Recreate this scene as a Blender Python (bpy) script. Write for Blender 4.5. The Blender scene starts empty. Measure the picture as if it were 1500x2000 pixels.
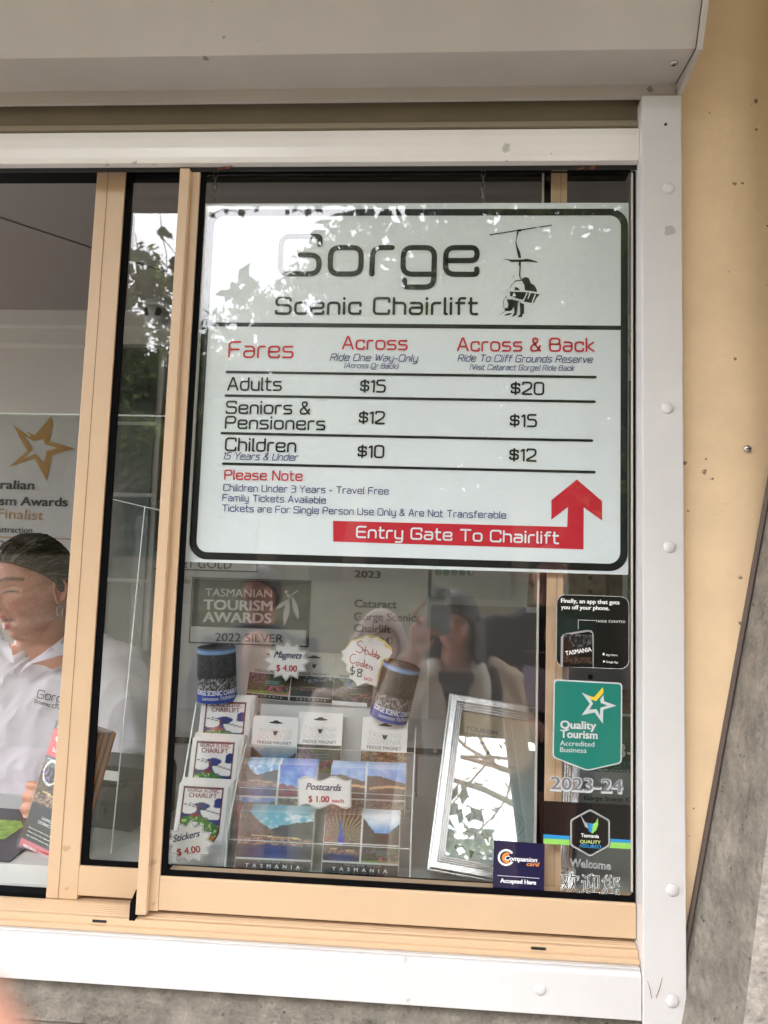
import bpy, bmesh, math, random
import numpy as np
from mathutils import Vector, Matrix, Euler
random.seed(7); RNG = np.random.default_rng(7)
S = bpy.context.scene; C = S.collection

# ------------------------------------------------------------------ camera
CAM = Vector((0.0, -1.2, 1.45))
F, CX, CY = 1540.0, 750.0, 1000.0
ROT = Matrix(((0.99734417, -0.02483243, 0.06846868),
              (0.06564428, -0.10075144, -0.99274366),
              (0.03155056, 0.99460168, -0.09885376)))
cd = bpy.data.cameras.new('camera'); cam = bpy.data.objects.new('camera', cd); C.objects.link(cam)
cam.matrix_world = Matrix.Translation(CAM) @ ROT.to_4x4()
cd.sensor_fit = 'VERTICAL'; cd.sensor_height = 36.0; cd.lens = 36.0 * F / 2000.0
cd.clip_start = 0.01; cd.clip_end = 600
cd.dof.use_dof = True; cd.dof.focus_distance = 1.25; cd.dof.aperture_fstop = 9.0
S.camera = cam

# ------------------------------------------------------------------ sky, sun, exposure
SUN_EL, SUN_AZ = 42.0, 205.0          # azimuth: clockwise from +Y (behind the photographer, a little left)
w = bpy.data.worlds.new('World'); S.world = w; w.use_nodes = True
nt = w.node_tree; N = nt.nodes; L = nt.links
bg = N['Background']; bg.inputs[1].default_value = 0.1
sky = N.new('ShaderNodeTexSky'); sky.sky_type = 'NISHITA'; sky.sun_disc = False
sky.sun_elevation = math.radians(SUN_EL); sky.sun_rotation = math.radians(SUN_AZ)
tc = N.new('ShaderNodeTexCoord')
cl = N.new('ShaderNodeTexNoise'); cl.inputs['Scale'].default_value = 2.6; cl.inputs['Detail'].default_value = 6; cl.inputs['Roughness'].default_value = .55
L.new(tc.outputs['Generated'], cl.inputs['Vector'])
cr = N.new('ShaderNodeValToRGB'); cr.color_ramp.elements[0].position = .33; cr.color_ramp.elements[1].position = .47
L.new(cl.outputs['Fac'], cr.inputs['Fac'])
mx = N.new('ShaderNodeMix'); mx.data_type = 'RGBA'
L.new(cr.outputs['Color'], mx.inputs[0]); L.new(sky.outputs['Color'], mx.inputs[6]); mx.inputs[7].default_value = (42, 41.8, 43.6, 1)
L.new(mx.outputs[2], bg.inputs[0])
sl = bpy.data.lights.new('sun', 'SUN'); sl.energy = .5; sl.angle = math.radians(35); sl.color = (1, .95, .88)
so = bpy.data.objects.new('sun', sl); C.objects.link(so)
a, e = math.radians(SUN_AZ), math.radians(SUN_EL)
sd = Vector((math.sin(a) * math.cos(e), math.cos(a) * math.cos(e), math.sin(e)))
so.rotation_euler = sd.to_track_quat('Z', 'Y').to_euler(); so.location = sd * 20
V = S.view_settings; V.view_transform = 'Standard'; V.look = 'None'; V.gamma = 1; V.use_curve_mapping = False
V.exposure = 1.34
S.render.engine = 'CYCLES'
S.cycles.max_bounces = 10; S.cycles.diffuse_bounces = 5; S.cycles.glossy_bounces = 5
S.cycles.transparent_max_bounces = 24; S.cycles.transmission_bounces = 8
S.cycles.caustics_reflective = False; S.cycles.caustics_refractive = False
S.cycles.sample_clamp_indirect = 6.0
S.cycles.use_denoising = True

# ------------------------------------------------------------------ helpers
def at(px, py, Y=0.0):
    """Survey helper: the point of the plane y = Y that the photograph shows at pixel (px, py)."""
    d = ROT @ Vector((px - CX, -(py - CY), -F))
    return CAM + d * ((Y - CAM.y) / d.y)
def refl(px, py, dist):
    """A thing seen mirrored in the glass: its real place, dist metres in front of the pane."""
    p = at(px, py, dist); return Vector((p.x, -p.y, p.z))

def srgb(r, g, b):
    return tuple(((c / 255) / 12.92 if c <= 10.3 else (((c / 255) + .055) / 1.055) ** 2.4) for c in (r, g, b)) + (1,)

MATS = {}
def mat(name, col, rough=.5, metal=0., var=0., vscale=8., bump=0., bscale=60., specks=0., spscale=40., spec=.5,
        attr=None, coat=0., speckcol=(.05, .04, .03, 1), stretch=None, sss=0., spoff=-.70, vrough=.6):
    if name in MATS: return MATS[name]
    m = bpy.data.materials.new(name); m.use_nodes = True; t = m.node_tree; n = t.nodes; l = t.links
    b = n['Principled BSDF']; b.inputs['Roughness'].default_value = rough; b.inputs['Metallic'].default_value = metal
    b.inputs['Specular IOR Level'].default_value = spec; b.inputs['Coat Weight'].default_value = coat
    if sss: b.inputs['Subsurface Weight'].default_value = sss; b.inputs['Subsurface Scale'].default_value = .01; b.inputs['Subsurface Radius'].default_value = (1, .35, .2)
    tcn = n.new('ShaderNodeTexCoord'); vec = tcn.outputs['Object']
    if stretch:
        mp = n.new('ShaderNodeMapping'); mp.inputs['Scale'].default_value = stretch; l.new(vec, mp.inputs['Vector']); vec = mp.outputs['Vector']
    if attr:
        an = n.new('ShaderNodeVertexColor'); an.layer_name = attr; out = an.outputs['Color']
    else:
        rg = n.new('ShaderNodeRGB'); rg.outputs[0].default_value = col; out = rg.outputs[0]
    if var:
        nz = n.new('ShaderNodeTexNoise'); nz.inputs['Scale'].default_value = vscale; nz.inputs['Detail'].default_value = 9; nz.inputs['Roughness'].default_value = vrough
        l.new(vec, nz.inputs['Vector'])
        mr = n.new('ShaderNodeMapRange'); mr.inputs['From Min'].default_value = .3; mr.inputs['From Max'].default_value = .7
        mr.inputs['To Min'].default_value = 1 - var; mr.inputs['To Max'].default_value = 1 + var
        l.new(nz.outputs['Fac'], mr.inputs['Value'])
        vm = n.new('ShaderNodeVectorMath'); vm.operation = 'SCALE'; l.new(out, vm.inputs[0]); l.new(mr.outputs['Result'], vm.inputs['Scale'])
        out = vm.outputs['Vector']
        r2 = n.new('ShaderNodeMapRange'); r2.inputs['To Min'].default_value = max(0, rough - .08); r2.inputs['To Max'].default_value = min(1, rough + .1)
        l.new(nz.outputs['Fac'], r2.inputs['Value']); l.new(r2.outputs['Result'], b.inputs['Roughness'])
    if specks:
        vo = n.new('ShaderNodeTexVoronoi'); vo.inputs['Scale'].default_value = spscale; l.new(tcn.outputs['Object'], vo.inputs['Vector'])
        n2 = n.new('ShaderNodeTexNoise'); n2.inputs['Scale'].default_value = spscale * .35; n2.inputs['Detail'].default_value = 3; l.new(tcn.outputs['Object'], n2.inputs['Vector'])
        ad = n.new('ShaderNodeMath'); ad.operation = 'MULTIPLY_ADD'; ad.inputs[1].default_value = 1.3; ad.inputs[2].default_value = spoff + .23
        l.new(n2.outputs['Fac'], ad.inputs[0])
        lt = n.new('ShaderNodeMath'); lt.operation = 'SUBTRACT'; l.new(ad.outputs[0], lt.inputs[0])
        n3 = n.new('ShaderNodeTexNoise'); n3.inputs['Scale'].default_value = spscale * 4; n3.inputs['Detail'].default_value = 3; l.new(tcn.outputs['Object'], n3.inputs['Vector'])
        pm = n.new('ShaderNodeMath'); pm.operation = 'MULTIPLY_ADD'; pm.inputs[1].default_value = .5; l.new(n3.outputs['Fac'], pm.inputs[0]); l.new(vo.outputs['Distance'], pm.inputs[2]); l.new(pm.outputs[0], lt.inputs[1])
        m3 = n.new('ShaderNodeMapRange'); m3.inputs['From Min'].default_value = .0; m3.inputs['From Max'].default_value = .05; m3.inputs['To Max'].default_value = specks
        l.new(lt.outputs[0], m3.inputs['Value'])
        mi = n.new('ShaderNodeMix'); mi.data_type = 'RGBA'; l.new(m3.outputs['Result'], mi.inputs[0]); l.new(out, mi.inputs[6]); mi.inputs[7].default_value = speckcol
        out = mi.outputs[2]
    l.new(out, b.inputs['Base Color'])
    if bump:
        nb = n.new('ShaderNodeTexNoise'); nb.inputs['Scale'].default_value = bscale; nb.inputs['Detail'].default_value = 5; l.new(vec, nb.inputs['Vector'])
        bp = n.new('ShaderNodeBump'); bp.inputs['Strength'].default_value = bump; bp.inputs['Distance'].default_value = .004
        l.new(nb.outputs['Fac'], bp.inputs['Height']); l.new(bp.outputs['Normal'], b.inputs['Normal'])
    MATS[name] = m; return m

def glass(name, r0=.08, tint=(1, 1, 1, 1), rough=0., wave=0.):
    m = bpy.data.materials.new(name); m.use_nodes = True; t = m.node_tree; n = t.nodes; l = t.links
    n.remove(n['Principled BSDF']); o = n['Material Output']
    tr = n.new('ShaderNodeBsdfTransparent'); tr.inputs[0].default_value = tint
    gl = n.new('ShaderNodeBsdfGlossy'); gl.inputs['Roughness'].default_value = rough; gl.inputs[0].default_value = (1, 1, 1, 1)
    lw = n.new('ShaderNodeLayerWeight'); lw.inputs['Blend'].default_value = .5
    pw = n.new('ShaderNodeMath'); pw.operation = 'POWER'; pw.inputs[1].default_value = 5; l.new(lw.outputs['Facing'], pw.inputs[0])
    ma = n.new('ShaderNodeMath'); ma.operation = 'MULTIPLY_ADD'; ma.inputs[1].default_value = 1 - r0; ma.inputs[2].default_value = r0
    l.new(pw.outputs[0], ma.inputs[0])
    mi = n.new('ShaderNodeMixShader'); l.new(ma.outputs[0], mi.inputs[0]); l.new(tr.outputs[0], mi.inputs[1]); l.new(gl.outputs[0], mi.inputs[2])
    if wave:
        tcn = n.new('ShaderNodeTexCoord'); nb = n.new('ShaderNodeTexNoise'); nb.inputs['Scale'].default_value = 5; l.new(tcn.outputs['Object'], nb.inputs['Vector'])
        bp = n.new('ShaderNodeBump'); bp.inputs['Strength'].default_value = wave; bp.inputs['Distance'].default_value = .01
        l.new(nb.outputs['Fac'], bp.inputs['Height']); l.new(bp.outputs['Normal'], gl.inputs['Normal'])
    l.new(mi.outputs[0], o.inputs['Surface']); MATS[name] = m; return m

WL = {}
def wl(p): return WL.get(p.name, Vector((0, 0, 0))) if p else Vector((0, 0, 0))
def thing(name, label, cat, loc=(0, 0, 0), rot=(0, 0, 0), group=None):
    o = bpy.data.objects.new(name, None); C.objects.link(o); o.empty_display_size = .05
    o.location = loc; o.rotation_euler = rot; o['label'] = label; o['category'] = cat
    if group: o['group'] = group
    WL[o.name] = Vector(loc); return o
def tag(o, label, cat, group=None):
    o['label'] = label; o['category'] = cat
    if group: o['group'] = group
    return o
def struct(o): o['kind'] = 'structure'; return o

class MB:
    def __init__(s): s.v = []; s.f = []; s.sm = False
    def add(s, vs, fs):
        b = len(s.v); s.v += [tuple(p) for p in vs]; s.f += [tuple(i + b for i in f) for f in fs]; return s
    def box(s, x0, x1, y0, y1, z0, z1):
        return s.add([(x0, y0, z0), (x1, y0, z0), (x1, y1, z0), (x0, y1, z0), (x0, y0, z1), (x1, y0, z1), (x1, y1, z1), (x0, y1, z1)],
                     [(0, 3, 2, 1), (4, 5, 6, 7), (0, 1, 5, 4), (1, 2, 6, 5), (2, 3, 7, 6), (3, 0, 4, 7)])
    def prism(s, pts, y0, y1):
        """outline in x,z extruded from y0 (front) to y1"""
        n = len(pts)
        ar = sum(pts[i][0] * pts[(i + 1) % n][1] - pts[(i + 1) % n][0] * pts[i][1] for i in range(n))
        if ar < 0: pts = pts[::-1]
        vs = [(x, y0, z) for x, z in pts] + [(x, y1, z) for x, z in pts]
        fs = [tuple(range(n)), tuple(range(2 * n - 1, n - 1, -1))] + [(i, n + i, n + (i + 1) % n, (i + 1) % n) for i in range(n)]
        return s.add(vs, fs)
    def extrude_x(s, prof, x0, x1, closed=True):
        """profile in y,z extruded along x"""
        n = len(prof)
        vs = [(x0, y, z) for y, z in prof] + [(x1, y, z) for y, z in prof]
        fs = [(i, (i + 1) % n, n + (i + 1) % n, n + i) for i in range(n if closed else n - 1)]
        if closed: fs += [tuple(range(n - 1, -1, -1)), tuple(range(n, 2 * n))]
        return s.add(vs, fs)
    def poly(s, pts, y):
        n = len(pts)
        ar = sum(pts[i][0] * pts[(i + 1) % n][1] - pts[(i + 1) % n][0] * pts[i][1] for i in range(n))
        if ar < 0: pts = pts[::-1]
        return s.add([(x, y, z) for x, z in pts], [tuple(range(n))])
    def lathe(s, prof, n=24, org=(0, 0, 0), axis='z'):
        vs = []; fs = []
        for r, h in prof:
            for k in range(n):
                a = 2 * math.pi * k / n; x, y = r * math.cos(a), r * math.sin(a)
                p = (x, y, h) if axis == 'z' else (x, -h, y)
                vs.append((p[0] + org[0], p[1] + org[1], p[2] + org[2]))
        m = len(prof)
        for j in range(m - 1):
            for k in range(n):
                a, b = j * n + k, j * n + (k + 1) % n
                fs.append((a, b, b + n, a + n))
        fs.append(tuple(range(n - 1, -1, -1))); fs.append(tuple(range((m - 1) * n, m * n)))
        return s.add(vs, fs)
    def tube(s, pts, rad, n=8, closed=False):
        pts = [Vector(p) for p in pts]; m = len(pts)
        if not hasattr(rad, '__len__'): rad = [rad] * m
        vs = []; fs = []; up = None
        for i, p in enumerate(pts):
            if closed: t = (pts[(i + 1) % m] - pts[i - 1]).normalized()
            else: t = (pts[min(i + 1, m - 1)] - pts[max(i - 1, 0)]).normalized()
            if up is None:
                up = t.orthogonal().normalized()
            else: up = (up - t * up.dot(t)).normalized()
            sd_ = t.cross(up)
            for k in range(n):
                a = 2 * math.pi * k / n; vs.append(p + (up * math.cos(a) + sd_ * math.sin(a)) * rad[i])
        for j in range(m if closed else m - 1):
            for k in range(n):
                a, b = j * n + k, j * n + (k + 1) % n; c, d = ((j + 1) % m) * n + (k + 1) % n, ((j + 1) % m) * n + k
                fs.append((a, b, c, d))
        if not closed: fs.append(tuple(range(n - 1, -1, -1))); fs.append(tuple(range((m - 1) * n, m * n)))
        return s.add(vs, fs)
    def ribbon(s, pts, wd, y, closed=False, cap=True):
        """flat stroke of even width in the x,z plane"""
        P = [Vector((p[0], p[1])) for p in pts]; n = len(P)
        if n < 2: return s
        h = wd / 2; Lf, Rt = [], []
        for i in range(n):
            a = P[i - 1] if (i > 0 or closed) else None; b = P[(i + 1) % n] if (i < n - 1 or closed) else None
            d1 = (P[i] - a).normalized() if a is not None else None; d2 = (b - P[i]).normalized() if b is not None else None
            if d1 is None: d1 = d2
            if d2 is None: d2 = d1
            t = (d1 + d2); t = t.normalized() if t.length > 1e-6 else d1
            nn = Vector((-t.y, t.x)); c = max(.5, abs(nn.dot(Vector((-d1.y, d1.x)))))
            Lf.append(P[i] + nn * h / c); Rt.append(P[i] - nn * h / c)
        vs = [(p.x, y, p.y) for p in Lf] + [(p.x, y, p.y) for p in Rt]
        fs = [(i, n + i, n + (i + 1) % n, (i + 1) % n) for i in range(n if closed else n - 1)]
        s.add(vs, fs)
        if cap and not closed:
            for p, d in ((P[0], P[0] - P[1]), (P[-1], P[-1] - P[-2])):
                a0 = math.atan2(d.y, d.x); arc = [(p.x + h * math.cos(a0 + k), p.y + h * math.sin(a0 + k)) for k in (-1.57, -.9, -.3, .3, .9, 1.57)]
                s.poly(arc, y)
        return s
    def ring(s, outer, inner, y0, y1=None):
        n = len(outer)
        vs = [(x, y0, z) for x, z in outer] + [(x, y0, z) for x, z in inner]
        fs = [(i, (i + 1) % n, n + (i + 1) % n, n + i) for i in range(n)]
        if y1 is not None:
            vs += [(x, y1, z) for x, z in outer] + [(x, y1, z) for x, z in inner]
            for i in range(n):
                j = (i + 1) % n
                fs += [(2 * n + j, 2 * n + i, 3 * n + i, 3 * n + j), (i, 2 * n + i, 2 * n + j, j), (n + j, 3 * n + j, 3 * n + i, n + i)]
        return s.add(vs, fs)

def rrect(x0, x1, z0, z1, r, k=6):
    o = []
    for cx_, cz_, a0 in ((x1 - r, z1 - r, 0), (x0 + r, z1 - r, 90), (x0 + r, z0 + r, 180), (x1 - r, z0 + r, 270)):
        for i in range(k + 1):
            a_ = math.radians(a0 + 90 * i / k); o.append((cx_ + r * math.cos(a_), cz_ + r * math.sin(a_)))
    return o

def obj(name, mb, m, parent=None, label=None, smooth=False, bevel=0., local=False):
    """links the collected shapes as ONE mesh object (mb in world metres unless local)"""
    me = bpy.data.meshes.new(name)
    off = Vector((0, 0, 0)) if local else wl(parent)
    if parent is None and not local and mb.v:
        A = np.array(mb.v); off = Vector(((A[:, 0].min() + A[:, 0].max()) / 2, (A[:, 1].min() + A[:, 1].max()) / 2, A[:, 2].min()))
    me.from_pydata([(x - off.x, y - off.y, z - off.z) for x, y, z in mb.v], [], mb.f); me.update()
    o = bpy.data.objects.new(name, me); C.objects.link(o); me.materials.append(m)
    if parent: o.parent = parent; WL[o.name] = wl(parent)
    elif not local: o.location = off; WL[o.name] = off
    if label: o['label'] = label
    if smooth:
        me.polygons.foreach_set('use_smooth', [True] * len(me.polygons)); me.update()
    if bevel:
        b = o.modifiers.new('bevel', 'BEVEL'); b.width = bevel; b.segments = 2; b.limit_method = 'ANGLE'; b.angle_limit = math.radians(40)
    return o

# ---- built-in font text as flat mesh on the x,z plane
def text_mesh(s, offset=0., shear=0., outline=0., space=1.):
    c = bpy.data.curves.new('lettering', 'FONT'); c.body = s; c.offset = offset; c.shear = shear; c.resolution_u = 3; c.space_character = space
    if outline: c.fill_mode = 'NONE'; c.bevel_depth = outline; c.bevel_resolution = 0
    o = bpy.data.objects.new('lettering', c); C.objects.link(o)
    dg = bpy.context.evaluated_depsgraph_get(); me = bpy.data.meshes.new_from_object(o.evaluated_get(dg))
    v = np.empty(len(me.vertices) * 3, np.float32); me.vertices.foreach_get('co', v); v = v.reshape(-1, 3)
    f = [tuple(p.vertices) for p in me.polygons]
    bpy.data.objects.remove(o); bpy.data.curves.remove(c); bpy.data.meshes.remove(me)
    return v, f
CAPH = .69
def text2(mb, s, a, b, cap, y, offset=0., **k):
    """built-in font fitted between plane points a, b (x,z of the baseline ends) with a given cap height; offset emboldens"""
    v, f = text_mesh(s, **k)
    if not len(v): return mb
    v = v.copy(); x0, x1 = v[:, 0].min() - offset, v[:, 0].max() + offset
    a, b = Vector(a), Vector(b); d = b - a; L_ = d.length; d.normalize(); nrm = Vector((-d.y, d.x))
    sx = L_ / (x1 - x0); sy = cap / CAPH
    sh = [(0, 0)] if offset <= 0 else ([(-1, 0), (1, 0)] if offset < .016 else [(-1, -.5), (1, .5), (-1, .5), (1, -.5), (0, 0)])
    for i, (ox, oz) in enumerate(sh):
        mb.add([(a.x + d.x * (p[0] + ox * offset - x0) * sx + nrm.x * (p[1] + oz * offset) * sy, y - p[2] * sx - .000012 * i, a.y + d.y * (p[0] + ox * offset - x0) * sx + nrm.y * (p[1] + oz * offset) * sy) for p in v], f)
    return mb
def tpx(mb, s, x0, y0, x1, y1, cap, Y, **k):
    """same, the ends given where the photograph shows them on the plane y = Y"""
    p, q, r = at(x0, y0, Y), at(x1, y1, Y), at(x0, y0 - cap, Y)
    return text2(mb, s, (p.x, p.z), (q.x, q.z), abs(r.z - p.z), Y, **k)

# ---- square-cornered stroke alphabet of the fare sign
R_ = [(0, 0), (0, 1), (.76, 1), (.76, .46), (0, .46)]
GL = {
 'A': (.8, [[(0, 0), (.36, 1), (.44, 1), (.8, 0)], [(.14, .33), (.66, .33)]]),
 'B': (.8, [[(.05, .54), (.74, .54), (.74, 1), (0, 1), (0, 0), (.8, 0), (.8, .54), (.6, .54)]]),
 'C': (.8, [[(.8, .78), (.8, 1), (0, 1), (0, 0), (.8, 0), (.8, .22)]]),
 'E': (.72, [[(.72, 1), (0, 1), (0, 0), (.72, 0)], [(0, .52), (.66, .52)]]),
 'F': (.7, [[(.7, 1), (0, 1), (0, 0)], [(0, .5), (.62, .5)]]),
 'G': (.84, [[(.84, .78), (.84, 1), (0, 1), (0, 0), (.84, 0), (.84, .5), (.42, .5)]]),
 'N': (.76, [[(0, 0), (0, 1), (.04, 1), (.72, 0), (.76, 0), (.76, 1)]]),
 'O': (.82, [[(0, 0), (0, 1), (.82, 1), (.82, 0), (0, 0)]]),
 'P': (.76, [R_]), 'R': (.78, [R_, [(.4, .46), (.78, 0)]]),
 'S': (.78, [[(.76, .84), (.76, 1), (0, 1), (0, .53), (.78, .53), (.78, 0), (0, 0), (0, .16)]]),
 'T': (.8, [[(0, 1), (.8, 1)], [(.4, 1), (.4, 0)]]),
 'U': (.78, [[(0, 1), (0, 0), (.78, 0), (.78, 1)]]),
 'V': (.8, [[(0, 1), (.4, 0), (.8, 1)]]),
 'W': (1.1, [[(0, 1), (.28, 0), (.55, .9), (.82, 0), (1.1, 1)]]),
 'Y': (.76, [[(0, 1), (.38, .48), (.76, 1)], [(.38, .48), (.38, 0)]]),
 'a': (.64, [[(.06, .7), (.64, .7), (.64, 0), (0, 0), (0, .4), (.6, .4)]]),
 'b': (.64, [[(0, 1), (0, 0), (.64, 0), (.64, .7), (.04, .7)]]),
 'c': (.6, [[(.6, .52), (.6, .7), (0, .7), (0, 0), (.6, 0), (.6, .18)]]),
 'd': (.64, [[(.64, 1), (.64, 0), (0, 0), (0, .7), (.6, .7)]]),
 'e': (.66, [[(.66, .14), (.66, 0), (0, 0), (0, .7), (.66, .7), (.66, .36), (.04, .36)]]),
 'f': (.42, [[(.46, 1), (.14, 1), (.14, 0)], [(0, .7), (.42, .7)]]),
 'g': (.66, [[(.62, 0), (0, 0), (0, .7), (.66, .7), (.66, -.34), (.04, -.34), (.04, -.16)]]),
 'h': (.6, [[(0, 1), (0, 0)], [(.04, .7), (.6, .7), (.6, 0)]]),
 'i': (.02, [[(0, .7), (0, 0)], [(0, .95), (0, 1)]]),
 'k': (.56, [[(0, 1), (0, 0)], [(.52, .7), (.06, .34), (.56, 0)]]),
 'l': (.06, [[(0, 1), (0, 0), (.1, 0)]]),
 'm': (1.0, [[(0, 0), (0, .7), (1, .7), (1, 0)], [(.5, .68), (.5, 0)]]),
 'n': (.6, [[(0, 0), (0, .7), (.6, .7), (.6, 0)]]),
 'o': (.66, [[(0, 0), (0, .7), (.66, .7), (.66, 0), (0, 0)]]),
 'p': (.64, [[(0, -.32), (0, .7), (.64, .7), (.64, 0), (.04, 0)]]),
 'r': (.42, [[(0, 0), (0, .7), (.42, .7)]]),
 's': (.6, [[(.58, .7), (0, .7), (0, .37), (.6, .37), (.6, 0), (0, 0)]]),
 't': (.4, [[(.1, 1), (.1, 0), (.42, 0)], [(0, .7), (.4, .7)]]),
 'u': (.6, [[(0, .7), (0, 0), (.6, 0)], [(.6, .7), (.6, 0)]]),
 'v': (.58, [[(0, .7), (.29, 0), (.58, .7)]]),
 'w': (.9, [[(0, .7), (.22, 0), (.45, .65), (.68, 0), (.9, .7)]]),
 'y': (.6, [[(0, .7), (0, 0), (.56, 0)], [(.6, .7), (.6, -.34), (.06, -.34)]]),
 '0': (.7, [[(0, 0), (0, 1), (.7, 1), (.7, 0), (0, 0)]]),
 '1': (.2, [[(0, .84), (.2, 1), (.2, 0)]]),
 '2': (.68, [[(0, .84), (0, 1), (.68, 1), (.68, .54), (0, .1), (0, 0), (.7, 0)]]),
 '3': (.66, [[(0, 1), (.66, 1), (.66, 0), (0, 0)], [(.1, .53), (.62, .53)]]),
 '5': (.66, [[(.62, 1), (0, 1), (0, .58), (.66, .58), (.66, 0), (0, 0)]]),
 '$': (.64, [[(.62, .72), (.62, .86), (0, .86), (0, .5), (.64, .5), (.64, .12), (0, .12), (0, .26)], [(.32, 1.0), (.32, -.04)]]),
 '&': (.72, [[(.72, 0), (.14, .72), (.14, 1), (.5, 1), (.5, .72), (0, .36), (0, 0), (.5, 0), (.7, .4)]]),
 '-': (.4, [[(0, .36), (.4, .36)]]), '(': (.16, [[(.16, 1.06), (0, .86), (0, .1), (.16, -.1)]]), ')': (.16, [[(0, 1.06), (.16, .86), (.16, .1), (0, -.1)]]),
}
def round_corners(pts, r, k=5):
    closed = pts[0] == pts[-1] and len(pts) > 3
    P = [Vector(p) for p in (pts[:-1] if closed else pts)]; n = len(P); out = []
    for i in range(n):
        if not closed and i in (0, n - 1): out.append(P[i]); continue
        a, b, c = P[i - 1], P[i], P[(i + 1) % n]
        la, lc = (a - b).length, (c - b).length
        rr = min(r, la * .48, lc * .48)
        if (a - b).normalized().dot((c - b).normalized()) < -.98 or rr < 1e-6: out.append(b); continue
        s_, e_ = b + (a - b).normalized() * rr, b + (c - b).normalized() * rr
        for j in range(k + 1):
            t = j / k; out.append(s_ * (1 - t) ** 2 + b * 2 * t * (1 - t) * (1 - (1 - .0)) * 0 + b * 2 * t * (1 - t) + e_ * t * t)
    return out, closed
def stroke_text(mb, s, x0, y0, x1, y1, cap, wd, Y, italic=0., gap=.26):
    """sign lettering; baseline ends and cap height as measured in the photograph, stroke wd in metres"""
    p, q, r = at(x0, y0, Y), at(x1, y1, Y), at(x0, y0 - cap, Y)
    a = Vector((p.x, p.z)); d = Vector((q.x, q.z)) - a; L_ = d.length; d.normalize(); nr = Vector((-d.y, d.x)); h = abs(r.z - p.z)
    pen = 0; items = []
    for ch in s:
        if ch == ' ': pen += .48; continue
        wg, st = GL[ch]
        items.append((pen, st)); pen += wg + gap
    tot = pen - gap + italic * .5; sx = (L_ - wd) / tot; hh = h - wd; j = 0
    for pn, st in items:
        for pl in st:
            pts = [(wd / 2 + (pn + x + italic * z) * sx, wd / 2 + z * hh) for x, z in pl]
            if pl[0] == pl[-1] and len(pl) > 3: pts[-1] = pts[0]
            rp, cl_ = round_corners(pts, .24 * min(sx, hh) if len(pl) != 3 or pl[1][0] not in (.38, .4, .29) else .03 * sx)
            w3 = [a + d * u.x + nr * u.y for u in rp]
            j += 1; mb.ribbon([(u.x, u.y) for u in w3], wd, Y - .00002 * (j % 3), closed=cl_)
    return mb
# ------------------------------------------------------------------ materials of the place
M_WHITE = mat('white_powdercoat', srgb(210, 208, 207), .38, var=.045, vscale=10, vrough=.7, specks=.35, spscale=22, bump=.05, bscale=220)
M_HEAD = mat('gloss_white_paint', srgb(240, 237, 232), .14, var=.03, bump=.10, bscale=170, specks=.4, spscale=25)
M_BOX = mat('shutter_box_paint', srgb(184, 178, 170), .42, var=.06, vscale=9, specks=.75, spscale=30, bump=.05, bscale=180, speckcol=(.13, .11, .09, 1))
M_FRAME = mat('peach_aluminium', srgb(205, 176, 143), .36, var=.025, vscale=12, specks=.3, spscale=20, bump=.03, bscale=240)
M_WALL = mat('peach_wall_paint', srgb(231, 203, 164), .62, var=.08, vscale=9, vrough=.7, specks=.85, spscale=46, spoff=-.66, bump=.10, bscale=90, speckcol=(.12, .07, .04, 1))
M_SEAL = mat('black_rubber_seal', (.004, .004, .0045, 1), .7, spec=.04)
M_DARK = mat('dark_void', (.012, .011, .010, 1), .8)
M_CONC = mat('board_marked_concrete', srgb(124, 118, 108), .9, var=.5, vscale=20, vrough=.78, bump=2.2, bscale=75, specks=.85, spscale=70, spoff=-.60, speckcol=(.06, .05, .045, 1))
M_CONC_LIT = mat('rough_concrete_edge', srgb(156, 149, 140), .92, var=.5, vscale=30, vrough=.8, bump=2.5, bscale=70, specks=.7, spscale=45, speckcol=(.07, .06, .05, 1))  # paler copy of the concrete: light on the front corner put into the colour
M_STEEL = mat('steel', (.55, .54, .53, 1), .32, 1.)
M_INW = mat('interior_wall_paint', srgb(190, 188, 182), .6, var=.03, vscale=4)
M_CEIL = mat('interior_ceiling', srgb(150, 142, 140), .7, var=.03, vscale=3)
M_CAB = mat('white_cabinet', srgb(184, 185, 184), .4, var=.03)
M_FLOOR = mat('interior_floor', srgb(120, 112, 104), .5, var=.1)
M_SOFF = mat('soffit_paint', srgb(170, 158, 142), .6, var=.08, vscale=2, specks=.4, spscale=10)
M_GLASS = glass('window_glass', .037, (.975, .98, .98, 1), wave=.012)
M_GLASS2 = glass('window_glass_rear', .054, (.975, .98, .98, 1), wave=.012)
M_ACR = glass('acrylic_sheet', .035, (.97, .98, .98, 1))
M_ACREDGE = mat('acrylic_cut_edge', srgb(226, 234, 232), .15, coat=.5)

def bx(name, x0, x1, y0, y1, z0, z1, m, parent=None, bevel=0., **k):
    return obj(name, MB().box(x0, x1, y0, y1, z0, z1), m, parent, bevel=bevel, **k)

# ------------------------------------------------------------------ ground and building shell (setting)
g = MB(); nx, ny = 60, 60
xs = np.concatenate([np.linspace(-80, -8, 16), np.linspace(-7, 7, 29), np.linspace(8, 80, 16)]); ys = np.concatenate([np.linspace(12, -8, 30), np.linspace(-8.8, -30, 26), np.linspace(-34, -120, 10)])
def gz(x, y):
    d = max(0, -y - 3.2); z = -.14 + 2.1 * (1 - math.exp(-d / 4.5)) + .035 * max(0, -y - 14) + .13 * max(0, -y - 34)
    return z + .06 * math.sin(x * 1.3 + y) * min(1, d)
vs = [(x, y, gz(x, y)) for y in ys for x in xs]; nxs = len(xs)
g.add(vs, [(j * nxs + i, (j + 1) * nxs + i, (j + 1) * nxs + i + 1, j * nxs + i + 1) for j in range(len(ys) - 1) for i in range(nxs - 1)])
M_GRASS = mat('dry_grass', srgb(72, 68, 48), .9, var=.45, vscale=3.5, bump=1., bscale=20)
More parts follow.
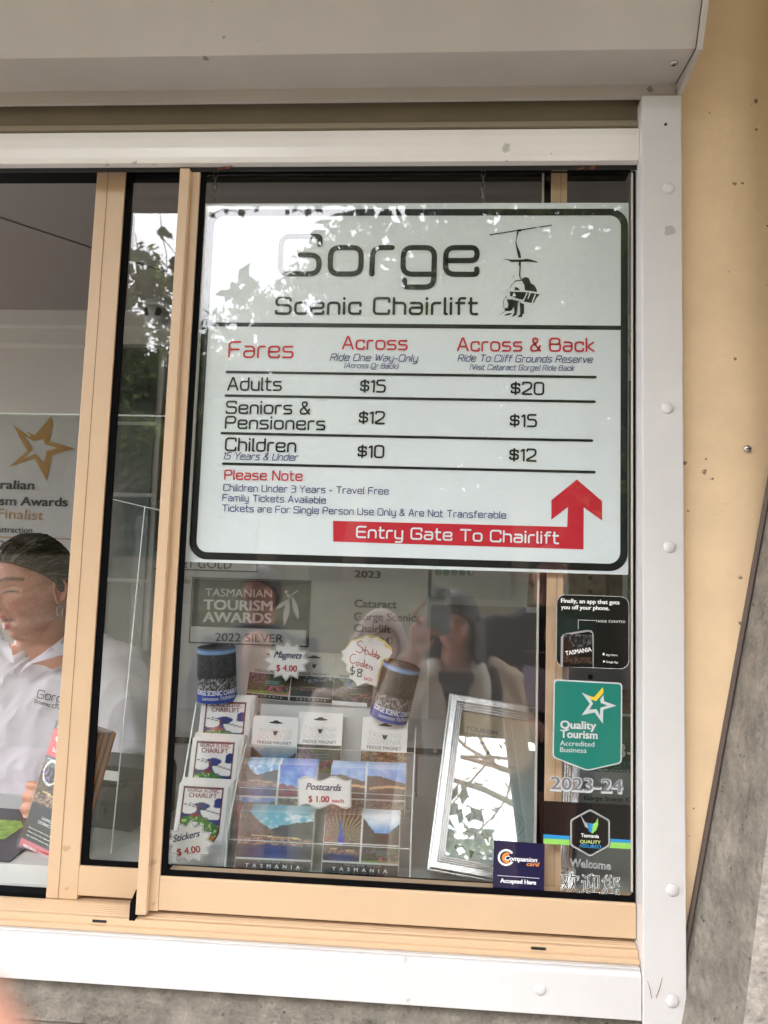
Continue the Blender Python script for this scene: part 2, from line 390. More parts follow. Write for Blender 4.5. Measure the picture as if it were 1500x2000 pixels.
struct(obj('ground', g, M_GRASS, smooth=True))
struct(bx('path', -12, 12, -2.9, 0.018, -.3, -.118, mat('path_concrete', srgb(142, 140, 139), .85, var=.15, vscale=3, bump=.4)))

def wallbox(name, *a, m=M_WALL): return struct(bx(name, *a, m))
# concrete plinth under the window, with a shallow ledge
pl = MB().extrude_x([(-.004, .868), (-.006, .842), (-.017, .836), (-.019, .812), (-.012, .806), (-.014, -.2), (.02, -.2), (.02, .868)], -4, .52)
struct(obj('concrete_wall', pl, M_CONC))
# peach wall right of the window: a sheet that bellies a little before the buttress
vs = []; fs = []; zs = np.linspace(.87, 3.3, 30); xs2 = np.linspace(.357, 4.0, 2)
prof = [(.3565, -.013), (.39, -.016), (.42, -.019), (.45, -.019), (.475, -.014), (.495, -.004), (.53, .004), (4., .004)]
for z in zs:
    for x, y in prof: vs.append((x, y, z))
k = len(prof)
for j in range(len(zs) - 1):
    for i in range(k - 1): fs.append((j * k + i, j * k + i + 1, (j + 1) * k + i + 1, (j + 1) * k + i))
b0 = len(vs); vs += [(.3565, .02, .87), (.3565, .02, 3.3)]
wl_ = obj('wall_panel', MB().add(vs, fs), M_WALL, smooth=True); struct(wl_)
wallbox('wall_right', .358, 4., .006, .02, -.2, 3.3); wallbox('wall_left', -4., -1.425, -.012, .02, .87, 3.3)
wallbox('wall_above_window', -1.425, .3565, -.012, .02, 2.26, 3.3)
# eave over the window
struct(bx('eave_soffit', -6, 6, -2.06, .02, 3.235, 3.275, M_SOFF)); struct(bx('roof', -6, 6, -2.16, 3.6, 3.285, 3.36, mat('roof_metal', srgb(90, 92, 90), .5)))
bx('gutter', -6, 6, -2.20, -2.062, 3.19, 3.280, mat('gutter_paint', srgb(70, 62, 52), .5))
tag(bpy.data.objects['gutter'], 'brown gutter along the edge of the roof overhang', 'gutter')

# sloping concrete buttress at the right
A1, A2 = at(1500, 985, -.02), at(1334, 1908, -.02)
def lin(z, P1, P2): return P1.x + (P2.x - P1.x) * (z - P1.z) / (P2.z - P1.z)
B1, B2 = at(1497, 1640, -.14), at(1452, 2000, -.14)
bm = MB(); vs = []; fs = []; zz = np.linspace(-.2, 2.6, 60); sec = 7; rnd = np.random.default_rng(3)
for z in zz:
    xa = lin(z, A1, A2); xb = max(lin(z, B1, B2), xa + .02)
    vs.append((xa, .01, z))
    for i in range(5):
        t = i / 4; vs.append((xa + (xb - xa) * t, -.02 - .12 * t, z))
    for i in range(3): vs.append((xb + .010 + .022 * i + rnd.normal(0, .0025), -.146 - .004 * i + rnd.normal(0, .0025), z))
    vs.append((xb + .5, -.16, z)); vs.append((xb + .5, .01, z))
k = 11
for j in range(len(zz) - 1):
    for i in range(k): fs.append((j * k + i, j * k + (i + 1) % k, (j + 1) * k + (i + 1) % k, (j + 1) * k + i))
o = obj('concrete_buttress', MB().add(vs, fs), M_CONC); struct(o); o.data.materials.append(M_CONC_LIT)
for p in o.data.polygons:
    if p.index % k in (5, 6, 7, 8): p.material_index = 1
# dark joint between the wall sheet and the buttress
jn = MB(); pts = [(lin(z, A1, A2) - .004, -.0215, z) for z in np.linspace(.6, 2.4, 12)]; jn.tube(pts, .004, 6)
struct(obj('joint_strip', jn, mat('joint_mastic', srgb(92, 80, 72), .7)))

# ------------------------------------------------------------------ interior shell
struct(bx('floor', -3.0, 1.1, .02, 1.6, .02, .06, M_FLOOR)); struct(bx('ceiling', -3.0, 1.1, .06, 1.5, 2.412, 2.45, M_CEIL))
struct(bx('back_wall', -1.62, 1.1, 1.5, 1.56, .06, 2.412, M_INW)); struct(bx('back_wall_low', -3.0, -1.622, 1.5, 1.56, .06, .70, M_INW)); struct(bx('side_wall_right', 1.1, 1.16, .02, 1.56, .06, 2.45, M_INW))  # back wall stops short on the left: unseen opening added to brighten the room
struct(bx('side_wall_left', -3.06, -3.0, .02, 1.56, 2.25, 2.45, M_INW))  # only the strip up top is built: unseen doorway added to let daylight in
struct(bx('front_wall_lining', -3.0, -1.43, .022, .06, .06, 2.412, M_INW)); struct(bx('front_wall_lining_right', .36, 1.1, .022, .06, .06, 2.412, M_INW))
struct(bx('front_wall_lining_below', -1.43, .36, .022, .06, .06, .93, M_INW)); struct(bx('front_wall_lining_above', -1.43, .36, .075, .09, 2.2, 2.412, M_INW))
z1, z2 = at(0, 640, 1.48).z, at(0, 672, 1.48).z
tc_ = at(0, 607, 1.46).z
struct(obj('cornice', MB().extrude_x([(1.5, 2.412), (1.455, 2.412), (1.455, z1 + .004), (1.462, z1), (1.475, z1 - .004), (1.475, z2 + .004), (1.49, z2), (1.5, z2 - .006)], -3., 1.1), M_INW))
cj = MB(); p0, p1 = at(0, 490, .9), at(170, 610, 1.4)
cj.tube([Vector((-1.6, .3, 2.4105)), Vector((-.55, 1.45, 2.4105))], .0015, 4)
struct(obj('ceiling_joint', cj, M_DARK))

# ------------------------------------------------------------------ window casing
t = thing('window_casing', 'white metal casing framing the kiosk window, fixed with domed caps', 'window casing', (.3, -.03, .87))
obj('casing_jamb', MB().extrude_x([(-.033, .868), (-.033, 2.221), (.018, 2.221), (.018, .868)], .2975, .3565), M_WHITE, t, bevel=.0015)
obj('casing_jamb', MB().extrude_x([(-.033, .868), (-.033, 2.221), (.018, 2.221), (.018, .868)], -1.424, -1.365), M_WHITE, t, bevel=.0015)
obj('casing_sill', MB().extrude_x([(-.030, .872), (-.030, .929), (-.026, .9335), (-.0215, .9355), (.018, .9355), (.018, .872)], -1.365, .2965), M_WHITE, t, bevel=.001)
obj('casing_lip', MB().extrude_x([(-.0245, .9365), (-.0245, .9390), (.0, .9392), (.0, .9365)], -1.365, .2955), M_WHITE, t)
cap0 = None
def cap(px, py, yf=-.033, r=.0088):
    p = at(px, py, yf); mb = MB().lathe([(r, 0), (r, .0012), (r * .86, .0028), (r * .5, .0038), (.0005, .0042)], 20, (p.x, yf, p.z), 'y')
    obj('screw_cap', mb, M_WHITE, t, smooth=True)
for q in ((1306, 368), (1303, 797), (1307, 1068), (1313, 1738), (1313, 1955)): cap(*q)
cap(1055, 1978 - 30, -.030) if False else cap(1055, 1932, -.030, .008)
p = at(1300, 243, -.033); obj('screw_hole', MB().lathe([(.0025, 0), (.0025, .0004)], 12, (p.x, -.033, p.z), 'y'), M_DARK, t)
p = at(1459, 877, -.019); s_ = thing('wall_screw', 'small steel screw standing proud of the peach wall', 'screw', p)
obj('screw_head', MB().lathe([(.005, -.002), (.0055, .002), (.0045, .0045), (.001, .005)], 14, (p.x, p.y, p.z), 'y'), M_STEEL, s_, smooth=True)
obj('screw_slot', MB().box(p.x - .004, p.x + .004, p.y - .0056, p.y - .0048, p.z - .0006, p.z + .0006), M_DARK, s_)

# ------------------------------------------------------------------ roller shutter box
t = thing('roller_shutter', 'cream roller shutter box with angled front over the window', 'shutter box', (-.5, -.05, 2.2))
bxp = [(-.018, 2.2435), (-.12, 2.2335), (-.156, 2.300), (-.165, 2.42), (-.150, 2.50), (-.02, 2.55)]
obj('box_shell', MB().extrude_x(bxp, -1.44, .350), M_BOX, t, bevel=.0008)
obj('box_lip', MB().extrude_x([(-.0265, 2.2225), (-.0265, 2.243), (-.0195, 2.2432), (-.0195, 2.2225)], -1.44, .3565), M_BOX, t)
bo = [(-.016, 2.2225), (-.028, 2.2222), (-.1235, 2.2295), (-.160, 2.299), (-.169, 2.42), (-.153, 2.506), (-.014, 2.556)]
obj('end_plate', MB().extrude_x(bo, .3512, .3590), M_BOX, t, bevel=.0008)
obj('end_plate', MB().extrude_x(bo, -1.449, -1.4415), M_BOX, t, bevel=.0008)
obj('plate_gap', MB().extrude_x([(y * .992, z + .001) for y, z in bxp], .3500, .3512), M_DARK, t)
obj('slot_back', MB().box(-1.365, .2975, -.004, -.001, 2.183, 2.2435), mat('shutter_slat', srgb(122, 112, 94), .5, var=.1, specks=.4), t)
obj('slat_edge', MB().extrude_x([(-.004, 2.1985), (-.008, 2.196), (-.0115, 2.186), (-.004, 2.1835)], -1.365, .2972), mat('shutter_slat2', srgb(160, 150, 130), .45, specks=.4), t)
obj('bottom_bar', MB().extrude_x([(-.004, 2.181), (-.010, 2.1815), (-.0155, 2.178), (-.0180, 2.166), (-.0185, 2.150), (-.0170, 2.134), (-.0135, 2.1268), (.0, 2.1262)], -1.365, .2970), M_HEAD, t, smooth=False)
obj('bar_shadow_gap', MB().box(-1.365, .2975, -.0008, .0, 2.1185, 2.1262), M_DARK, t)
p = at(1316, 166, -.085); R0 = thing
scr = MB().lathe([(.0062, 0), (.0062, .001), (.004, .0022), (.0006, .0026)], 16, (0, 0, 0), 'z')
sv = [(x + p.x, y - .085, 2.2358 - z) for x, y, z in scr.v]; m2 = MB(); m2.add(sv, scr.f); obj('box_screw', m2, M_STEEL, t, smooth=True)
m2 = MB().box(p.x - .003, p.x + .003, -.0855, -.0845, 2.2325, 2.2331); m2.box(p.x - .0005, p.x + .0005, -.088, -.082, 2.2325, 2.2331); obj('screw_cross', m2, M_DARK, t)

# ------------------------------------------------------------------ sliding window
t = thing('window_track', 'ribbed peach aluminium sill track below the sliding panes', 'window track', (-.5, 0, .94))
tp = [(.075, .9395), (-.0185, .9395), (-.0200, .9415), (-.0200, .9455), (-.0180, .9470), (-.0120, .9475), (-.0112, .9545), (-.0095, .9560), (-.003, .9560)]
for i in range(6):
    y = -.002 + i * .0055; tp += [(y, .9568 + i * .0004), (y + .0016, .9582 + i * .0004), (y + .0032, .9582 + i * .0004), (y + .0046, .9568 + i * .0004)]
tp += [(.034, .9600), (.075, .9600)]
obj('track_profile', MB().extrude_x(tp, -1.365, .2965), M_FRAME, t)
for px, py in ((195, 1783), (1052, 1836)):
    p = at(px, py, -.0125); obj('drain_slot', MB().box(p.x - .0105, p.x + .0105, -.0128, -.0105, .9497, .9530), M_DARK, t)
GX0, GX1, GZ0, GZ1 = -.3915, .2935, 1.0235, 2.119
t = thing('front_sash', 'peach framed sliding pane in front, carrying the stickers and covering the fare board', 'window pane', (-.05, 0, .966))
obj('stile', MB().box(-.4300, -.4005, .0, .030, .9655, 2.1185), M_FRAME, t, bevel=.0008)
obj('stile_fin', MB().box(-.4300, -.4145, -.012, -.0004, .9635, 2.1185), M_FRAME, t, bevel=.0008)
obj('bottom_rail', MB().extrude_x([(.0, .9672), (.0, 1.0135), (.002, 1.0155), (.030, 1.0155), (.030, .9672)], -.4000, .2965), M_FRAME, t, bevel=.0006)
obj('brush_strip', MB().extrude_x([(-.0112, .9480), (-.0112, .9790), (.010, .9900), (.028, .9900), (.028, .9620), (.0, .9620), (.0, .9480)], -.4392, -.4303), M_SEAL, t)
obj('glass_pane', MB().box(-.3995, .2955, .0080, .0130, 1.0158, 2.1185), M_GLASS, t)
s_ = MB(); ri = rrect(GX0, GX1, GZ0, GZ1, .006); ro = rrect(-.4000, .2960, 1.0157, 2.1184, .001)
s_.ring(ro, ri, .0035, .0078); obj('rubber_seal', s_, M_SEAL, t)
obj('inner_bead', MB().box(-.391, .2935, .0135, .030, 1.0158, 1.0215), M_FRAME, t)
obj('edge_strip', MB().box(.2905, .2930, .0045, .0078, 1.03, 2.1184), mat('grey_edge', srgb(196, 188, 176), .5), t)
t = thing('rear_sash', 'peach framed sliding pane set behind, beside the open serving hatch', 'window pane', (-.2, .035, .967))
obj('stile', MB().box(-.5900, -.5400, .035, .060, .9610, 2.139), M_FRAME, t, bevel=.0008)
obj('stile_groove', MB().box(-.5706, -.5698, .0345, .0352, .9615, 2.139), mat('groove', srgb(140, 112, 84), .6), t)
obj('stile', MB().box(.1700, .1955, .035, .060, .9610, 2.139), M_FRAME, t, bevel=.0008)
obj('stile_groove', MB().box(.1850, .1857, .0345, .0352, .9615, 2.139), MATS['groove'], t)
obj('bottom_rail', MB().box(-.5398, .1698, .035, .060, .9675, 1.0115), M_FRAME, t, bevel=.0008)
obj('glass_pane', MB().box(-.5395, .1695, .0440, .0490, 1.0118, 2.139), M_GLASS2, t)
s_ = MB(); s_.ring(rrect(-.5400, .1700, 1.0117, 2.139, .001), rrect(-.5290, .1600, 1.0190, 2.136, .004), .0385, .0438); obj('rubber_seal', s_, M_SEAL, t)
obj('edge_strip', MB().box(.1560, .1590, .039, .0436, 1.02, 2.136), MATS['grey_edge'], t)
bx('head_track', -1.365, .2965, .0305, .072, 2.139, 2.2, M_SEAL); tag(bpy.data.objects['head_track'], 'dark head track above the two sliding panes', 'window track')
bx('threshold_gap', -1.365, -.5905, .0345, .0745, .9602, .9665, M_SEAL); tag(bpy.data.objects['threshold_gap'], 'black rubber strip along the sill of the open hatch', 'seal')

# wind-blown bits caught under the shutter bar
M_DEB = mat('dry_leaf_brown', srgb(120, 66, 40), .9)
rgd = np.random.default_rng(2)
for px, py, lb in ((437, 329, 'tiny dry brown leaf scrap caught under the shutter bar above the left chain'), (1138, 330, 'tiny dry leaf scrap caught under the shutter bar near the right corner'), (1268, 1950, 'thin reddish twig hanging at the foot of the right casing')):
    p = at(px, py, -.006 if py < 1000 else -.035); o = MB(); n_ = 5 if py < 1000 else 2
    for k in range(n_):
        a_ = rgd.uniform(-.5, .5) if py < 1000 else rgd.uniform(1.1, 1.9); L_ = .006 if py < 1000 else .014; c0 = p + Vector((rgd.uniform(-.012, .012), 0, rgd.uniform(-.002, .003))); o.tube([c0, c0 + Vector((math.cos(a_) * L_, -.002, math.sin(a_) * L_)), c0 + Vector((math.cos(a_) * L_ * 2, .0, math.sin(a_ + .4) * L_ * 2))], [.0004, .0011 if py < 1000 else .0005, .0002], 5)
    tag(obj('leaf_scrap', o, M_DEB), lb, 'debris')['kind'] = 'stuff'
# ------------------------------------------------------------------ fare board
SY = .0205
M_SIGN = mat('sign_white', srgb(236, 245, 247), .32, var=.02, vscale=5, bump=.02)
M_BLK = mat('sign_black', (.006, .006, .007, 1), .35)
M_RED = mat('sign_red', srgb(205, 30, 50), .45)
M_BLUE = mat('sign_blue', srgb(38, 36, 120), .45)
M_EDGE = mat('sign_back_edge', srgb(190, 200, 200), .4)
c1 = lambda x, y: (370 + x / 1.7045, 380 + y / 1.7045)
c2 = lambda x, y: (370 + x / 1.7045, 640 + y / 1.7045)
def xz(q, Y): p = at(q[0], q[1], Y); return (p.x, p.z)
t = thing('fare_board', 'white fare board of the chairlift with black border and red arrow, hung behind the pane', 'sign', (-.05, SY, 1.48))
pL = at(380, 800, SY).x; zt, zb = at(900, 396, SY).z, at(900, 1113, SY).z
obj('panel', MB().prism(rrect(-.3990, .2900, zb, zt, .002), SY + .0012, SY + .0062), M_SIGN, t)
xl, xr = at(371, 1040, SY).x, at(1226.5, 800, SY).x; z0, z1 = at(800, 1104, SY).z, at(800, 408, SY).z
bo = rrect(xl, xr, z0, z1, .028, 8); bi = rrect(xl + .0112, xr - .0112, z0 + .0112, z1 - .0112, .018, 8)
obj('border', MB().ring(bo, bi, SY + .0004), M_BLK, t)
zd = at(800, 636.5, SY).z; obj('divider', MB().poly([(xl + .011, zd - .0034), (xr - .011, zd - .0034), (xr - .011, zd + .0034), (xl + .011, zd + .0034)], SY + .0006), M_BLK, t)
Z = SY
mb = MB(); stroke_text(mb, 'Gorge', *c1(292, 272), *c1(965, 274), 83, .0085, Z, gap=.24); obj('lettering', mb, M_BLK, t, 'large word Gorge')
mb = MB(); stroke_text(mb, 'Scenic Chairlift', *c1(284, 400), *c1(960, 402), 35, .0041, Z); obj('lettering', mb, M_BLK, t, 'words Scenic Chairlift')
def row(name, items, wd, m):
    for s, x0, y0, x1, y1, cap_, *it in items: mb = MB(); stroke_text(mb, s, *c2(x0, y0), *c2(x1, y1), cap_, wd, Z, *it); obj(name, mb, m, t)
row('heading', [('Fares', 128, 101, 346, 102, 33.5)], .0030, M_RED); row('heading', [('Across', 507, 73, 726, 75, 27), ('Across & Back', 890, 79, 1349, 81, 27.5)], .0028, M_RED)
row('subheading', [('Ride One Way-Only', 467, 110, 761, 114, 14.5, .28), ('Ride To Cliff Grounds Reserve', 892, 113, 1343, 118, 14.5, .28)], .0012, M_BLUE)
row('subheading', [('(Across Or Back)', 514, 134, 695, 137, 10.5, .28), ('(Visit Cataract Gorge) Ride Back', 932, 140, 1282, 144, 11, .28)], .0009, M_BLUE)
p, q = xz(c2(606, 139), Z), xz(c2(622, 139.5), Z); obj('underline', MB().ribbon([p, q], .0008, Z), M_BLUE, t)
for (a_, b_) in (((443, 726.5), (1163, 736.5)), ((441, 772.5), (1161, 784.5)), ((433, 846), (1156, 860.5)), ((436, 905.5), (1161, 922))):
    obj('rule_line', MB().ribbon([xz(a_, Z), xz(b_, Z)], .0040, Z), M_BLK, t)
row('fare_row', [('Adults', 125, 210, 307, 211, 27), ('$15', 567, 215, 653, 217, 26), ('$20', 1069, 223, 1181, 225, 26)], .0029, M_BLK)
row('fare_row', [('Seniors &', 120, 287, 402, 290, 26), ('Pensioners', 117, 337, 452, 342, 26), ('$12', 563, 320, 650, 322, 26), ('$15', 1066, 330, 1157, 332, 26)], .0029, M_BLK)
row('fare_row', [('Children', 117, 411, 355, 416, 27), ('$10', 559, 433, 648, 435, 26), ('$12', 1064, 444, 1155, 447, 26)], .0029, M_BLK)
row('age_note', [('15 Years & Under', 110, 438, 362, 444, 14.5, .28)], .0012, M_BLUE)
row('note_heading', [('Please Note', 115, 506, 376, 511, 20)], .0021, M_RED)
row('note_text', [('Children Under 3 Years - Travel Free', 112, 544, 663, 556, 14), ('Family Tickets Available', 109, 577, 454, 586, 14),
                  ('Tickets are For Single Person Use Only & Are Not Transferable', 108, 612, 1054, 636, 14)], .0012, M_BLUE)
ar = [xz(c2(*q), Z) for q in ((478, 643), (1258, 663), (1260, 597), (1205, 639), (1205, 574), (1290, 505), (1374, 577), (1374, 642), (1313, 598), (1312, 738), (478, 712))]
obj('arrow', MB().poly(ar, Z + .0006), M_RED, t)
row('arrow_lettering', [('Entry Gate To Chairlift', 554, 700, 1230, 721, 24)], .0027, M_SIGN)
# chairlift drawing (crop: x = 940 + u/9.09, y = 420 + v/9.09)
c3 = lambda u, v: xz((940 + u / 9.094, 420 + v / 9.094), Z)
mb = MB(); yy = Z + .0003
mb.ribbon([c3(155, 350), c3(640, 272), c3(960, 222)], .0018, yy); mb.ribbon([c3(1040, 210), c3(1245, 178)], .0016, yy); mb.ribbon([c3(985, 222), c3(1010, 205)], .0008, yy)
mb.poly([c3(*q) for q in ((640, 255), (745, 250), (700, 290), (638, 285), (625, 480), (640, 545), (690, 660), (710, 760), (658, 760), (625, 600), (608, 490), (630, 390), (668, 290))], yy)
mb.poly([c3(*q) for q in ((392, 775), (520, 790), (655, 790), (755, 785), (800, 775), (870, 785), (1000, 830), (990, 842), (840, 828), (540, 832), (470, 800))], yy)
mb.poly([c3(*q) for q in ((668, 828), (705, 828), (694, 1080), (720, 1150), (712, 1160), (672, 1080), (678, 900), (664, 895))], yy)
mb.poly([c3(*q) for q in ((715, 1150), (745, 1115), (790, 1100), (840, 1115), (862, 1160), (885, 1215), (930, 1235), (965, 1275), (985, 1320), (990, 1370), (900, 1350), (775, 1335), (765, 1240))], yy)
mb.ribbon([c3(590, 1180), c3(620, 1165), c3(710, 1160)], .0014, yy); mb.ribbon([c3(510, 1300), c3(545, 1230), c3(590, 1190)], .0007, yy); mb.ribbon([c3(562, 1108), c3(578, 1078)], .0006, yy)
mb.poly([c3(*q) for q in ((600, 1275), (650, 1290), (690, 1335), (592, 1335))], yy)
for q in ([(500, 1350), (860, 1362), (800, 1450), (730, 1500), (640, 1480), (500, 1430)], [(895, 1380), (1040, 1405), (985, 1470), (920, 1570), (740, 1535), (800, 1450), (860, 1380)],
          [(455, 1500), (540, 1495), (680, 1535), (650, 1560), (640, 1700), (625, 1775), (540, 1810), (590, 1730), (580, 1610), (540, 1690), (500, 1705), (420, 1700), (415, 1650), (470, 1650), (480, 1580)],
          [(680, 1550), (760, 1580), (760, 1750), (735, 1760), (725, 1810), (640, 1812), (690, 1760), (690, 1660)],
          [(400, 1780), (470, 1745), (540, 1740), (530, 1765), (450, 1785)]):
    mb.poly([c3(*p) for p in q], yy)
mb.ribbon([c3(900, 1590), c3(1065, 1395)], .0007, yy); mb.ribbon([c3(400, 1640), c3(395, 1520), c3(440, 1430), c3(455, 1500)], .0007, yy); mb.ribbon([c3(330, 1775), c3(430, 1700)], .0006, yy)
obj('chairlift_drawing', mb, M_BLK, t)
mb = MB(); yy = Z - .0001
for q in ([(500, 1350), (500, 1470), (720, 1530)], [(500, 1350), (880, 1362), (830, 1480)], [(810, 1380), (745, 1530)], [(900, 1375), (1050, 1400), (930, 1580), (740, 1545)], [(960, 1410), (900, 1565)]):
    mb.ribbon([c3(*p) for p in q], .0016, yy)
mb.poly([c3(*p) for p in ((545, 1450), (580, 1370), (620, 1440))], yy)
obj('chair_highlight', mb, M_SIGN, t)

# chains carrying the board
M_CHAIN = mat('steel_chain', (.22, .21, .20, 1), .4, .9)
def chain(px, label):
    p = at(px, 397, SY + .003); top = 2.132
    t = thing('hanging_chain', label, 'chain', (p.x, SY + .003, p.z), group='chains holding up the fare board')
    base = None; n = int((top - p.z) / .0115) + 1
    for i in range(n):
        if base is None:
            mb = MB(); pts = []
            for k in range(16):
                a_ = 2 * math.pi * k / 16; pts.append((.0032 * math.cos(a_), 0, .0075 * math.sin(a_)))
            mb.tube(pts, .0010, 6, closed=True)
            base = obj('link', mb, M_CHAIN, t, local=True, smooth=True); lk = base
        else: lk = base.copy(); C.objects.link(lk); lk.parent = t
        lk.location = (0, 0, .004 + i * .0115); lk.rotation_euler = (0, .12 * (-1) ** i, math.radians(20 + 75 * (i % 2)))
    return t
chain(418, 'small steel chain holding the left side of the fare board'); chain(943, 'small steel chain holding the fare board above its chairlift drawing')

# ------------------------------------------------------------------ stickers on the outside of the pane
GY = .0072
M_W = mat('print_white', srgb(236, 238, 236), .4); M_NAVY = mat('print_navy', srgb(20, 20, 62), .25, coat=.6)
M_TEAL = mat('print_teal', srgb(20, 118, 104), .3, coat=.4); M_PBLK = mat('print_black', (.004, .004, .005, 1), .2, coat=.6)
M_YEL = mat('print_yellow', srgb(222, 190, 50), .4); M_GREY = mat('print_grey', srgb(112, 112, 118), .4)
M_GREEN = mat('print_green', srgb(140, 200, 92), .4); M_SKY = mat('print_blue', srgb(40, 140, 200), .4); M_ORG = mat('print_orange', srgb(230, 140, 60), .4)
M_LGREY = mat('print_light_grey', srgb(190, 195, 195), .4); M_PHONE = mat('print_steel', srgb(150, 150, 150), .35); M_LIME = mat('print_lime', srgb(200, 220, 140), .4)
def ppoly(pts, Y): return [xz(q, Y) for q in pts]
def vgrad_mesh(x0, x1, z0, z1, y, fn, nu=30, nv=30, parent=None, name='print', outline=None):
    pass
# app sticker (u = 1060 + x/6.665, v = 1120 + y/6.665)
d1 = lambda x, y: (1060 + x / 6.665, 1120 + y / 6.665)
t = thing('app_sticker', 'black rounded sticker for a phone app, upper right on the pane', 'sticker', at(1158, 1305, GY))
a_, b_ = at(*d1(178, 700), GY), at(*d1(1125, 700), GY); ct, cb = at(*d1(600, 285), GY).z, at(*d1(620, 1230), GY).z
def app_print(u, v):  # u right, v up, 0..1
    g_ = np.exp(-(((u - .18) / .36) ** 2 + ((v - .42) / .42) ** 2))[..., None]
    return np.array([.002, .003, .003]) * (1 - g_) + np.array([.012, .075, .062]) * g_
PRINTQ = []
o_ = rrect(a_.x, b_.x, cb, ct, .013, 8)
obj('backing', MB().prism(o_, GY + .0002, GY + .0007), M_PBLK, t)
mb = MB(); mb.ring(o_, rrect(a_.x + .0007, b_.x - .0007, cb + .0007, ct - .0007, .0125, 8), GY + .0001); obj('edge', mb, M_LGREY, t)
APP = (t, a_.x, b_.x, cb, ct)
def word(nm, m, *a, **k): mb = MB(); tpx(mb, *a, **k); return obj(nm, mb, m, t)
word('lettering', M_W, 'Finally, an app that gets', *d1(238, 378), *d1(1000, 403), 7.8, GY, offset=.03); word('lettering', M_W, 'you off your phone.', *d1(238, 462), *d1(868, 478), 7.8, GY, offset=.03)
word('lettering', M_W, 'TASSIE CURATED', *d1(688, 636), *d1(1072, 644), 4.6, GY, offset=.01, space=1.3); word('lettering', M_W, 'App Store', *d1(822, 1072), *d1(975, 1078), 4.2, GY, offset=.01); word('lettering', M_W, 'Google Play', *d1(824, 1164), *d1(978, 1172), 4.2, GY, offset=.01)
mb = MB(); mb.ribbon(ppoly([d1(462, 728), d1(462, 605), d1(680, 612)], GY), .0005, GY, cap=False); obj('pointer_line', mb, M_W, t)
mb = MB(); mb.poly(ppoly([d1(788, 1128), d1(815, 1145), d1(788, 1162)], GY), GY); obj('play_mark', mb, M_W, t)
mb = MB(); mb.poly(ppoly([d1(792 + 15 * math.cos(k_), 1052 + 14 * math.sin(k_)) for k_ in np.linspace(0, 5.9, 14)], GY), GY); mb.poly(ppoly([d1(792, 1036), d1(799, 1022), d1(800, 1032)], GY), GY - .00005); obj('fruit_mark', mb, M_W, t)
ph = [d1(232, 1218), d1(236, 830), d1(262, 795), d1(300, 780), d1(575, 735), d1(640, 742), d1(664, 790), d1(664, 1222)]
obj('phone_picture', MB().poly(ppoly(ph, GY), GY + .00012), M_PHONE, t)
mb = MB().poly(ppoly([d1(262, 1218), d1(270, 840), d1(300, 805), d1(600, 756), d1(645, 780), d1(652, 1222)], GY), GY + .00006); obj('phone_screen', mb, M_PBLK, t)
mb = MB(); tpx(mb, 'TASMANIA', *d1(300, 1068), *d1(640, 1012), 8.2, GY - .0001, offset=.02); obj('phone_lettering', mb, M_W, t)
# quality tourism shield (d1 frame for the top, e1 = crop at 1040,1120 scale 4.763)
e1 = lambda x, y: (1040 + x / 4.763, 1120 + y / 4.763)
t = thing('accreditation_sticker', 'teal shield sticker with star and tick reading Quality Tourism', 'sticker', at(1148, 1503, GY))
def rpoly(pts, r):
    q, cl_ = round_corners([tuple(p) for p in pts] + [tuple(pts[0])], r); return [(p.x, p.y) for p in q]
sh = ppoly([e1(198, 984), e1(836, 1018), e1(832, 1765), e1(512, 1838), e1(186, 1712)], GY)
cx_, cz_ = sum(p[0] for p in sh) / 5, sum(p[1] for p in sh) / 5
out_, inn = rpoly(sh, .006), rpoly([(cx_ + (x - cx_) * .962, cz_ + (z - cz_) * .970) for x, z in sh], .005)
obj('edge', MB().prism(out_, GY + .0002, GY + .0006), M_LGREY, t); obj('panel', MB().poly(inn, GY + .0001), M_TEAL, t)
star = [(458, 1108), (548, 1165), (592, 1190), (632, 1172), (655, 1130), (664, 1182), (782, 1230), (655, 1262), (655, 1398), (575, 1300), (456, 1320), (530, 1222)]
s_out = [(458, 1108), (530, 1140), (562, 1212), (528, 1268), (596, 1262), (628, 1322), (632, 1250), (700, 1228), (636, 1205), (630, 1172), (660, 1130), (668, 1190), (782, 1230), (658, 1268), (655, 1398), (578, 1292), (456, 1320), (534, 1212)]
obj('star', MB().poly(ppoly([e1(*q) for q in s_out], GY), GY + .00004), M_LGREY, t)
obj('tick', MB().poly(ppoly([e1(*q) for q in ((524, 1135), (572, 1152), (655, 1058), (662, 1108), (592, 1188), (545, 1172))], GY), GY + .00004), M_YEL, t)
mb = MB(); tpx(mb, 'Quality', *e1(258, 1440), *e1(594, 1450), 15, GY, offset=.032); tpx(mb, 'Tourism', *e1(258, 1525), *e1(606, 1540), 15, GY, offset=.032)
tpx(mb, 'Accredited', *e1(255, 1600), *e1(576, 1612), 9.5, GY, offset=.008); tpx(mb, 'Business', *e1(256, 1660), *e1(503, 1670), 9.5, GY, offset=.008); obj('lettering', mb, M_LGREY, t)
# year
f1 = lambda x, y: (1060 + x / 5.555, 1420 + y / 5.555)
t = thing('year_sticker', 'grey year 2023-24 with white outline, below the teal shield', 'sticker', at(1145, 1550, GY))
mb = MB(); tpx(mb, '2023-24', *f1(76, 688), *f1(880, 726), 27, GY + .0004, offset=.055); obj('outline', mb, M_LGREY, t)
mb = MB(); tpx(mb, '2023-24', *f1(88, 672), *f1(866, 708), 24, GY, offset=.015); obj('lettering', mb, M_GREY, t)
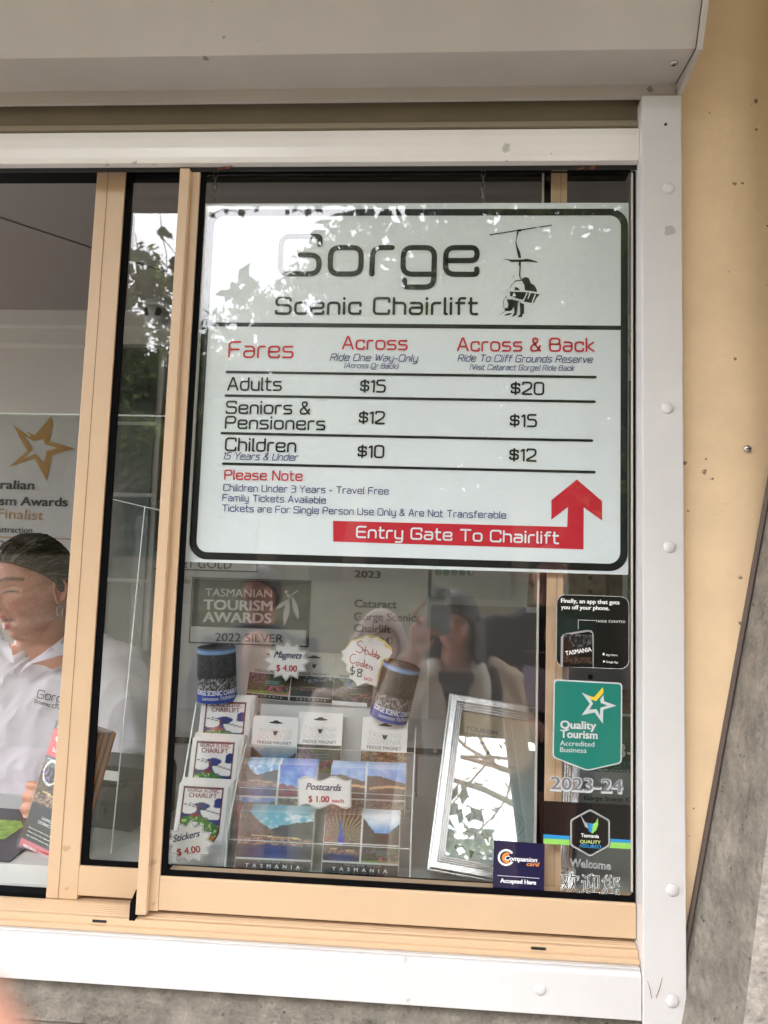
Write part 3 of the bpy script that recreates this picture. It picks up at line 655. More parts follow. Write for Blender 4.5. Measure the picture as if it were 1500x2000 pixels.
# quality assured band
t = thing('quality_assured_sticker', 'black band with blue and green stripes around a hexagon badge', 'sticker', at(1150, 1690, GY))
obj('black_band', MB().poly(ppoly([f1(8, 800), f1(992, 852), f1(990, 1228), f1(8, 1168)], GY), GY + .0003), M_PBLK, t)
obj('blue_stripe', MB().poly(ppoly([f1(8, 1164), f1(990, 1228), f1(990, 1262), f1(8, 1208)], GY), GY + .0002), M_SKY, t)
obj('green_stripe', MB().poly(ppoly([f1(8, 1206), f1(990, 1262), f1(990, 1328), f1(8, 1264)], GY), GY + .0002), M_GREEN, t)
hx = [(515, 890), (728, 1010), (728, 1290), (515, 1408), (300, 1285), (300, 1005)]
def hexa(s): return rpoly(ppoly([f1(515 + (x - 515) * s, 1148 + (y - 1148) * s) for x, y in hx], GY), .0035)
obj('badge', MB().prism(hexa(1.03), GY + .00002, GY + .0004), M_PBLK, t)
mb = MB(); mb.ring(hexa(1.0), hexa(.965), GY - .0001); mb.ring(hexa(.945), hexa(.925), GY - .0001); obj('badge_rim', mb, M_LGREY, t)
mb = MB(); tpx(mb, 'Tasmania', *f1(415, 1192), *f1(610, 1204), 6.8, GY - .0001, offset=.02); obj('badge_name', mb, M_W, t)
mb = MB(); tpx(mb, 'QUALITY', *f1(404, 1258), *f1(628, 1270), 6.4, GY - .0001, offset=.015); obj('badge_quality', mb, M_LIME, t)
mb = MB(); tpx(mb, 'ASSURED', *f1(394, 1304), *f1(634, 1318), 6.8, GY - .0001, offset=.015); obj('badge_assured', mb, M_SKY, t)
mb = MB()
for i in range(9):
    u0, v0 = 414 + i * 5, 962 + i * 14; mb.ribbon(ppoly([f1(u0, v0), f1(455 + i * 4, 1030 + i * 8), f1(508 + i * 1, 1048 + i * 10)], GY), .0004, GY - .0001, cap=False)
obj('wing_lines', mb, M_LGREY, t)
obj('wing_blue', MB().poly(ppoly([f1(*q) for q in ((500, 1040), (545, 1050), (530, 1150), (500, 1130), (488, 1090))], GY), GY - .0001), M_SKY, t)
obj('wing_green', MB().poly(ppoly([f1(*q) for q in ((545, 1050), (575, 1035), (598, 985), (602, 1060), (580, 1120), (540, 1155), (530, 1150))], GY), GY - .0001), MATS['print_green'], t)
# welcome
t = thing('welcome_sticker', 'outlined white word Welcome above Chinese welcome characters', 'sticker', at(1150, 1745, GY))
mb = MB(); tpx(mb, 'Welcome', *f1(292, 1510), *f1(738, 1548), 15.5, GY, outline=.018); obj('english_word', mb, M_LGREY, t)
mb = MB(); tpx(mb, '欢迎您', *f1(190, 1770), *f1(840, 1815), 30, GY, outline=.010); obj('chinese_characters', mb, M_W, t)
mb = MB(); tpx(mb, '欢迎您', *f1(194, 1768), *f1(836, 1812), 29.5, GY + .0003, offset=.008); obj('character_fill', mb, M_PBLK, t)
# companion card (u = 820 + x/4.877, v = 1340 + y/4.878)
g1 = lambda x, y: (820 + x / 4.877, 1340 + y / 4.878)
t = thing('companion_card_sticker', 'square navy sticker reading Companion card Accepted Here', 'sticker', at(1012, 1745, GY))
obj('backing', MB().prism(ppoly([g1(706, 1470), g1(1190, 1505), g1(1182, 1985), g1(694, 1955)], GY - .0005), GY - .0003, GY + .0006), M_NAVY, t)
Yc = GY - .0005
def arc(cx0, cy0, r, a0, a1, n=24): return [g1(cx0 + r * math.cos(math.radians(a0 + (a1 - a0) * i / n)), cy0 + r * math.sin(math.radians(a0 + (a1 - a0) * i / n))) for i in range(n + 1)]
mb = MB(); mb.ribbon(ppoly(arc(822, 1633, 70, 35, 325), Yc), .0030, Yc, cap=False); tpx(mb, 'Companion', *g1(808, 1658), *g1(1118, 1680), 9, Yc, offset=.025, shear=.25)
mb.ribbon(ppoly([g1(738, 1804), g1(1138, 1832)], Yc), .0006, Yc, cap=False); tpx(mb, 'Accepted Here', *g1(766, 1870), *g1(1108, 1892), 8, Yc, offset=.04); obj('lettering', mb, M_W, t)
mb = MB(); mb.ribbon(ppoly(arc(832, 1636, 38, 60, 300), Yc), .0040, Yc + .00002, cap=False); obj('orange_crescent', mb, M_ORG, t)
mb = MB(); tpx(mb, 'card', *g1(1016, 1712), *g1(1140, 1720), 8, Yc, offset=.025, shear=.25); obj('orange_lettering', mb, M_ORG, t)
# ------------------------------------------------------------------ printed pictures (colour per vertex of a fine grid)
def vnoise(u, v, f, seed=0):
    x, y = u * f, v * f; xi, yi = np.floor(x).astype(int), np.floor(y).astype(int); xf, yf = x - xi, y - yi
    def h(a, b):
        n = (a * 374761393 + b * 668265263 + seed * 974711) & 0x7fffffff; n = ((n ^ (n >> 13)) * 1274126177) & 0x7fffffff
        return ((n ^ (n >> 16)) & 0xffff) / 65535.
    sx, sy = xf * xf * (3 - 2 * xf), yf * yf * (3 - 2 * yf)
    return (h(xi, yi) * (1 - sx) + h(xi + 1, yi) * sx) * (1 - sy) + (h(xi, yi + 1) * (1 - sx) + h(xi + 1, yi + 1) * sx) * sy
def fbm(u, v, f, seed=0, o=4): return sum(vnoise(u, v, f * 2 ** i, seed + i * 7) * .5 ** i for i in range(o)) / sum(.5 ** i for i in range(o))
def c_(r, g, b): return np.array(srgb(r, g, b)[:3])
def mixc(A, B, k): k = np.clip(k, 0, 1)[..., None]; return A * (1 - k) + B * k
def tone(c1_, c2_, k): return mixc(np.broadcast_to(c1_, k.shape + (3,)), np.broadcast_to(c2_, k.shape + (3,)), k)
def gorge(u, v, s=0, sky=(150, 190, 230), bridge=True, water=(50, 95, 180)):
    n = fbm(u, v, 14, s); n2 = fbm(u, v, 38, s + 3)
    col = tone(c_(*sky), c_(235, 240, 245), np.clip((n - .45) * 3, 0, 1))
    hl = .98 - 1.0 * np.clip(u - .12, 0, 1) ** .8 + .06 * fbm(u, v * 0, 9, s); hr = .62 + .30 * np.clip(u - .45, 0, 1) ** .7 + .05 * fbm(u, v * 0, 12, s + 5)
    rock = tone(c_(52, 42, 24), c_(150, 122, 72), np.clip((n2 - .3) * 2.2, 0, 1)); wood = tone(c_(18, 24, 12), c_(92, 88, 52), np.clip((n2 - .35) * 2.4, 0, 1))
    col = mixc(col, wood, (v < hr) * 1.); col = mixc(col, rock, (v < hl) * 1.)
    boul = tone(c_(66, 50, 40), c_(206, 176, 158), np.clip((fbm(u, v, 60, s + 8, 2) - .35) * 3, 0, 1))
    col = mixc(col, boul, ((v < .42 + .06 * n) & (v > .2)) * 1.)
    wk = np.clip(1 - np.abs(u - .5) * 1.7, 0, 1); wc = tone(c_(40, 48, 52), c_(*water), wk * (.7 + .3 * n))
    col = mixc(col, wc, (v < .27 + .05 * fbm(u, v * 0, 11, s + 2)) * 1.)
    if bridge: col = mixc(col, np.broadcast_to(c_(225, 205, 160), col.shape), ((np.abs(v - (.50 - .06 * u)) < .012) & (u > .18) & (u < .82)) * 1.)
    return col
def garden(u, v, s=0):
    n = fbm(u, v, 22, s, 3); n2 = fbm(u, v, 9, s + 4)
    col = tone(c_(12, 24, 10), c_(96, 128, 50), np.clip((n - .32) * 2.4, 0, 1))
    col = mixc(col, np.broadcast_to(c_(150, 176, 70), col.shape), (v < .12 + .08 * n2) * .9)
    fl = (fbm(u, v, 30, s + 9, 2) > .62) & (v < .5) & (u > .45); col = mixc(col, np.broadcast_to(c_(226, 130, 160), col.shape), fl * 1.)
    fl = (fbm(u, v, 34, s + 12, 2) > .64) & (v > .5) & (u < .4); col = mixc(col, np.broadcast_to(c_(170, 140, 190), col.shape), fl * 1.)
    gzb = (np.abs(u - .58) < .16) & (v > .42) & (v < .72); col = mixc(col, tone(c_(50, 74, 66), c_(130, 160, 150), (np.sin(v * 60) > 0) * 1.), gzb * 1.)
    return col
def flowers(u, v, s=0):
    n = fbm(u, v, 24, s, 3); col = tone(c_(120, 160, 215), c_(235, 240, 246), np.clip((fbm(u, v, 6, s) - .4) * 3, 0, 1))
    col = mixc(col, tone(c_(40, 50, 24), c_(120, 130, 60), n), (v < .8 - .2 * fbm(u, v * 0, 8, s)) * 1.)
    return mixc(col, tone(c_(120, 30, 60), c_(230, 110, 160), n), ((v < .45 + .1 * np.sin(u * 20)) & (fbm(u, v, 7, s + 2) > .4)) * 1.)
def skyred(u, v, s=0):
    n = fbm(u, v, 20, s, 3); col = tone(c_(60, 130, 215), c_(170, 205, 240), np.clip(1 - v + (fbm(u, v, 8, s) - .5) * 1.4, 0, 1))
    col = mixc(col, tone(c_(70, 16, 26), c_(200, 60, 80), n), (v < .34 - .2 * u + .14 * fbm(u, v * 0, 10, s)) * 1.)
    return mixc(col, tone(c_(110, 110, 20), c_(225, 205, 60), n), ((v < .3 * u + .05 * n) & (u > .6)) * 1.)
def dirt(u, v, s=0):
    n = fbm(u, v, 18, s, 4); return tone(c_(70, 60, 48), c_(196, 178, 150), np.clip((n - .3) * 2, 0, 1))
def peacock(u, v, s=0):
    a = np.arctan2(v - .1, u - .45); r = np.hypot(u - .45, v - .1)
    col = tone(c_(70, 66, 44), c_(188, 176, 140), np.clip(.5 + .5 * np.sin(a * 46 + 4 * fbm(u, v, 10, s)) * np.clip(r * 2, 0, 1), 0, 1) * (.5 + fbm(u, v, 40, s)))
    col = mixc(col, tone(c_(150, 70, 60), c_(190, 120, 100), fbm(u, v, 40, s)), ((u < .25) & (fbm(u, v, 30, s + 3, 2) > .55)) * 1.)
    bd = (np.abs(u - .46 + .06 * (v - .1)) < .10 * (1 - v) ** 1.3) & (v < .78); return mixc(col, tone(c_(60, 60, 190), c_(30, 150, 190), v), bd * 1.)
def valley(u, v, s=0):
    n = fbm(u, v, 8, s); n2 = fbm(u, v, 34, s + 5); col = tone(c_(90, 170, 225), c_(240, 246, 250), np.clip(v * 1.6 - .7 + n * .5, 0, 1))
    h_ = np.maximum(.92 - 1.5 * u, .30 + 1.1 * np.clip(u - .62, 0, 1)) + .05 * n; wood = tone(c_(30, 34, 26), c_(116, 108, 80), np.clip((n2 - .3) * 2, 0, 1))
    return mixc(col, wood, (v < np.maximum(h_, .42)) * 1.)
def bridgepic(u, v, s=0):
    n2 = fbm(u, v, 30, s); col = tone(c_(120, 160, 220), c_(205, 222, 240), v * 0 + fbm(u, v, 6, s)); h_ = .72 - .3 * np.clip(u - .35, 0, 1) + .06 * fbm(u, v * 0, 16, s)
    col = mixc(col, tone(c_(54, 42, 30), c_(150, 124, 88), n2), (v < h_) * 1.); yb = .32 + .10 * np.sin(u * 2.4)
    return mixc(col, np.broadcast_to(c_(222, 190, 150), col.shape), ((np.abs(v - yb) < .035) & (u > .1)) * 1.)
def quad4(fa, fb, fc, fd, us=.5, vs_=.42):
    def f(u, v):
        out = np.zeros(u.shape + (3,))
        for fn, mk, uu, vv in ((fa, (u < us) & (v >= vs_), u / us, (v - vs_) / (1 - vs_)), (fb, (u >= us) & (v >= vs_), (u - us) / (1 - us), (v - vs_) / (1 - vs_)),
                               (fc, (u < us) & (v < vs_), u / us, v / vs_), (fd, (u >= us) & (v < vs_), (u - us) / (1 - us), v / vs_)):
            out[mk] = fn(uu, vv)[mk]
        line = (np.abs(u - us) < .012) | (np.abs(v - vs_) < .014); out[line] = c_(235, 235, 230); return out
    return f
def blackstrip(fn, h=.20):
    def f(u, v):
        out = fn(u, np.clip((v - h) / (1 - h), 0, 1)); out[v < h] = c_(26, 25, 26); out[np.abs(v - h) < .012] = c_(225, 225, 220); return out
    return f
def shieldpic(u, v):
    white = c_(240, 240, 240); col = np.broadcast_to(white, u.shape + (3,)).copy()
    # outline: straight sides curving to a point at the lower left, like the badge
    xr = np.where(v > .42, .93, .93 - ((.42 - v) / .42) ** 2.2 * .62); xl = np.where(v > .42, .08, .08 + ((.42 - v) / .42) ** 2.2 * .24); vb, vt = .03, .965
    ins = (u > xl) & (u < xr) & (v > vb) & (v < vt); ins2 = (u > xl + .035) & (u < xr - .035) & (v > vb + .03) & (v < vt - .025)
    col[ins] = c_(126, 22, 46); col[ins2] = white
    n = fbm(u, v, 7, 5, 3); blue = ins2 & (v < .74 + .12 * (n - .5) + .10 * (u > .75) * u) & (v > .45); col[blue] = c_(34, 74, 152)
    cl1 = ins2 & (((u - .20) / .22) ** 2 + ((v - .66) / .065) ** 2 + (n - .5) * 1.2 < 1); cl2 = ins2 & (((u - .78) / .30) ** 2 + ((v - .61) / .08) ** 2 + (n - .5) * 1.2 < 1); col[cl1 | cl2] = white
    gr = ins2 & (v < .50 + .07 * np.sin(u * 4.4) + .03 * (n - .5)); col[gr] = c_(70, 146, 56); sp = gr & (fbm(u, v, 26, 2, 2) > .66); col[sp] = c_(200, 226, 160)
    go = ins2 & (v < .31 + .05 * (fbm(u, v * .2, 40, 3, 2) - .5) * 2); col[go] = c_(214, 160, 46); col[go & (fbm(u, v * .3, 50, 6, 2) > .58)] = c_(150, 100, 30)
    wire = ins2 & (np.abs(v - (.73 - .16 * (u - .1))) < .006); col[wire] = c_(50, 50, 70)
    red = (np.abs(u - (.40 + (v - .6) * .25)) < .016) & (v > .57) & (v < .72); red |= (((u - .38) / .12) ** 2 + ((v - .575) / .016) ** 2 < 1); col[red & ins2] = c_(170, 50, 66)
    pw = (((u - .38) / .085) ** 2 + ((v - .42) / .07) ** 2 < 1); col[pw & ins2] = c_(236, 236, 244); pp = (((u - .42) / .05) ** 2 + ((v - .40) / .05) ** 2 < 1); col[pp & ins2] = c_(96, 74, 130)
    return col
def stubbypic(u, v):   # u around, v up
    n2 = fbm(u, v, 34, 4); n = fbm(u, v, 12, 9)
    col = tone(c_(14, 20, 18), c_(96, 100, 96), np.clip((n2 - .35) * 2, 0, 1)); col = mixc(col, np.broadcast_to(c_(150, 180, 215), col.shape), (v > .93 - .04 * n) * 1.)
    rk = tone(c_(30, 32, 36), c_(190, 190, 190), np.clip((fbm(u, v, 50, 3, 2) - .4) * 3, 0, 1)); col = mixc(col, rk, ((v < .46) & (v > .24)) * 1.)
    col = mixc(col, np.broadcast_to(c_(225, 225, 225), col.shape), (np.abs(v - .52) < .008) * 1.); return mixc(col, np.broadcast_to(c_(44, 92, 178), col.shape), (v < .23 + .02 * n) * 1.)
M_PRINT = mat('glossy_print', (1, 1, 1, 1), .28, attr='ink', coat=.25)
M_CLOTHP = mat('matt_print', (1, 1, 1, 1), .7, attr='ink')
def printed(name, x0, x1, z0, z1, y, fn, parent, nu=44, nv=40, m=None, post=None, mask=None):
    """a flat print in local x,z; post bends it (vectorised)"""
    U, Vv = np.meshgrid(np.linspace(0, 1, nu), np.linspace(0, 1, nv)); col = np.clip(fn(U, Vv), 0, 1) ** (1.5 if m is None else 1)
    X, Zz = x0 + U * (x1 - x0), z0 + Vv * (z1 - z0); Yy = np.full_like(X, y)
    if post: X, Yy, Zz = post(U, Vv, X, Yy, Zz)
    me = bpy.data.meshes.new(name); vs = np.stack([X, Yy, Zz], -1).reshape(-1, 3)
    fs = [(j * nu + i, j * nu + i + 1, (j + 1) * nu + i + 1, (j + 1) * nu + i) for j in range(nv - 1) for i in range(nu - 1)]
    if mask is not None: mk = mask(U, Vv).reshape(-1); fs = [f for f in fs if all(mk[k] for k in f)]
    me.from_pydata(vs.tolist(), [], fs); ca = me.color_attributes.new('ink', 'FLOAT_COLOR', 'POINT')
    ca.data.foreach_set('color', np.concatenate([col.reshape(-1, 3), np.ones((nu * nv, 1))], 1).astype(np.float32).ravel())
    me.polygons.foreach_set('use_smooth', [True] * len(me.polygons)); me.update()
    o = bpy.data.objects.new(name, me); C.objects.link(o); me.materials.append(m or M_PRINT); o.parent = parent; WL[o.name] = wl(parent); return o

# app sticker's dark teal picture and phone screen (local to the sticker)
t, xa, xb, za, zb_ = APP; q = wl(t)
printed('backing_print', xa - q.x + .001, xb - q.x - .001, za - q.z + .001, zb_ - q.z - .001, GY + .00014 - q.y, app_print, t, 30, 30,
        mask=lambda u, v: ((np.abs(u - .5) < .42) | (np.abs(v - .5) < .42) | (np.hypot(np.abs(u - .5) - .40, np.abs(v - .5) - .40) < .1)))
s0, s1 = at(*d1(272, 1200), GY), at(*d1(645, 800), GY)
printed('screen_picture', s0.x - q.x, s1.x - q.x, s0.z - q.z, s1.z - q.z, GY + .00003 - q.y, lambda u, v: gorge(u, v * .9 + .2, 3, (70, 80, 84), False, (20, 30, 40)) * .35, t, 30, 30)

# ------------------------------------------------------------------ placing leaning cards
def place(bl, br, topy, Y, tilt):
    """origin, roll, width and height of a card whose bottom corners and top edge the photo shows; bottom edge at depth Y"""
    P0, P1 = at(*bl, Y), at(*br, Y); wd = math.hypot(P1.x - P0.x, P1.z - P0.z); roll = math.atan2(P1.z - P0.z, P1.x - P0.x)
    up = Vector((0, math.sin(tilt), math.cos(tilt)))
    h = .05
    for _ in range(12):
        q = ROT.transposed() @ (P0 + up * h - CAM); py = CY - F * q.y / -q.z; h *= (bl[1] - topy) / max(1e-3, (bl[1] - py))
    return P0, roll, wd, h
def lean(name, label, cat, bl, br, topy, Y, tilt, group=None):
    P0, roll, wd, h = place(bl, br, topy, Y, tilt)
    t = thing(name, label, cat, P0, (0, 0, 0), group); t.rotation_mode = 'QUATERNION'
    Rm = Matrix.Rotation(-roll, 3, 'Y') @ Matrix.Rotation(-tilt, 3, 'X'); t.rotation_quaternion = Rm.to_quaternion(); WL[t.name] = Vector((0, 0, 0))
    return t, wd, h
M_CARD = mat('card_white', srgb(236, 236, 234), .45); M_CREAMCARD = mat('card_grey', srgb(196, 194, 186), .5)
def lbox(name, x0, x1, y0, y1, z0, z1, m, p, **k): return obj(name, MB().box(x0, x1, y0, y1, z0, z1), m, p, local=True, **k)

SHZ = at(700, 1712, .09).z       # top of the display shelf
struct(bx('display_shelf', -1.5, .95, .062, .60, SHZ - .03, SHZ - .001, mat('shelf_laminate', srgb(196, 200, 198), .35, var=.03)))
struct(bx('sill_ledge', -1.43, .36, .0605, .0619, .93, SHZ - .03, M_CAB))

# sticker stacks
def local_text(s, x0, x1, z, capm, y, m, parent, name='lettering', **k):
    mb = MB(); text2(mb, s, (x0, z), (x1, z), capm, y, **k); return obj(name, mb, m, parent, local=True)
M_MAR = mat('print_maroon', srgb(130, 24, 46), .4)
def sticker_stack(bl, br, topy, Y, label):
    t, wd, h = lean('sticker_stack', label, 'stickers', bl, br, topy, Y, math.radians(13), 'stacks of shield stickers in the tiered holder')
    for i in range(3): lbox('sticker', .002 * i, wd - .0005 + .0028 * i, .0006 + .0030 * i, .0030 + .0030 * i, 0, h - .0012 + .0035 * i, M_CARD, t, bevel=.0006)
    lbox('sticker_pile', .001, wd + .006, .010, .024, 0, h + .008, M_CARD, t, bevel=.001)
    printed('shield_print', .002, wd - .002, .008, h - .002, .0002, shieldpic, t, 60, 76)
    local_text('GORGE SCENIC', wd * .18, wd * .82, h * .885, h * .048, -.0002, M_MAR, t, offset=.02); local_text('CHAIRLIFT', wd * .22, wd * .78, h * .815, h * .058, -.0002, M_MAR, t, offset=.02)
sticker_stack((331, 1685), (431, 1691), 1527, .105, 'lowest of the three shield sticker stacks, half behind the Stickers price star')
sticker_stack((357, 1603), (452, 1608), 1439, .150, 'middle one of the three stacks of shield stickers')
sticker_stack((378, 1512), (478, 1516), 1362, .195, 'uppermost of the three shield sticker stacks, directly under the left can cooler')

# postcards
def post_stack(bl, br, topy, Y, fn, label, strip, small=None, n=9, tilt=20):
    t, wd, h = lean('postcard_stack', label, 'postcards', bl, br, topy, Y, math.radians(tilt), 'stacks of postcards on sale in the rack')
    f2 = blackstrip(fn) if strip else fn
    printed('picture', .0004, wd - .0004, .0004, h - .0004, -.0001, f2, t, 84, 64)
    lbox('card', 0, wd, 0, .0010, 0, h, M_CARD, t)
    base = None; dx = 0
    def topband(u, v): return f2(u, np.clip(.86 + .13 * v, 0, 1) + 0 * u)
    for i in range(1, n):
        dy, dz = .0024 * i, .0016 * i
        if base is None: base = lbox('card', 0, wd, 0, .0014, 0, h, M_CARD, t); c = base; pb = printed('picture', .0003, wd - .0003, h - .008, h - .0002, -.0001, topband, t, 50, 4); k = pb
        else:
            c = base.copy(); C.objects.link(c); c.parent = t; k = pb.copy(); C.objects.link(k); k.parent = t
        off = (random.uniform(-.0008, .0012), dy, dz); c.location = off; k.location = off
    if strip:
        local_text(strip[0], wd * .14, wd * .86, h * .060, h * .058, -.0004, M_W, t, offset=.02, space=2.3); local_text(strip[1], wd * .30, wd * .78, h * .148, h * .030, -.0004, M_LGREY, t, space=1.3)
    return t
post_stack((457, 1699), (606, 1706), 1583, .10, lambda u, v: gorge(u, v, 0, (120, 190, 205)), 'postcard stack with a large river basin and footbridge picture, lower left of the rack', ('TASMANIA', 'Cataract Gorge Chairlift'))
post_stack((627, 1706), (777, 1714), 1588, .10, quad4(peacock, valley, lambda u, v: gorge(u, v * .7, 9, water=(60, 100, 170)), garden, .5, .38), 'postcard stack of four pictures with a peacock, lower right of the rack', ('TASMANIA', 'Cataract Gorge  Launceston'))
post_stack((463, 1592), (612, 1597), 1490, .148, quad4(lambda u, v: gorge(u, v, 1, (140, 190, 225)), skyred, flowers, dirt, .50, .36), 'postcard stack of four pictures with red flowers and blue sky, behind the river basin postcards', None)
post_stack((641, 1592), (790, 1598), 1497, .148, quad4(lambda u, v: bridgepic(u, v, 2), bridgepic, dirt, lambda u, v: dirt(u, v, 5), .47, .34), 'postcard stack with an arched bridge picture, behind the peacock postcards', None)

# magnets
def magnet(bl, br, topy, hdr, Y, fn, label, strip=None, wstrip=False, grp='packs of fridge magnets', hcol=None, tas=True):
    t, wd, h = lean('fridge_magnet', label, 'fridge magnet', bl, br, topy, Y, math.radians(12), grp)
    hh = h * hdr
    f2 = blackstrip(fn, .17) if strip else fn
    lbox('backing', 0, wd, .0002, .0012, 0, h, M_CARD, t)
    printed('picture', .0005, wd - .0005, .001, h - hh, -.0012, f2, t, 48, 40); lbox('magnet_block', .0008, wd - .0008, -.0010, .0001, .0012, h - hh - .0002, M_CARD, t)
    # header card with the hang hole
    o = MB(); cx0 = wd / 2; hz = h - hh * .22
    ho = []
    for i in range(24):
        a_ = 2 * math.pi * i / 24; rx = .0125; rz = .0018; x = rx * math.cos(a_); z = rz * math.sin(a_)
        if abs(x) < .005: z += .0022 * (1 if z > 0 else 0)
        ho.append((cx0 + x, hz + z))
    obj('header_card', MB().prism(rrect(0, wd, h - hh, h, .002, 3), -.0014, -.0006), hcol or M_CARD, t, local=True)
    obj('hang_hole', MB().poly(ho, -.0016), M_DARK, t, local=True)
    if tas:
        local_text('TASMANIA', wd * .14, wd * .88, h - hh * .60, hh * .17, -.0017, MATS['emboss'], t); local_text('SOUVENIR', wd * .13, wd * .87, h - hh * .80, hh * .17, -.0017, MATS['emboss'], t)
        obj('island_mark', MB().poly([(cx0 + dx * .001, h - hh * .60 + dz * .001) for dx, dz in ((-4.4, 5.2), (-1, 4.3), (2.6, 4.8), (4.6, 5), (4, 1), (2.4, -2.2), (0, -3), (-2.4, -1.4))], -.0019), MATS['print_navy'], t, local=True)
    local_text('FRIDGE MAGNET', wd * .13, wd * .88, h - hh * .955, hh * .10, -.0017, MATS['print_ink'], t, offset=.01)
    if strip: local_text('TASMANIA', wd * .15, wd * .85, h * .035, h * .045, -.0016, M_LGREY, t, space=2.0)
    if wstrip: lbox('caption_strip', 0, wd, -.0018, -.0013, .001, h * .085, M_CARD, t); lbox('caption_mark', wd * .88, wd * .99, -.0020, -.00185, .001, h * .085, mat('brown_print', srgb(90, 70, 40), .5), t)
    return t
mat('emboss', srgb(206, 206, 204), .4); mat('print_ink', srgb(46, 46, 70), .5)
magnet((486, 1503), (576, 1508), 1397, .54, .200, lambda u, v: valley(u, v, 4) * .7, 'magnet pack with white header card in the middle row, above the red flower postcards')
magnet((576, 1508), (664, 1512), 1390, .54, .203, lambda u, v: garden(u, v, 5), 'magnet pack in the middle row, behind the Postcards price tag')
magnet((702, 1508), (792, 1514), 1400, .60, .200, lambda u, v: dirt(u, v, 9) * np.array([1.1, 1.0, .85]), 'magnet pack in the middle row with brown pictures, right below the tilted can cooler')
magnet((480, 1362), (563, 1370), 1264, .50, .262, garden, 'magnet pack with garden rotunda picture, left in the top row', strip=True, hcol=M_CREAMCARD)
magnet((565, 1370), (649, 1375), 1272, .48, .262, lambda u, v: gorge(u, v, 6, (60, 80, 110), True, (20, 40, 80)) * .6, 'dark gorge magnet pack, middle of the top row behind the Magnets star', strip=True, hcol=M_CREAMCARD)
magnet((648, 1377), (726, 1383), 1276, .48, .262, lambda u, v: garden(u, v, 8) * .8 + gorge(u, v, 2) * .4, 'magnet pack with white caption strip, right in the top row', wstrip=True, hcol=M_CREAMCARD)

# can coolers
def cooler(cx0, top, bot, half, Y, tiltdeg, label):
    pt, pb = at(cx0[0], top, Y), at(cx0[1], bot, Y); H = (pt - pb).length; r = half * (Y + 1.2) / F
    t = thing('can_cooler', label, 'can cooler', pb, (0, 0, 0), 'can coolers printed with the gorge'); t.rotation_euler = (math.radians(6), math.radians(tiltdeg), 0); WL[t.name] = Vector((0, 0, 0))
    def bend(u, v, X, Yy, Zz): a_ = (u - .5) * 2 * math.pi * .97 - math.pi / 2; rr = r * (1 - .03 * v); return rr * np.cos(a_), rr * np.sin(a_), Zz
    printed('printed_sleeve', 0, 1, 0, H, 0, lambda u, v: stubbypic(u * 2.6, v) ** 1.45, t, 90, 50, post=bend, m=mat('neoprene_print', (1, 1, 1, 1), .8, attr='ink'))
    obj('inner_sleeve', MB().lathe([(r * .93, .004), (r * .91, H - .001), (r * .965, H), (r * .985, H - .002)], 32), mat('black_neoprene', (.012, .012, .014, 1), .85), t, local=True, smooth=True)
    for s, zf, sc, off in (('GORGE SCENIC CHAIRLIFT', .155, .085, .02), ('Launceston TASMANIA', .065, .065, 0)):
        v, f = text_mesh(s, offset=off, shear=0 if off else .2); x0, x1 = v[:, 0].min(), v[:, 0].max(); mb = MB()
        Wd = 2.15 if off else 1.5; a0 = -2.6 if off else -2.1
        mb.add([(1.004 * r * math.cos(a0 + (p[0] - x0) / (x1 - x0) * Wd * 1.25), 1.004 * r * math.sin(a0 + (p[0] - x0) / (x1 - x0) * Wd * 1.25), H * zf + p[1] * H * sc / CAPH) for p in v], f)
        obj('sleeve_lettering', mb, M_W, t, local=True)
cooler((429, 424), 1262, 1366, 38, .235, -2, 'upright can cooler with gorge photo and blue foot, left of the magnets')
cooler((780, 759), 1294, 1402, 37, .225, 13, 'tilted can cooler leaning right of the Stubby Coolers star')

# price tags
def star_tag(x0, x1, y0, y1, Y, n, label, r_in=.74, rot=0, rim=True):
    c = at((x0 + x1) / 2, (y0 + y1) / 2, Y); rx, rz = (x1 - x0) / 2 * (Y + 1.2) / F, (y1 - y0) / 2 * (Y + 1.2) / F
    t = thing('price_tag', label, 'price tag', c)
    def sp(s): return [(c.x + rx * s * (1 if i % 2 == 0 else r_in) * math.cos(rot + math.pi * i / n), c.z + rz * s * (1 if i % 2 == 0 else r_in) * math.sin(rot + math.pi * i / n)) for i in range(2 * n)]
    obj('tag_card', MB().prism(sp(1), Y, Y + .0008), M_CARD, t)
    if rim: obj('tag_outline', MB().ring(sp(.955), sp(.925), Y - .0003), M_NAVYINK, t)
    return t, c
M_NAVYINK = mat('navy_ink', srgb(30, 50, 92), .5); M_REDINK = mat('red_ink', srgb(176, 50, 50), .5)
def txt(t, s, x0, y0, x1, y1, cap_, Y, m, nm='lettering', **k): mb = MB(); tpx(mb, s, x0, y0, x1, y1, cap_, Y - .0004, **k); obj(nm, mb, m, t)
Y = .236; t, c = star_tag(513, 607, 1250, 1330, Y, 12, 'white star price tag reading Magnets $ 4.00')
txt(t, 'Magnets', 534, 1284, 590, 1287, 13, Y, M_NAVYINK, offset=.025, shear=.45); txt(t, '$ 4.00', 539, 1310, 580, 1312, 12, Y, M_REDINK, offset=.03)
Y = .072; t, c = star_tag(322, 419, 1604, 1688, Y, 12, 'white star price tag reading Stickers $ 4.00')
txt(t, 'Stickers', 338, 1645, 392, 1633, 13, Y, M_NAVYINK, offset=.025, shear=.45); txt(t, '$ 4.00', 346, 1671, 392, 1664, 13, Y, M_REDINK, offset=.03)
Y = .088; c = at(634, 1548, Y); t = thing('price_tag', 'wavy white price tag reading Postcards $ 1.00 each', 'price tag', c)
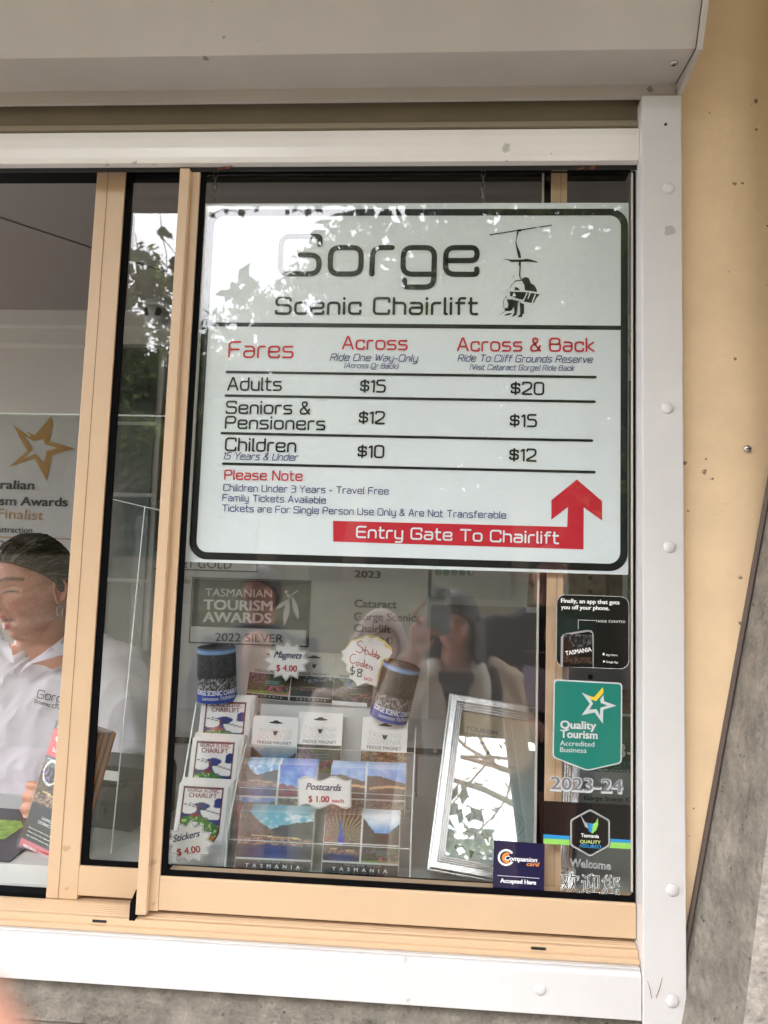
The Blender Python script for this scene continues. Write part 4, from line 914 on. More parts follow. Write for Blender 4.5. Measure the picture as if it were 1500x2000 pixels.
top = [(581 + i * 5.25, 1520 + 4.5 * math.sin(i / 20 * 4 * math.pi + 2.6)) for i in range(21)]; bot = [(686 - i * 5.2, 1575 + 4.5 * math.sin((20 - i) / 20 * 4 * math.pi + 2.9)) for i in range(21)]
full = top + bot; mcx, mcy = 634, 1548
obj('tag_card', MB().prism(ppoly(full, Y), Y, Y + .0008), M_CARD, t)
obj('tag_outline', MB().ring(ppoly([(mcx + (x - mcx) * .97, mcy + (y - mcy) * .95) for x, y in full], Y), ppoly([(mcx + (x - mcx) * .958, mcy + (y - mcy) * .925) for x, y in full], Y), Y - .0003), M_NAVYINK, t)
txt(t, 'Postcards', 597, 1542, 667, 1545, 13, Y, M_NAVYINK, offset=.03, shear=.3); txt(t, '$ 1.00', 602, 1566, 643, 1567, 12, Y, M_REDINK, offset=.03); txt(t, 'each', 648, 1567, 672, 1568, 7, Y, M_REDINK, offset=.03)
# handwritten star
Y = .212; k5 = lambda x, y: (640 + x / 3.125, 1080 + y / 3.125); t = thing('price_tag', 'handwritten white star price tag reading Stubby Coolers $8 each', 'price tag', at(715, 1290, Y))
pts = [(150, 540), (215, 520), (235, 505), (260, 520), (300, 515), (318, 538), (345, 545), (350, 575), (385, 590), (395, 612), (372, 640), (330, 650), (318, 700), (306, 740), (296, 812), (262, 800), (240, 790), (180, 812), (165, 780), (130, 765), (140, 735), (110, 715), (118, 680), (82, 650), (98, 628), (82, 600), (120, 580)]
obj('tag_card', MB().prism(ppoly([k5(*q) for q in pts], Y), Y, Y + .0008), M_CARD, t)
obj('yellow_backing', MB().prism(ppoly([k5(200 + (x - 230) * 1.07 + 30, 655 + (y - 655) * 1.05) for x, y in pts[::2]], Y + .001), Y + .001, Y + .0016), mat('yellow_card', srgb(226, 214, 130), .5), t)
hw = MB(); yy = Y - .0005
def hand(ln, wd=.0014): hw.ribbon([xz(k5(*q), yy) for q in ln], wd, yy)
for ln in ([(212, 545), (200, 535), (182, 545), (185, 562), (212, 580), (215, 600), (195, 612), (172, 598)], [(232, 572), (226, 612), (238, 622)], [(218, 592), (242, 596)], [(246, 600), (248, 620), (262, 622), (264, 606), (266, 628)], [(276, 590), (274, 632), (288, 634), (290, 618), (275, 616)],
           [(298, 598), (294, 640), (308, 642), (310, 626), (296, 624)], [(308, 622), (312, 638)], [(320, 632), (304, 652)], [(172, 622), (155, 616), (136, 636), (138, 664), (152, 676), (166, 668)], [(176, 668), (190, 666), (192, 682), (180, 688), (174, 676), (178, 668)],
           [(202, 676), (216, 676), (216, 692), (204, 694), (202, 678)], [(226, 652), (222, 700)], [(232, 690), (246, 688), (240, 678), (230, 688), (238, 704), (246, 702)], [(254, 706), (256, 690), (264, 690)], [(276, 698), (266, 698), (274, 712), (262, 716)]): hand(ln)
obj('red_handwriting', hw, MATS['red_ink'], t)
hw = MB()
for ln in ([(160, 700), (142, 702), (140, 716), (164, 722), (160, 738), (136, 738)], [(152, 688), (148, 748)], [(206, 712), (186, 710), (182, 724), (206, 734), (204, 754), (182, 752), (184, 736), (212, 720), (208, 712)]): hand(ln, .0018)
obj('black_handwriting', hw, M_BLK, t)
hw = MB(); tpx(hw, 'EACH', *k5(220, 774), *k5(268, 786), 6.5, Y - .0005, offset=.02); obj('red_handwriting', hw, M_REDINK, t)

# clear racks
def edge_sheet(name, parent, x0, x1, y0, y1, z0, z1): return obj(name, MB().box(x0, x1, y0, y1, z0, z1), M_ACR, parent)
t = thing('postcard_rack', 'clear acrylic tiered rack holding postcards and magnets', 'display rack', (at(630, 1700, .12).x, .09, SHZ))
xL, xR = at(446, 1700, .10).x, at(800, 1700, .10).x
for i, (yf, zt_) in enumerate(((.088, at(600, 1648, .088).z), (.136, at(600, 1545, .136).z), (.186, at(600, 1462, .186).z))):
    z_b = SHZ + .001 + i * .035; edge_sheet('front_lip', t, xL, xR, yf, yf + .002, z_b, zt_); obj('lip_edge', MB().box(xL, xR, yf - .0002, yf + .0022, zt_ + .0002, zt_ + .0009), M_ACREDGE, t)
for x in (xL - .0022, xR + .0002):
    sp_ = [(.084, SHZ), (.084, SHZ + .055), (.13, SHZ + .12), (.18, SHZ + .17), (.235, SHZ + .21), (.28, SHZ + .21), (.28, SHZ)]
    mb = MB(); mb.add([(x, y, z) for y, z in sp_] + [(x + .002, y, z) for y, z in sp_], [tuple(range(7)), tuple(range(13, 6, -1))] + [(i, (i + 1) % 7, 7 + (i + 1) % 7, 7 + i) for i in range(7)]); obj('side_panel', mb, M_ACR, t)
    mb = MB(); mb.tube([(x + .001, y, z) for y, z in sp_[:5]], .0013, 5); obj('side_edge', mb, M_ACREDGE, t)
for i in range(3): obj('step_shelf', MB().box(xL, xR, .090 + i * .048, .135 + i * .048, SHZ + .0003 + i * .034, SHZ + .0023 + i * .034), M_ACR, t)
obj('back_riser', MB().box(xL + .01, at(728, 1500, .24).x, .2405, .2425, SHZ + .02, at(600, 1379, .24).z), mat('riser_white', srgb(214, 216, 214), .4), t)
t = thing('sticker_rack', 'narrow clear acrylic holder behind the shield stickers', 'display rack', (at(390, 1690, .12).x, .09, SHZ))
xL2, xR2 = at(322, 1690, .1).x, at(444, 1690, .1).x
for i, (yf, py) in enumerate(((.092, 1640), (.138, 1560), (.184, 1478))):
    edge_sheet('front_lip', t, xL2 + i * .012, xR2 + i * .012, yf, yf + .002, SHZ + .001 + i * .036, at(380, py, yf).z)
mb = MB(); mb.tube([at(331, 1690, .1), at(352, 1560, .15), at(384, 1372, .22)], .0013, 5); obj('side_edge', mb, M_ACREDGE, t)
for i in range(3): obj('step_shelf', MB().box(xL2, xR2, .094 + i * .046, .136 + i * .046, SHZ + .0003 + i * .034, SHZ + .0023 + i * .034), M_ACR, t)

# framed certificate
t, wd, h = lean('framed_certificate', 'certificate in a silver moulded frame leaning beside the postcards', 'picture frame', (834, 1700), (1122, 1752), 1352, .084, math.radians(25))
M_SILV = mat('silver_frame', (.62, .62, .61, 1), .24, .85, var=.05, vscale=30)
def fr(i0, i1, y0, y1):
    return MB().ring([(i0, i0), (wd - i0, i0), (wd - i0, h - i0), (i0, h - i0)], [(i1, i1), (wd - i1, i1), (wd - i1, h - i1), (i1, h - i1)], y0, y1)
for i0, i1, y0 in ((0, .0035, -.006), (.0036, .0145, -.013), (.0146, .0180, -.009), (.0181, .0215, -.0065), (.0216, .0250, -.004)):
    obj('frame_moulding', fr(i0, i1, y0, .012), M_SILV, t, local=True, bevel=.0012)
fb = .0255
printed('certificate_sheet', fb, wd - fb, fb, h - fb, .004, lambda u, v: tone(c_(200, 222, 222), c_(214, 196, 166), np.clip((v - .2) * 1.6 - u * .5, 0, 1)), t, 20, 24, m=M_CLOTHP)
W_, H_ = wd, h
lbox('cover_glass', .0252, wd - .0252, .0005, .0018, .0252, h - .0252, glass('picture_glass', .17, (1, 1, 1, 1)), t)
def ct(s, u0, u1, v, cp, m, **k): return local_text(s, wd * u0, wd * u1, h * v, h * cp, .0036, m, t, **k)
M_GT = mat('certificate_ink', srgb(110, 112, 116), .5); M_GOLD = mat('certificate_gold', srgb(176, 150, 110), .4)
ct('TOURISM', .15, .39, .80, .026, M_GT, offset=.015); ct('AWARDS', .145, .38, .765, .026, M_GT, offset=.015); ct('Major Tour and Transport Operators', .14, .55, .625, .013, M_GT)
ct('Awarded to', .14, .27, .575, .009, M_GT); ct('Gorge Scenic Chairlift', .14, .52, .54, .022, M_GT); ct('Chairperson', .155, .27, .42, .009, M_GT); ct('Tourism Industry Council', .15, .32, .41, .007, M_GT)
mb = MB()
for ln in ([(.12, .49), (.17, .52), (.20, .505), (.16, .46), (.185, .53), (.20, .49), (.23, .505), (.26, .49), (.29, .505), (.33, .482), (.36, .487)],): mb.ribbon([(wd * u, h * v) for u, v in ln], .0006, .0036, cap=False)
mb.ribbon([(wd * .12, h * .447), (wd * .30, h * .447)], .0004, .0036, cap=False); obj('signature', mb, M_GT, t, local=True)
local_text('2023', wd * .15, wd * .82, h * .215, h * .155, .0036, M_GOLD, t, outline=.006, name='large_year')
ct('CA', .17, .245, .135, .022, M_BLK, offset=.03); ct('SPIRIT OF TASMANIA', .32, .44, .125, .010, M_BLK); mb = MB().poly([(wd * .27, h * .145), (wd * .31, h * .14), (wd * .295, h * .11), (wd * .285, h * .10)], .0036); obj('logo', mb, M_BLK, t, local=True)
mb = MB(); mb.ring([(wd * .30 + .012 * math.cos(a_), h * .71 + .012 * math.sin(a_)) for a_ in np.linspace(0, 6.0, 20)], [(wd * .30 + .008 * math.cos(a_), h * .71 + .008 * math.sin(a_)) for a_ in np.linspace(0, 6.0, 20)], .0036); obj('seal_mark', mb, M_GT, t, local=True)

# ------------------------------------------------------------------ the room behind: posters and plaques on the wall
WY = 1.496
M_POST = mat('poster_grey', srgb(172, 171, 168), .35, coat=.3); M_GOLDP = mat('plaque_gold', srgb(150, 108, 44), .45); M_SLATE = mat('plaque_slate', srgb(26, 30, 30), .5); M_TGRN = mat('rating_green', srgb(20, 100, 80), .5)
M_GOLD2 = mat('poster_gold', srgb(150, 112, 50), .5); M_GRT = mat('plaque_lettering', srgb(196, 198, 194), .5)
def poster(name, label, x0, y0, x1, y1, m, Y=WY, cat='poster', rim=None):
    p, q = at(x0, y0, Y), at(x1, y1, Y); t = thing(name, label, cat, ((p.x + q.x) / 2, Y, q.z)); obj('sheet', MB().box(p.x, q.x, Y - .002, Y + .002, q.z, p.z), m, t)
    if rim: mb = MB(); mb.ring([(p.x, q.z), (q.x, q.z), (q.x, p.z), (p.x, p.z)], [(p.x + .004, q.z + .004), (q.x - .004, q.z + .004), (q.x - .004, p.z - .004), (p.x + .004, p.z - .004)], Y - .003); obj('border', mb, M_BLK, t)
    return t
def pt_(t, s, x0, y0, x1, y1, cp, m, Y=WY, **k): mb = MB(); tpx(mb, s, x0, y0, x1, y1, cp, Y - .0035, **k); obj('lettering', mb, m, t)
t = poster('plaque', 'slate grey plaque reading Tasmanian Tourism Awards 2022 Silver', 376, 1127, 603, 1264, M_GRT, cat='plaque', rim=True)
p, q = at(379, 1130, WY), at(601, 1231, WY); obj('dark_panel', MB().box(p.x, q.x, WY - .0028, WY - .002, q.z, p.z), M_SLATE, t)
pt_(t, 'TASMANIAN', 401, 1164, 531, 1167, 15, M_GRT); pt_(t, 'TOURISM', 397, 1190, 532, 1193, 19, M_GRT, offset=.03); pt_(t, 'AWARDS', 396, 1214, 530, 1217, 19, M_GRT, offset=.03); pt_(t, '2022 SILVER', 420, 1252, 553, 1255, 16, M_BLK, offset=.004)
def leaf_px(a, b, wdt, Yl):
    a, b = Vector(a), Vector(b); n = Vector((-(b - a).y, (b - a).x)).normalized() * wdt; pts = []
    for i in range(9): s_ = i / 8; pts.append(a.lerp(b, s_) + n * math.sin(math.pi * s_) ** .8)
    for i in range(7, 0, -1): s_ = i / 8; pts.append(a.lerp(b, s_) - n * math.sin(math.pi * s_) ** .8)
    return ppoly([(v.x, v.y) for v in pts], Yl)
mb = MB(); Yl = WY - .0035
for a_, b_, w__ in (((566, 1170), (538, 1190), 4), ((564, 1168), (555, 1222), 5.5), ((571, 1165), (583, 1210), 5)): mb.poly(leaf_px(a_, b_, w__, Yl), Yl)
mb.ribbon(ppoly([(581, 1154), (572, 1160), (562, 1172)], Yl), .003, Yl)
for a_ in ((559, 1156), (563, 1163)): mb.poly(ppoly([(a_[0] + 3 * math.cos(k), a_[1] + 3 * math.sin(k)) for k in np.linspace(0, 5.6, 9)], Yl), Yl)
obj('gum_leaf_mark', mb, M_GRT, t)
t = poster('plaque', 'gold plaque reading Tasmanian Tourism Awards 2021 Gold, mostly hidden by the window frame', 287, 983, 503, 1118, M_GRT, cat='plaque', rim=True)
p, q = at(290, 986, WY), at(501, 1083, WY); obj('gold_panel', MB().box(p.x, q.x, WY - .0028, WY - .002, q.z, p.z), M_GOLDP, t)
pt_(t, 'TASMANIAN', 313, 1020, 440, 1023, 14, M_GRT); pt_(t, 'TOURISM', 309, 1045, 442, 1048, 18, M_GRT, offset=.03); pt_(t, 'AWARDS', 307, 1069, 440, 1072, 18, M_GRT, offset=.03); pt_(t, '2021 GOLD', 331, 1108, 452, 1111, 16, M_BLK)
t = poster('poster', 'pale poster reading Cataract Gorge Scenic Chairlift with rating dots', 612, 900, 838, 1330, M_POST)
pt_(t, '2023', 692, 1127, 743, 1129, 13, M_BLK, offset=.03); pt_(t, 'Cataract', 692, 1186, 775, 1188, 15, M_BLK, offset=.03); pt_(t, 'Gorge Scenic', 691, 1211, 812, 1214, 15, M_BLK, offset=.03); pt_(t, 'Chairlift', 691, 1234, 763, 1236, 15, M_BLK, offset=.03)
def dots(t, x0, y0, n, r, gap, Y=WY):
    for i in range(n):
        pts = [(x0 + i * gap + r * math.cos(k), y0 + r * math.sin(k)) for k in np.linspace(0, 2 * math.pi, 15)[:-1]]; mb = MB().poly(ppoly(pts, Y - .0035), Y - .0035)
        obj('rating_dot', mb, M_TGRN, t)
        if i == n - 1: mb = MB().poly(ppoly([(x0 + i * gap + .5 + r * .75 * math.cos(k), y0 + r * .75 * math.sin(k)) for k in np.linspace(-1.57, 1.57, 9)], Y - .004), Y - .004); obj('half_dot', mb, M_POST, t)
dots(t, 697, 1252, 5, 7.2, 15.6)
t = poster('poster', 'pale poster with green rating dots, right of the Cataract Gorge poster', 842, 900, 1000, 1172, M_POST); dots(t, 856, 1117, 5, 7.2, 15.6)
t = poster('poster', 'blank lower part of a pale poster under the mirrored photographer', 842, 1180, 1052, 1446, mat('poster_pink', srgb(138, 132, 130), .4))
# star poster
t = poster('poster', 'grey awards poster with a large gold star, behind the attendant', -70, 812, 172, 1210, M_POST)
Yp = WY - .0035
st = [(25, 831), (52, 849), (61, 872), (83, 884), (102, 816), (100, 839), (92, 853), (101, 860), (101, 838), (97, 862), (146, 876), (108, 885), (94, 888), (92, 940), (68, 893), (17, 912)]
so_ = [(25, 831), (58, 868), (48, 890), (17, 912), (70, 893), (92, 941), (96, 889), (147, 876), (100, 864), (101, 837), (90, 853)]
si_ = [(50, 852), (66, 868), (58, 884), (45, 892), (72, 880), (88, 892), (90, 905), (92, 880), (108, 875), (92, 868), (88, 866)]
def ring_px(o, i, name, m): mb = MB().ring(ppoly(o, Yp), ppoly(i, Yp), Yp); obj(name, mb, m, t)
cxs, cys = 78, 876; so5 = []; 
outer = [(25, 831), (58, 853), (101, 836), (97, 862), (147, 876), (101, 889), (92, 941), (68, 896), (17, 912), (54, 880)]
inner = [(46, 850), (66, 862), (84, 858), (88, 868), (112, 875), (91, 881), (86, 905), (70, 886), (46, 896), (64, 878)]
ring_px(outer, inner, 'gold_star', M_GOLD2); mb = MB().poly(ppoly([(50, 842), (68, 850), (100, 812), (104, 832), (72, 862)], Yp - .0004), Yp - .0004); obj('gold_tick', mb, M_GOLD2, t)
pt_(t, 'Australian', -62, 953, 67, 956, 17, M_BLK, offset=.03); pt_(t, 'Tourism Awards', -69, 985, 132, 989, 17, M_BLK, offset=.03); pt_(t, 'Finalist', -5, 1012, 84, 1016, 19, M_GOLD2); pt_(t, 'Tourist Attraction', -66, 1038, 63, 1041, 11, M_BLK, offset=.02)
mb = MB(); o_ = ppoly([(-66, 1044), (137, 1050), (137, 1200), (-66, 1196)], Yp); p, q = at(-66, 1046, Yp), at(137, 1190, Yp)
mb.ring(rrect(p.x, q.x, q.z, p.z, .02), rrect(p.x + .004, q.x - .004, q.z + .004, p.z - .004, .018), Yp); obj('gold_box', mb, M_GOLD2, t); pt_(t, '2021', -30, 1070, 17, 1071, 15, M_BLK)
t = poster('poster', 'narrow strip of a gold poster seen beside the peach window stile', 316, 780, 352, 978, M_GOLD2)
t = poster('poster', 'pale finalist poster partly hidden by the silver plaque', 345, 1124, 374, 1180, M_POST); pt_(t, 'Finalist', 344, 1139, 373, 1140, 10, M_BLK)

# doors in the strip between the sashes
M_DGL = mat('dark_pane', srgb(40, 50, 44), .08, coat=1.)
p, q = at(172, 690, 1.49), at(283, 1400, 1.49); t = thing('glazed_door', 'narrow white glazed door behind the attendant', 'door', (p.x, 1.49, .06))
obj('door_frame', MB().box(p.x, q.x, 1.47, 1.494, .06, p.z), M_CAB, t)
pz = [at(250, y, 1.46).z for y in (680, 823, 830, 962, 970, 1130, 1137, 1290)]
for i in range(0, 8, 2): obj('door_pane', MB().box(p.x + .035, q.x - .02, 1.462, 1.469, pz[i + 1], pz[i]), M_DGL, t)
p, q = at(286, 690, 1.485), at(372, 1300, 1.485); t = thing('white_door', 'plain white door with a round knob seen between the window panes', 'door', (p.x, 1.48, .06))
obj('door_leaf', MB().box(p.x, q.x + .3, 1.4975, 1.4995, .06, p.z), M_CAB, t)
k = at(269, 1326, 1.44); kn = thing('door_knob', 'round metal knob of the white door behind the panes', 'knob', (k.x, 1.44, k.z)); 
obj('rose', MB().lathe([(.03, 0), (.03, .006), (.014, .008), (.012, .022), (.024, .028), (.026, .038), (.016, .046), (.001, .048)], 24, (k.x, 1.496, k.z), 'y'), mat('satin_nickel', srgb(190, 180, 150), .3, .9), kn, smooth=True)
# bench along the back
t = thing('drawer_bench', 'white bench with dark gaps between its drawers along the back wall', 'cabinet', (-.3, 1.1, .06))
zs_ = [at(800, y, 1.10).z for y in (1446, 1459, 1475, 1556, 1571)]
obj('bench_top', MB().box(-1.9, .9, 1.09, 1.498, zs_[1], zs_[0]), M_CAB, t, bevel=.002); obj('dark_gap', MB().box(-1.9, .9, 1.12, 1.14, zs_[2], zs_[1]), M_DARK, t)
for x in np.arange(-1.9, .5, .62): obj('drawer_front', MB().box(x, x + .612, 1.10, 1.12, zs_[3], zs_[2] - .001), M_CAB, t, bevel=.002)
obj('dark_gap', MB().box(-1.9, .9, 1.12, 1.14, zs_[4], zs_[3]), M_DARK, t); obj('lower_front', MB().box(-1.9, .9, 1.10, 1.12, .06, zs_[4]), mat('navy_front', srgb(70, 76, 90), .3), t)
for x in (-.05,): p = at(850, 1467, 1.115); obj('drawer_bolt', MB().lathe([(.006, 0), (.005, .003), (.001, .004)], 12, (p.x, 1.118, p.z), 'y'), M_STEEL, t)

# security camera under the ceiling
p = at(303, 612, 1.36); t = thing('security_camera', 'white turret security camera with two round lenses near the ceiling', 'security camera', p)
obj('camera_base', MB().lathe([(.055, 2.41), (.055, 2.395), (.045, 2.385)], 28, (p.x + .01, 1.38, 0), 'z'), M_CAB, t, smooth=False)
mb = MB(); prof = [(.045 * math.sin(a_), .045 * math.cos(a_)) for a_ in np.linspace(.02, math.pi - .02, 16)]; mb.lathe(prof, 28, (p.x, 1.37, p.z), 'z'); obj('camera_ball', mb, M_CAB, t, smooth=True)
for dx in (-.017, .018): obj('lens', MB().lathe([(.0145, 0), (.0145, .004), (.012, .006), (.001, .0065)], 20, (p.x + dx, 1.334, p.z - .004), 'y'), M_PBLK, t)
obj('small_sensor', MB().lathe([(.002, 0), (.002, .002)], 10, (p.x + .003, 1.329, p.z - .028), 'y'), M_BLK, t)

# counter things at the hatch
t = thing('counter_screen', 'clear acrylic counter screen with a bright top edge in front of the attendant', 'acrylic screen', (-.6, .30, SHZ))
zt_ = at(150, 811, .30).z; xr_ = at(352, 815, .30).x
obj('clear_sheet', MB().box(-1.5, xr_, .300, .304, SHZ + .13, zt_), M_ACR, t); obj('top_edge', MB().box(-1.5, xr_, .2995, .3045, zt_ + .0003, zt_ + .0028), M_ACREDGE, t)
t = thing('side_screen', 'clear acrylic return panel with bright upright edge beside the printer', 'acrylic screen', (-.5, .26, SHZ))
pA, pB = at(283, 990, .22), at(213, 1704, .13); pC = at(352, 1005, .10); z_ = pA.z
mb = MB(); d_ = Vector((pA.x - pB.x, pA.y - pB.y, 0)); 
obj('clear_sheet', MB().add([(pB.x, pB.y, SHZ), (pB.x + .03, pB.y + .13, SHZ), (pA.x + .03, pA.y + .13, z_ - .004), (pA.x, pA.y, z_), (pB.x + .002, pB.y + .003, SHZ), (pB.x + .032, pB.y + .133, SHZ), (pA.x + .032, pA.y + .133, z_ - .004), (pA.x + .002, pA.y + .003, z_)],
    [(0, 1, 2, 3), (7, 6, 5, 4), (0, 4, 5, 1), (1, 5, 6, 2)]), M_ACR, t)
mb = MB(); mb.tube([pB, pA], .0012, 6); obj('upright_edge', mb, M_ACREDGE, t); mb = MB(); mb.tube([at(220, 975, .30), pA, at(352, 1005, .12)], .0007, 5); obj('top_edge', mb, M_ACREDGE, t)

M_BKPL = mat('black_plastic', (.02, .02, .022, 1), .32, bump=.05, bscale=300)
c = at(228, 1640, .33); t = thing('receipt_printer', 'black receipt printer behind the acrylic panel on the counter', 'receipt printer', (c.x, .33, SHZ)); t.rotation_euler[2] = math.radians(-14)
WL[t.name] = Vector((0, 0, 0))
obj('printer_body', MB().extrude_x([(-.07, 0), (-.075, .05), (-.06, .072), (-.01, .098), (.07, .105), (.08, .09), (.08, 0)], -.075, .075), M_BKPL, t, local=True, bevel=.004)
lbox('paper_slot', -.045, .045, -.062, -.045, .078, .083, M_DARK, t); lbox('paper_strip', -.035, .035, -.056, -.054, .08, .10, M_CARD, t)
lbox('control_label', -.05, -.036, -.0775, -.0745, .03, .041, M_LGREY, t); lbox('control_button', -.03, -.012, -.0775, -.0745, .031, .040, MATS['print_grey'], t, bevel=.001); lbox('status_ring', .018, .026, -.0775, -.0745, .028, .040, M_BKPL, t)
# menu mat with map
t = thing('counter_mat', 'dark counter mat printed with a green park map at the open hatch', 'counter mat', (-.72, .2, SHZ)); o = t
p = [at(0, 1728, .085), at(22, 1726, .085), at(78, 1640, .2)]
vs2 = [(-1.05, .066), (at(18, 1722, .07).x, .066), (at(66, 1660, .17).x, .17), (at(66, 1590, .34).x, .34), (-1.05, .36)]
def slab(pts, z0, z1): n = len(pts); return MB().add([(x, y, z1) for x, y in pts] + [(x, y, z0) for x, y in pts], [tuple(range(n)), tuple(range(2 * n - 1, n - 1, -1))] + [(i, n + i, n + (i + 1) % n, (i + 1) % n) for i in range(n)])
obj('mat_sheet', slab(vs2, SHZ, SHZ + .002), mat('charcoal_mat', srgb(52, 50, 58), .35), t)
mb = [(-1.02, .16), (at(8, 1655, .165).x, .165), (at(45, 1625, .24).x, .24), (at(40, 1610, .27).x, .27), (-1.02, .28)]
obj('map_print', slab(mb, SHZ + .0022, SHZ + .0024), mat('map_green', srgb(138, 176, 66), .4, var=.5, vscale=60), t)
# brochure holder
p = at(36, 1678, .135); t = thing('brochure_holder', 'clear holder of red and black chairlift brochures at the hatch corner', 'brochure holder', (p.x, .135, SHZ + .001), (0, 0, 0))
t.rotation_mode = 'QUATERNION'; t.rotation_quaternion = (Matrix.Rotation(math.radians(-26), 3, 'Z') @ Matrix.Rotation(math.radians(7), 3, 'Y') @ Matrix.Rotation(math.radians(-10), 3, 'X')).to_quaternion(); WL[t.name] = Vector((0, 0, 0))
def broch(u, v):
    out = gorge(u, np.clip((v - .2) / .5, 0, 1), 4, (90, 140, 200), True, (30, 60, 90))
    out[v > .93] = c_(24, 24, 26); out[(v > .72) & (v <= .93)] = c_(206, 30, 44); out[(v > .69) & (v <= .72)] = c_(24, 24, 26)
    w1 = ((np.hypot((u - .25) * 1, (v - .60) * 2.0) < .20) | (np.hypot((u - .72) * 1, (v - .60) * 2.0) < .20)); w2 = ((np.hypot((u - .25), (v - .60) * 2.0) < .17) | (np.hypot((u - .72), (v - .60) * 2.0) < .17))
    out[w1] = c_(235, 235, 235); gg = garden(u, v, 3); out[w2] = gg[w2]
    out[v < .20] = c_(60, 62, 66); out[v < .06] = c_(200, 60, 80); return out
BW, BH = .099, .212
printed('brochure_cover', 0, BW, .004, BH, -.0012, broch, t, 60, 100)
for s, u0, u1, v, cp, m in (('LAUNCESTON TASMANIA', .08, .92, .945, .028, M_W), ('Gorge', .12, .88, .84, .06, M_W), ('Scenic Chairlift', .12, .9, .765, .03, M_W), ("WORLD'S LONGEST SINGLE SPAN", .06, .94, .697, .013, M_W), ('LAUNCESTON', .35, .8, .26, .022, M_W), ('CATARACT GORGE', .28, .86, .225, .022, M_W),
                            ('See some of the most spectacular', .1, .9, .165, .012, M_W), ('views from the highest point of', .1, .9, .135, .012, M_W), ('the chairlift above the gorge', .1, .85, .105, .012, M_W), ('FIRST BASIN, LAUNCESTON', .1, .9, .022, .018, M_W)):
    mb = MB(); text2(mb, s, (BW * u0, BH * v), (BW * u1, BH * v), BH * cp, -.0016, offset=.01); obj('cover_lettering', mb, m, t, local=True)
for i in range(11):
    lbox('brochure', .0005 * (i % 3), BW, .0004 + i * .0042, .0036 + i * .0042, .004, BH + .002 * math.sin(i * 1.7) + .0005 * i, (mat('brochure_orange', srgb(190, 116, 52), .5), mat('brochure_brown', srgb(112, 72, 46), .5), mat('brochure_grey', srgb(130, 124, 120), .5))[i % 3], t)
for nm, a_ in (('front_wall', (-.002, BW + .002, -.0048, -.0028, 0, .115)), ('side_wall', (BW + .0022, BW + .0042, -.0045, .052, 0, .120)), ('side_wall', (-.0042, -.0022, -.0045, .052, 0, .120)), ('base', (-.002, BW + .002, -.0026, .052, 0, .002)), ('back_wall', (-.002, BW + .002, .0525, .0545, 0, .16))):
    lbox(nm, *a_, M_ACR, t)

# right compartment: pin board, card, papers, certificate, timber
p, q = at(1120, 1090, .7), at(1200, 1300, .7)
bp_, bq = at(1112, 1000, .95), at(1216, 1166, .95); t = thing('pin_board', 'brown pin board high behind the app sticker', 'pin board', ((bp_.x + bq.x) / 2, .95, bq.z)); obj('cork_sheet', MB().box(bp_.x, bq.x, .95, .965, bq.z, bp_.z), mat('cork', srgb(128, 112, 88), .85, var=.3, vscale=40), t)
for u, v in ((1153, 1128), (1153, 1155)): k = at(u, v, .948); obj('board_hole', MB().lathe([(.006, 0), (.005, .002)], 12, (k.x, .9495, k.z), 'y'), M_DARK, t)
bx('timber_post', at(1181, 1140, .94).x, at(1190, 1140, .94).x, .930, .948, bq.z, 2.0, mat('dark_timber', srgb(92, 56, 34), .5)); tag(bpy.data.objects['timber_post'], 'thin dark timber post against the pin board', 'post')
p, q = at(1226, 1090, .8), at(1244, 1200, .8); bx('green_panel', p.x, p.x + .3, .8, .81, q.z, 2.0, mat('green_board', srgb(66, 92, 70), .6)); tag(bpy.data.objects['green_panel'], 'green board edge beside the right window casing', 'board')
p, q = at(1112, 1168, .97), at(1300, 1372, .97); bx('grey_screen', p.x, p.x + .6, .97, .99, q.z, p.z + .0, mat('grey_screen', srgb(132, 132, 130), .6)); tag(bpy.data.objects['grey_screen'], 'plain grey partition behind the app and shield stickers', 'partition')
k = at(1153, 1322, .969); o = obj('partition_bolt', MB().lathe([(.007, 0), (.006, .002), (.001, .003)], 12, (k.x, .9695, k.z), 'y'), M_DARK); tag(o, 'dark bolt in the grey partition above the teal sticker', 'bolt')
p, q = at(1196, 1366, .7), at(1300, 1398, .7); t = thing('timber_shelf', 'dark timber shelf edge right of the teal shield sticker', 'shelf', (p.x, .7, q.z)); obj('shelf_board', MB().box(p.x, p.x + .4, .70, .9, q.z, p.z), MATS['dark_timber'], t, bevel=.003)
p, q = at(1120, 1395, .5), at(1262, 1505, .5); t = thing('wall_certificate', 'dark green accreditation certificate half hidden by the window edge', 'certificate', (p.x, .5, q.z))
z3 = at(1200, 1592, .5).z; obj('certificate_sheet', MB().box(p.x, p.x + .25, .500, .503, z3, p.z), mat('certificate_grey', srgb(166, 172, 170), .3, coat=.5), t); obj('green_field', MB().box(p.x, p.x + .25, .4985, .4998, q.z, p.z), mat('certificate_green', srgb(26, 66, 58), .35), t)
for s, x0, y0, x1, y1, cp, m in (('2023-24', 1140, 1476, 1280, 1482, 26, M_GRT), ('CERTIFICATE OF', 1118, 1493, 1268, 1499, 9, M_TEAL), ('ACCREDITATION', 1150, 1506, 1290, 1512, 10, M_TEAL), ('Gorge Scenic Chairlift', 1140, 1562, 1270, 1568, 8, M_BLK)):
    mb = MB(); tpx(mb, s, x0, y0, x1, y1, cp, .4975, offset=.02); obj('lettering', mb, m, t)
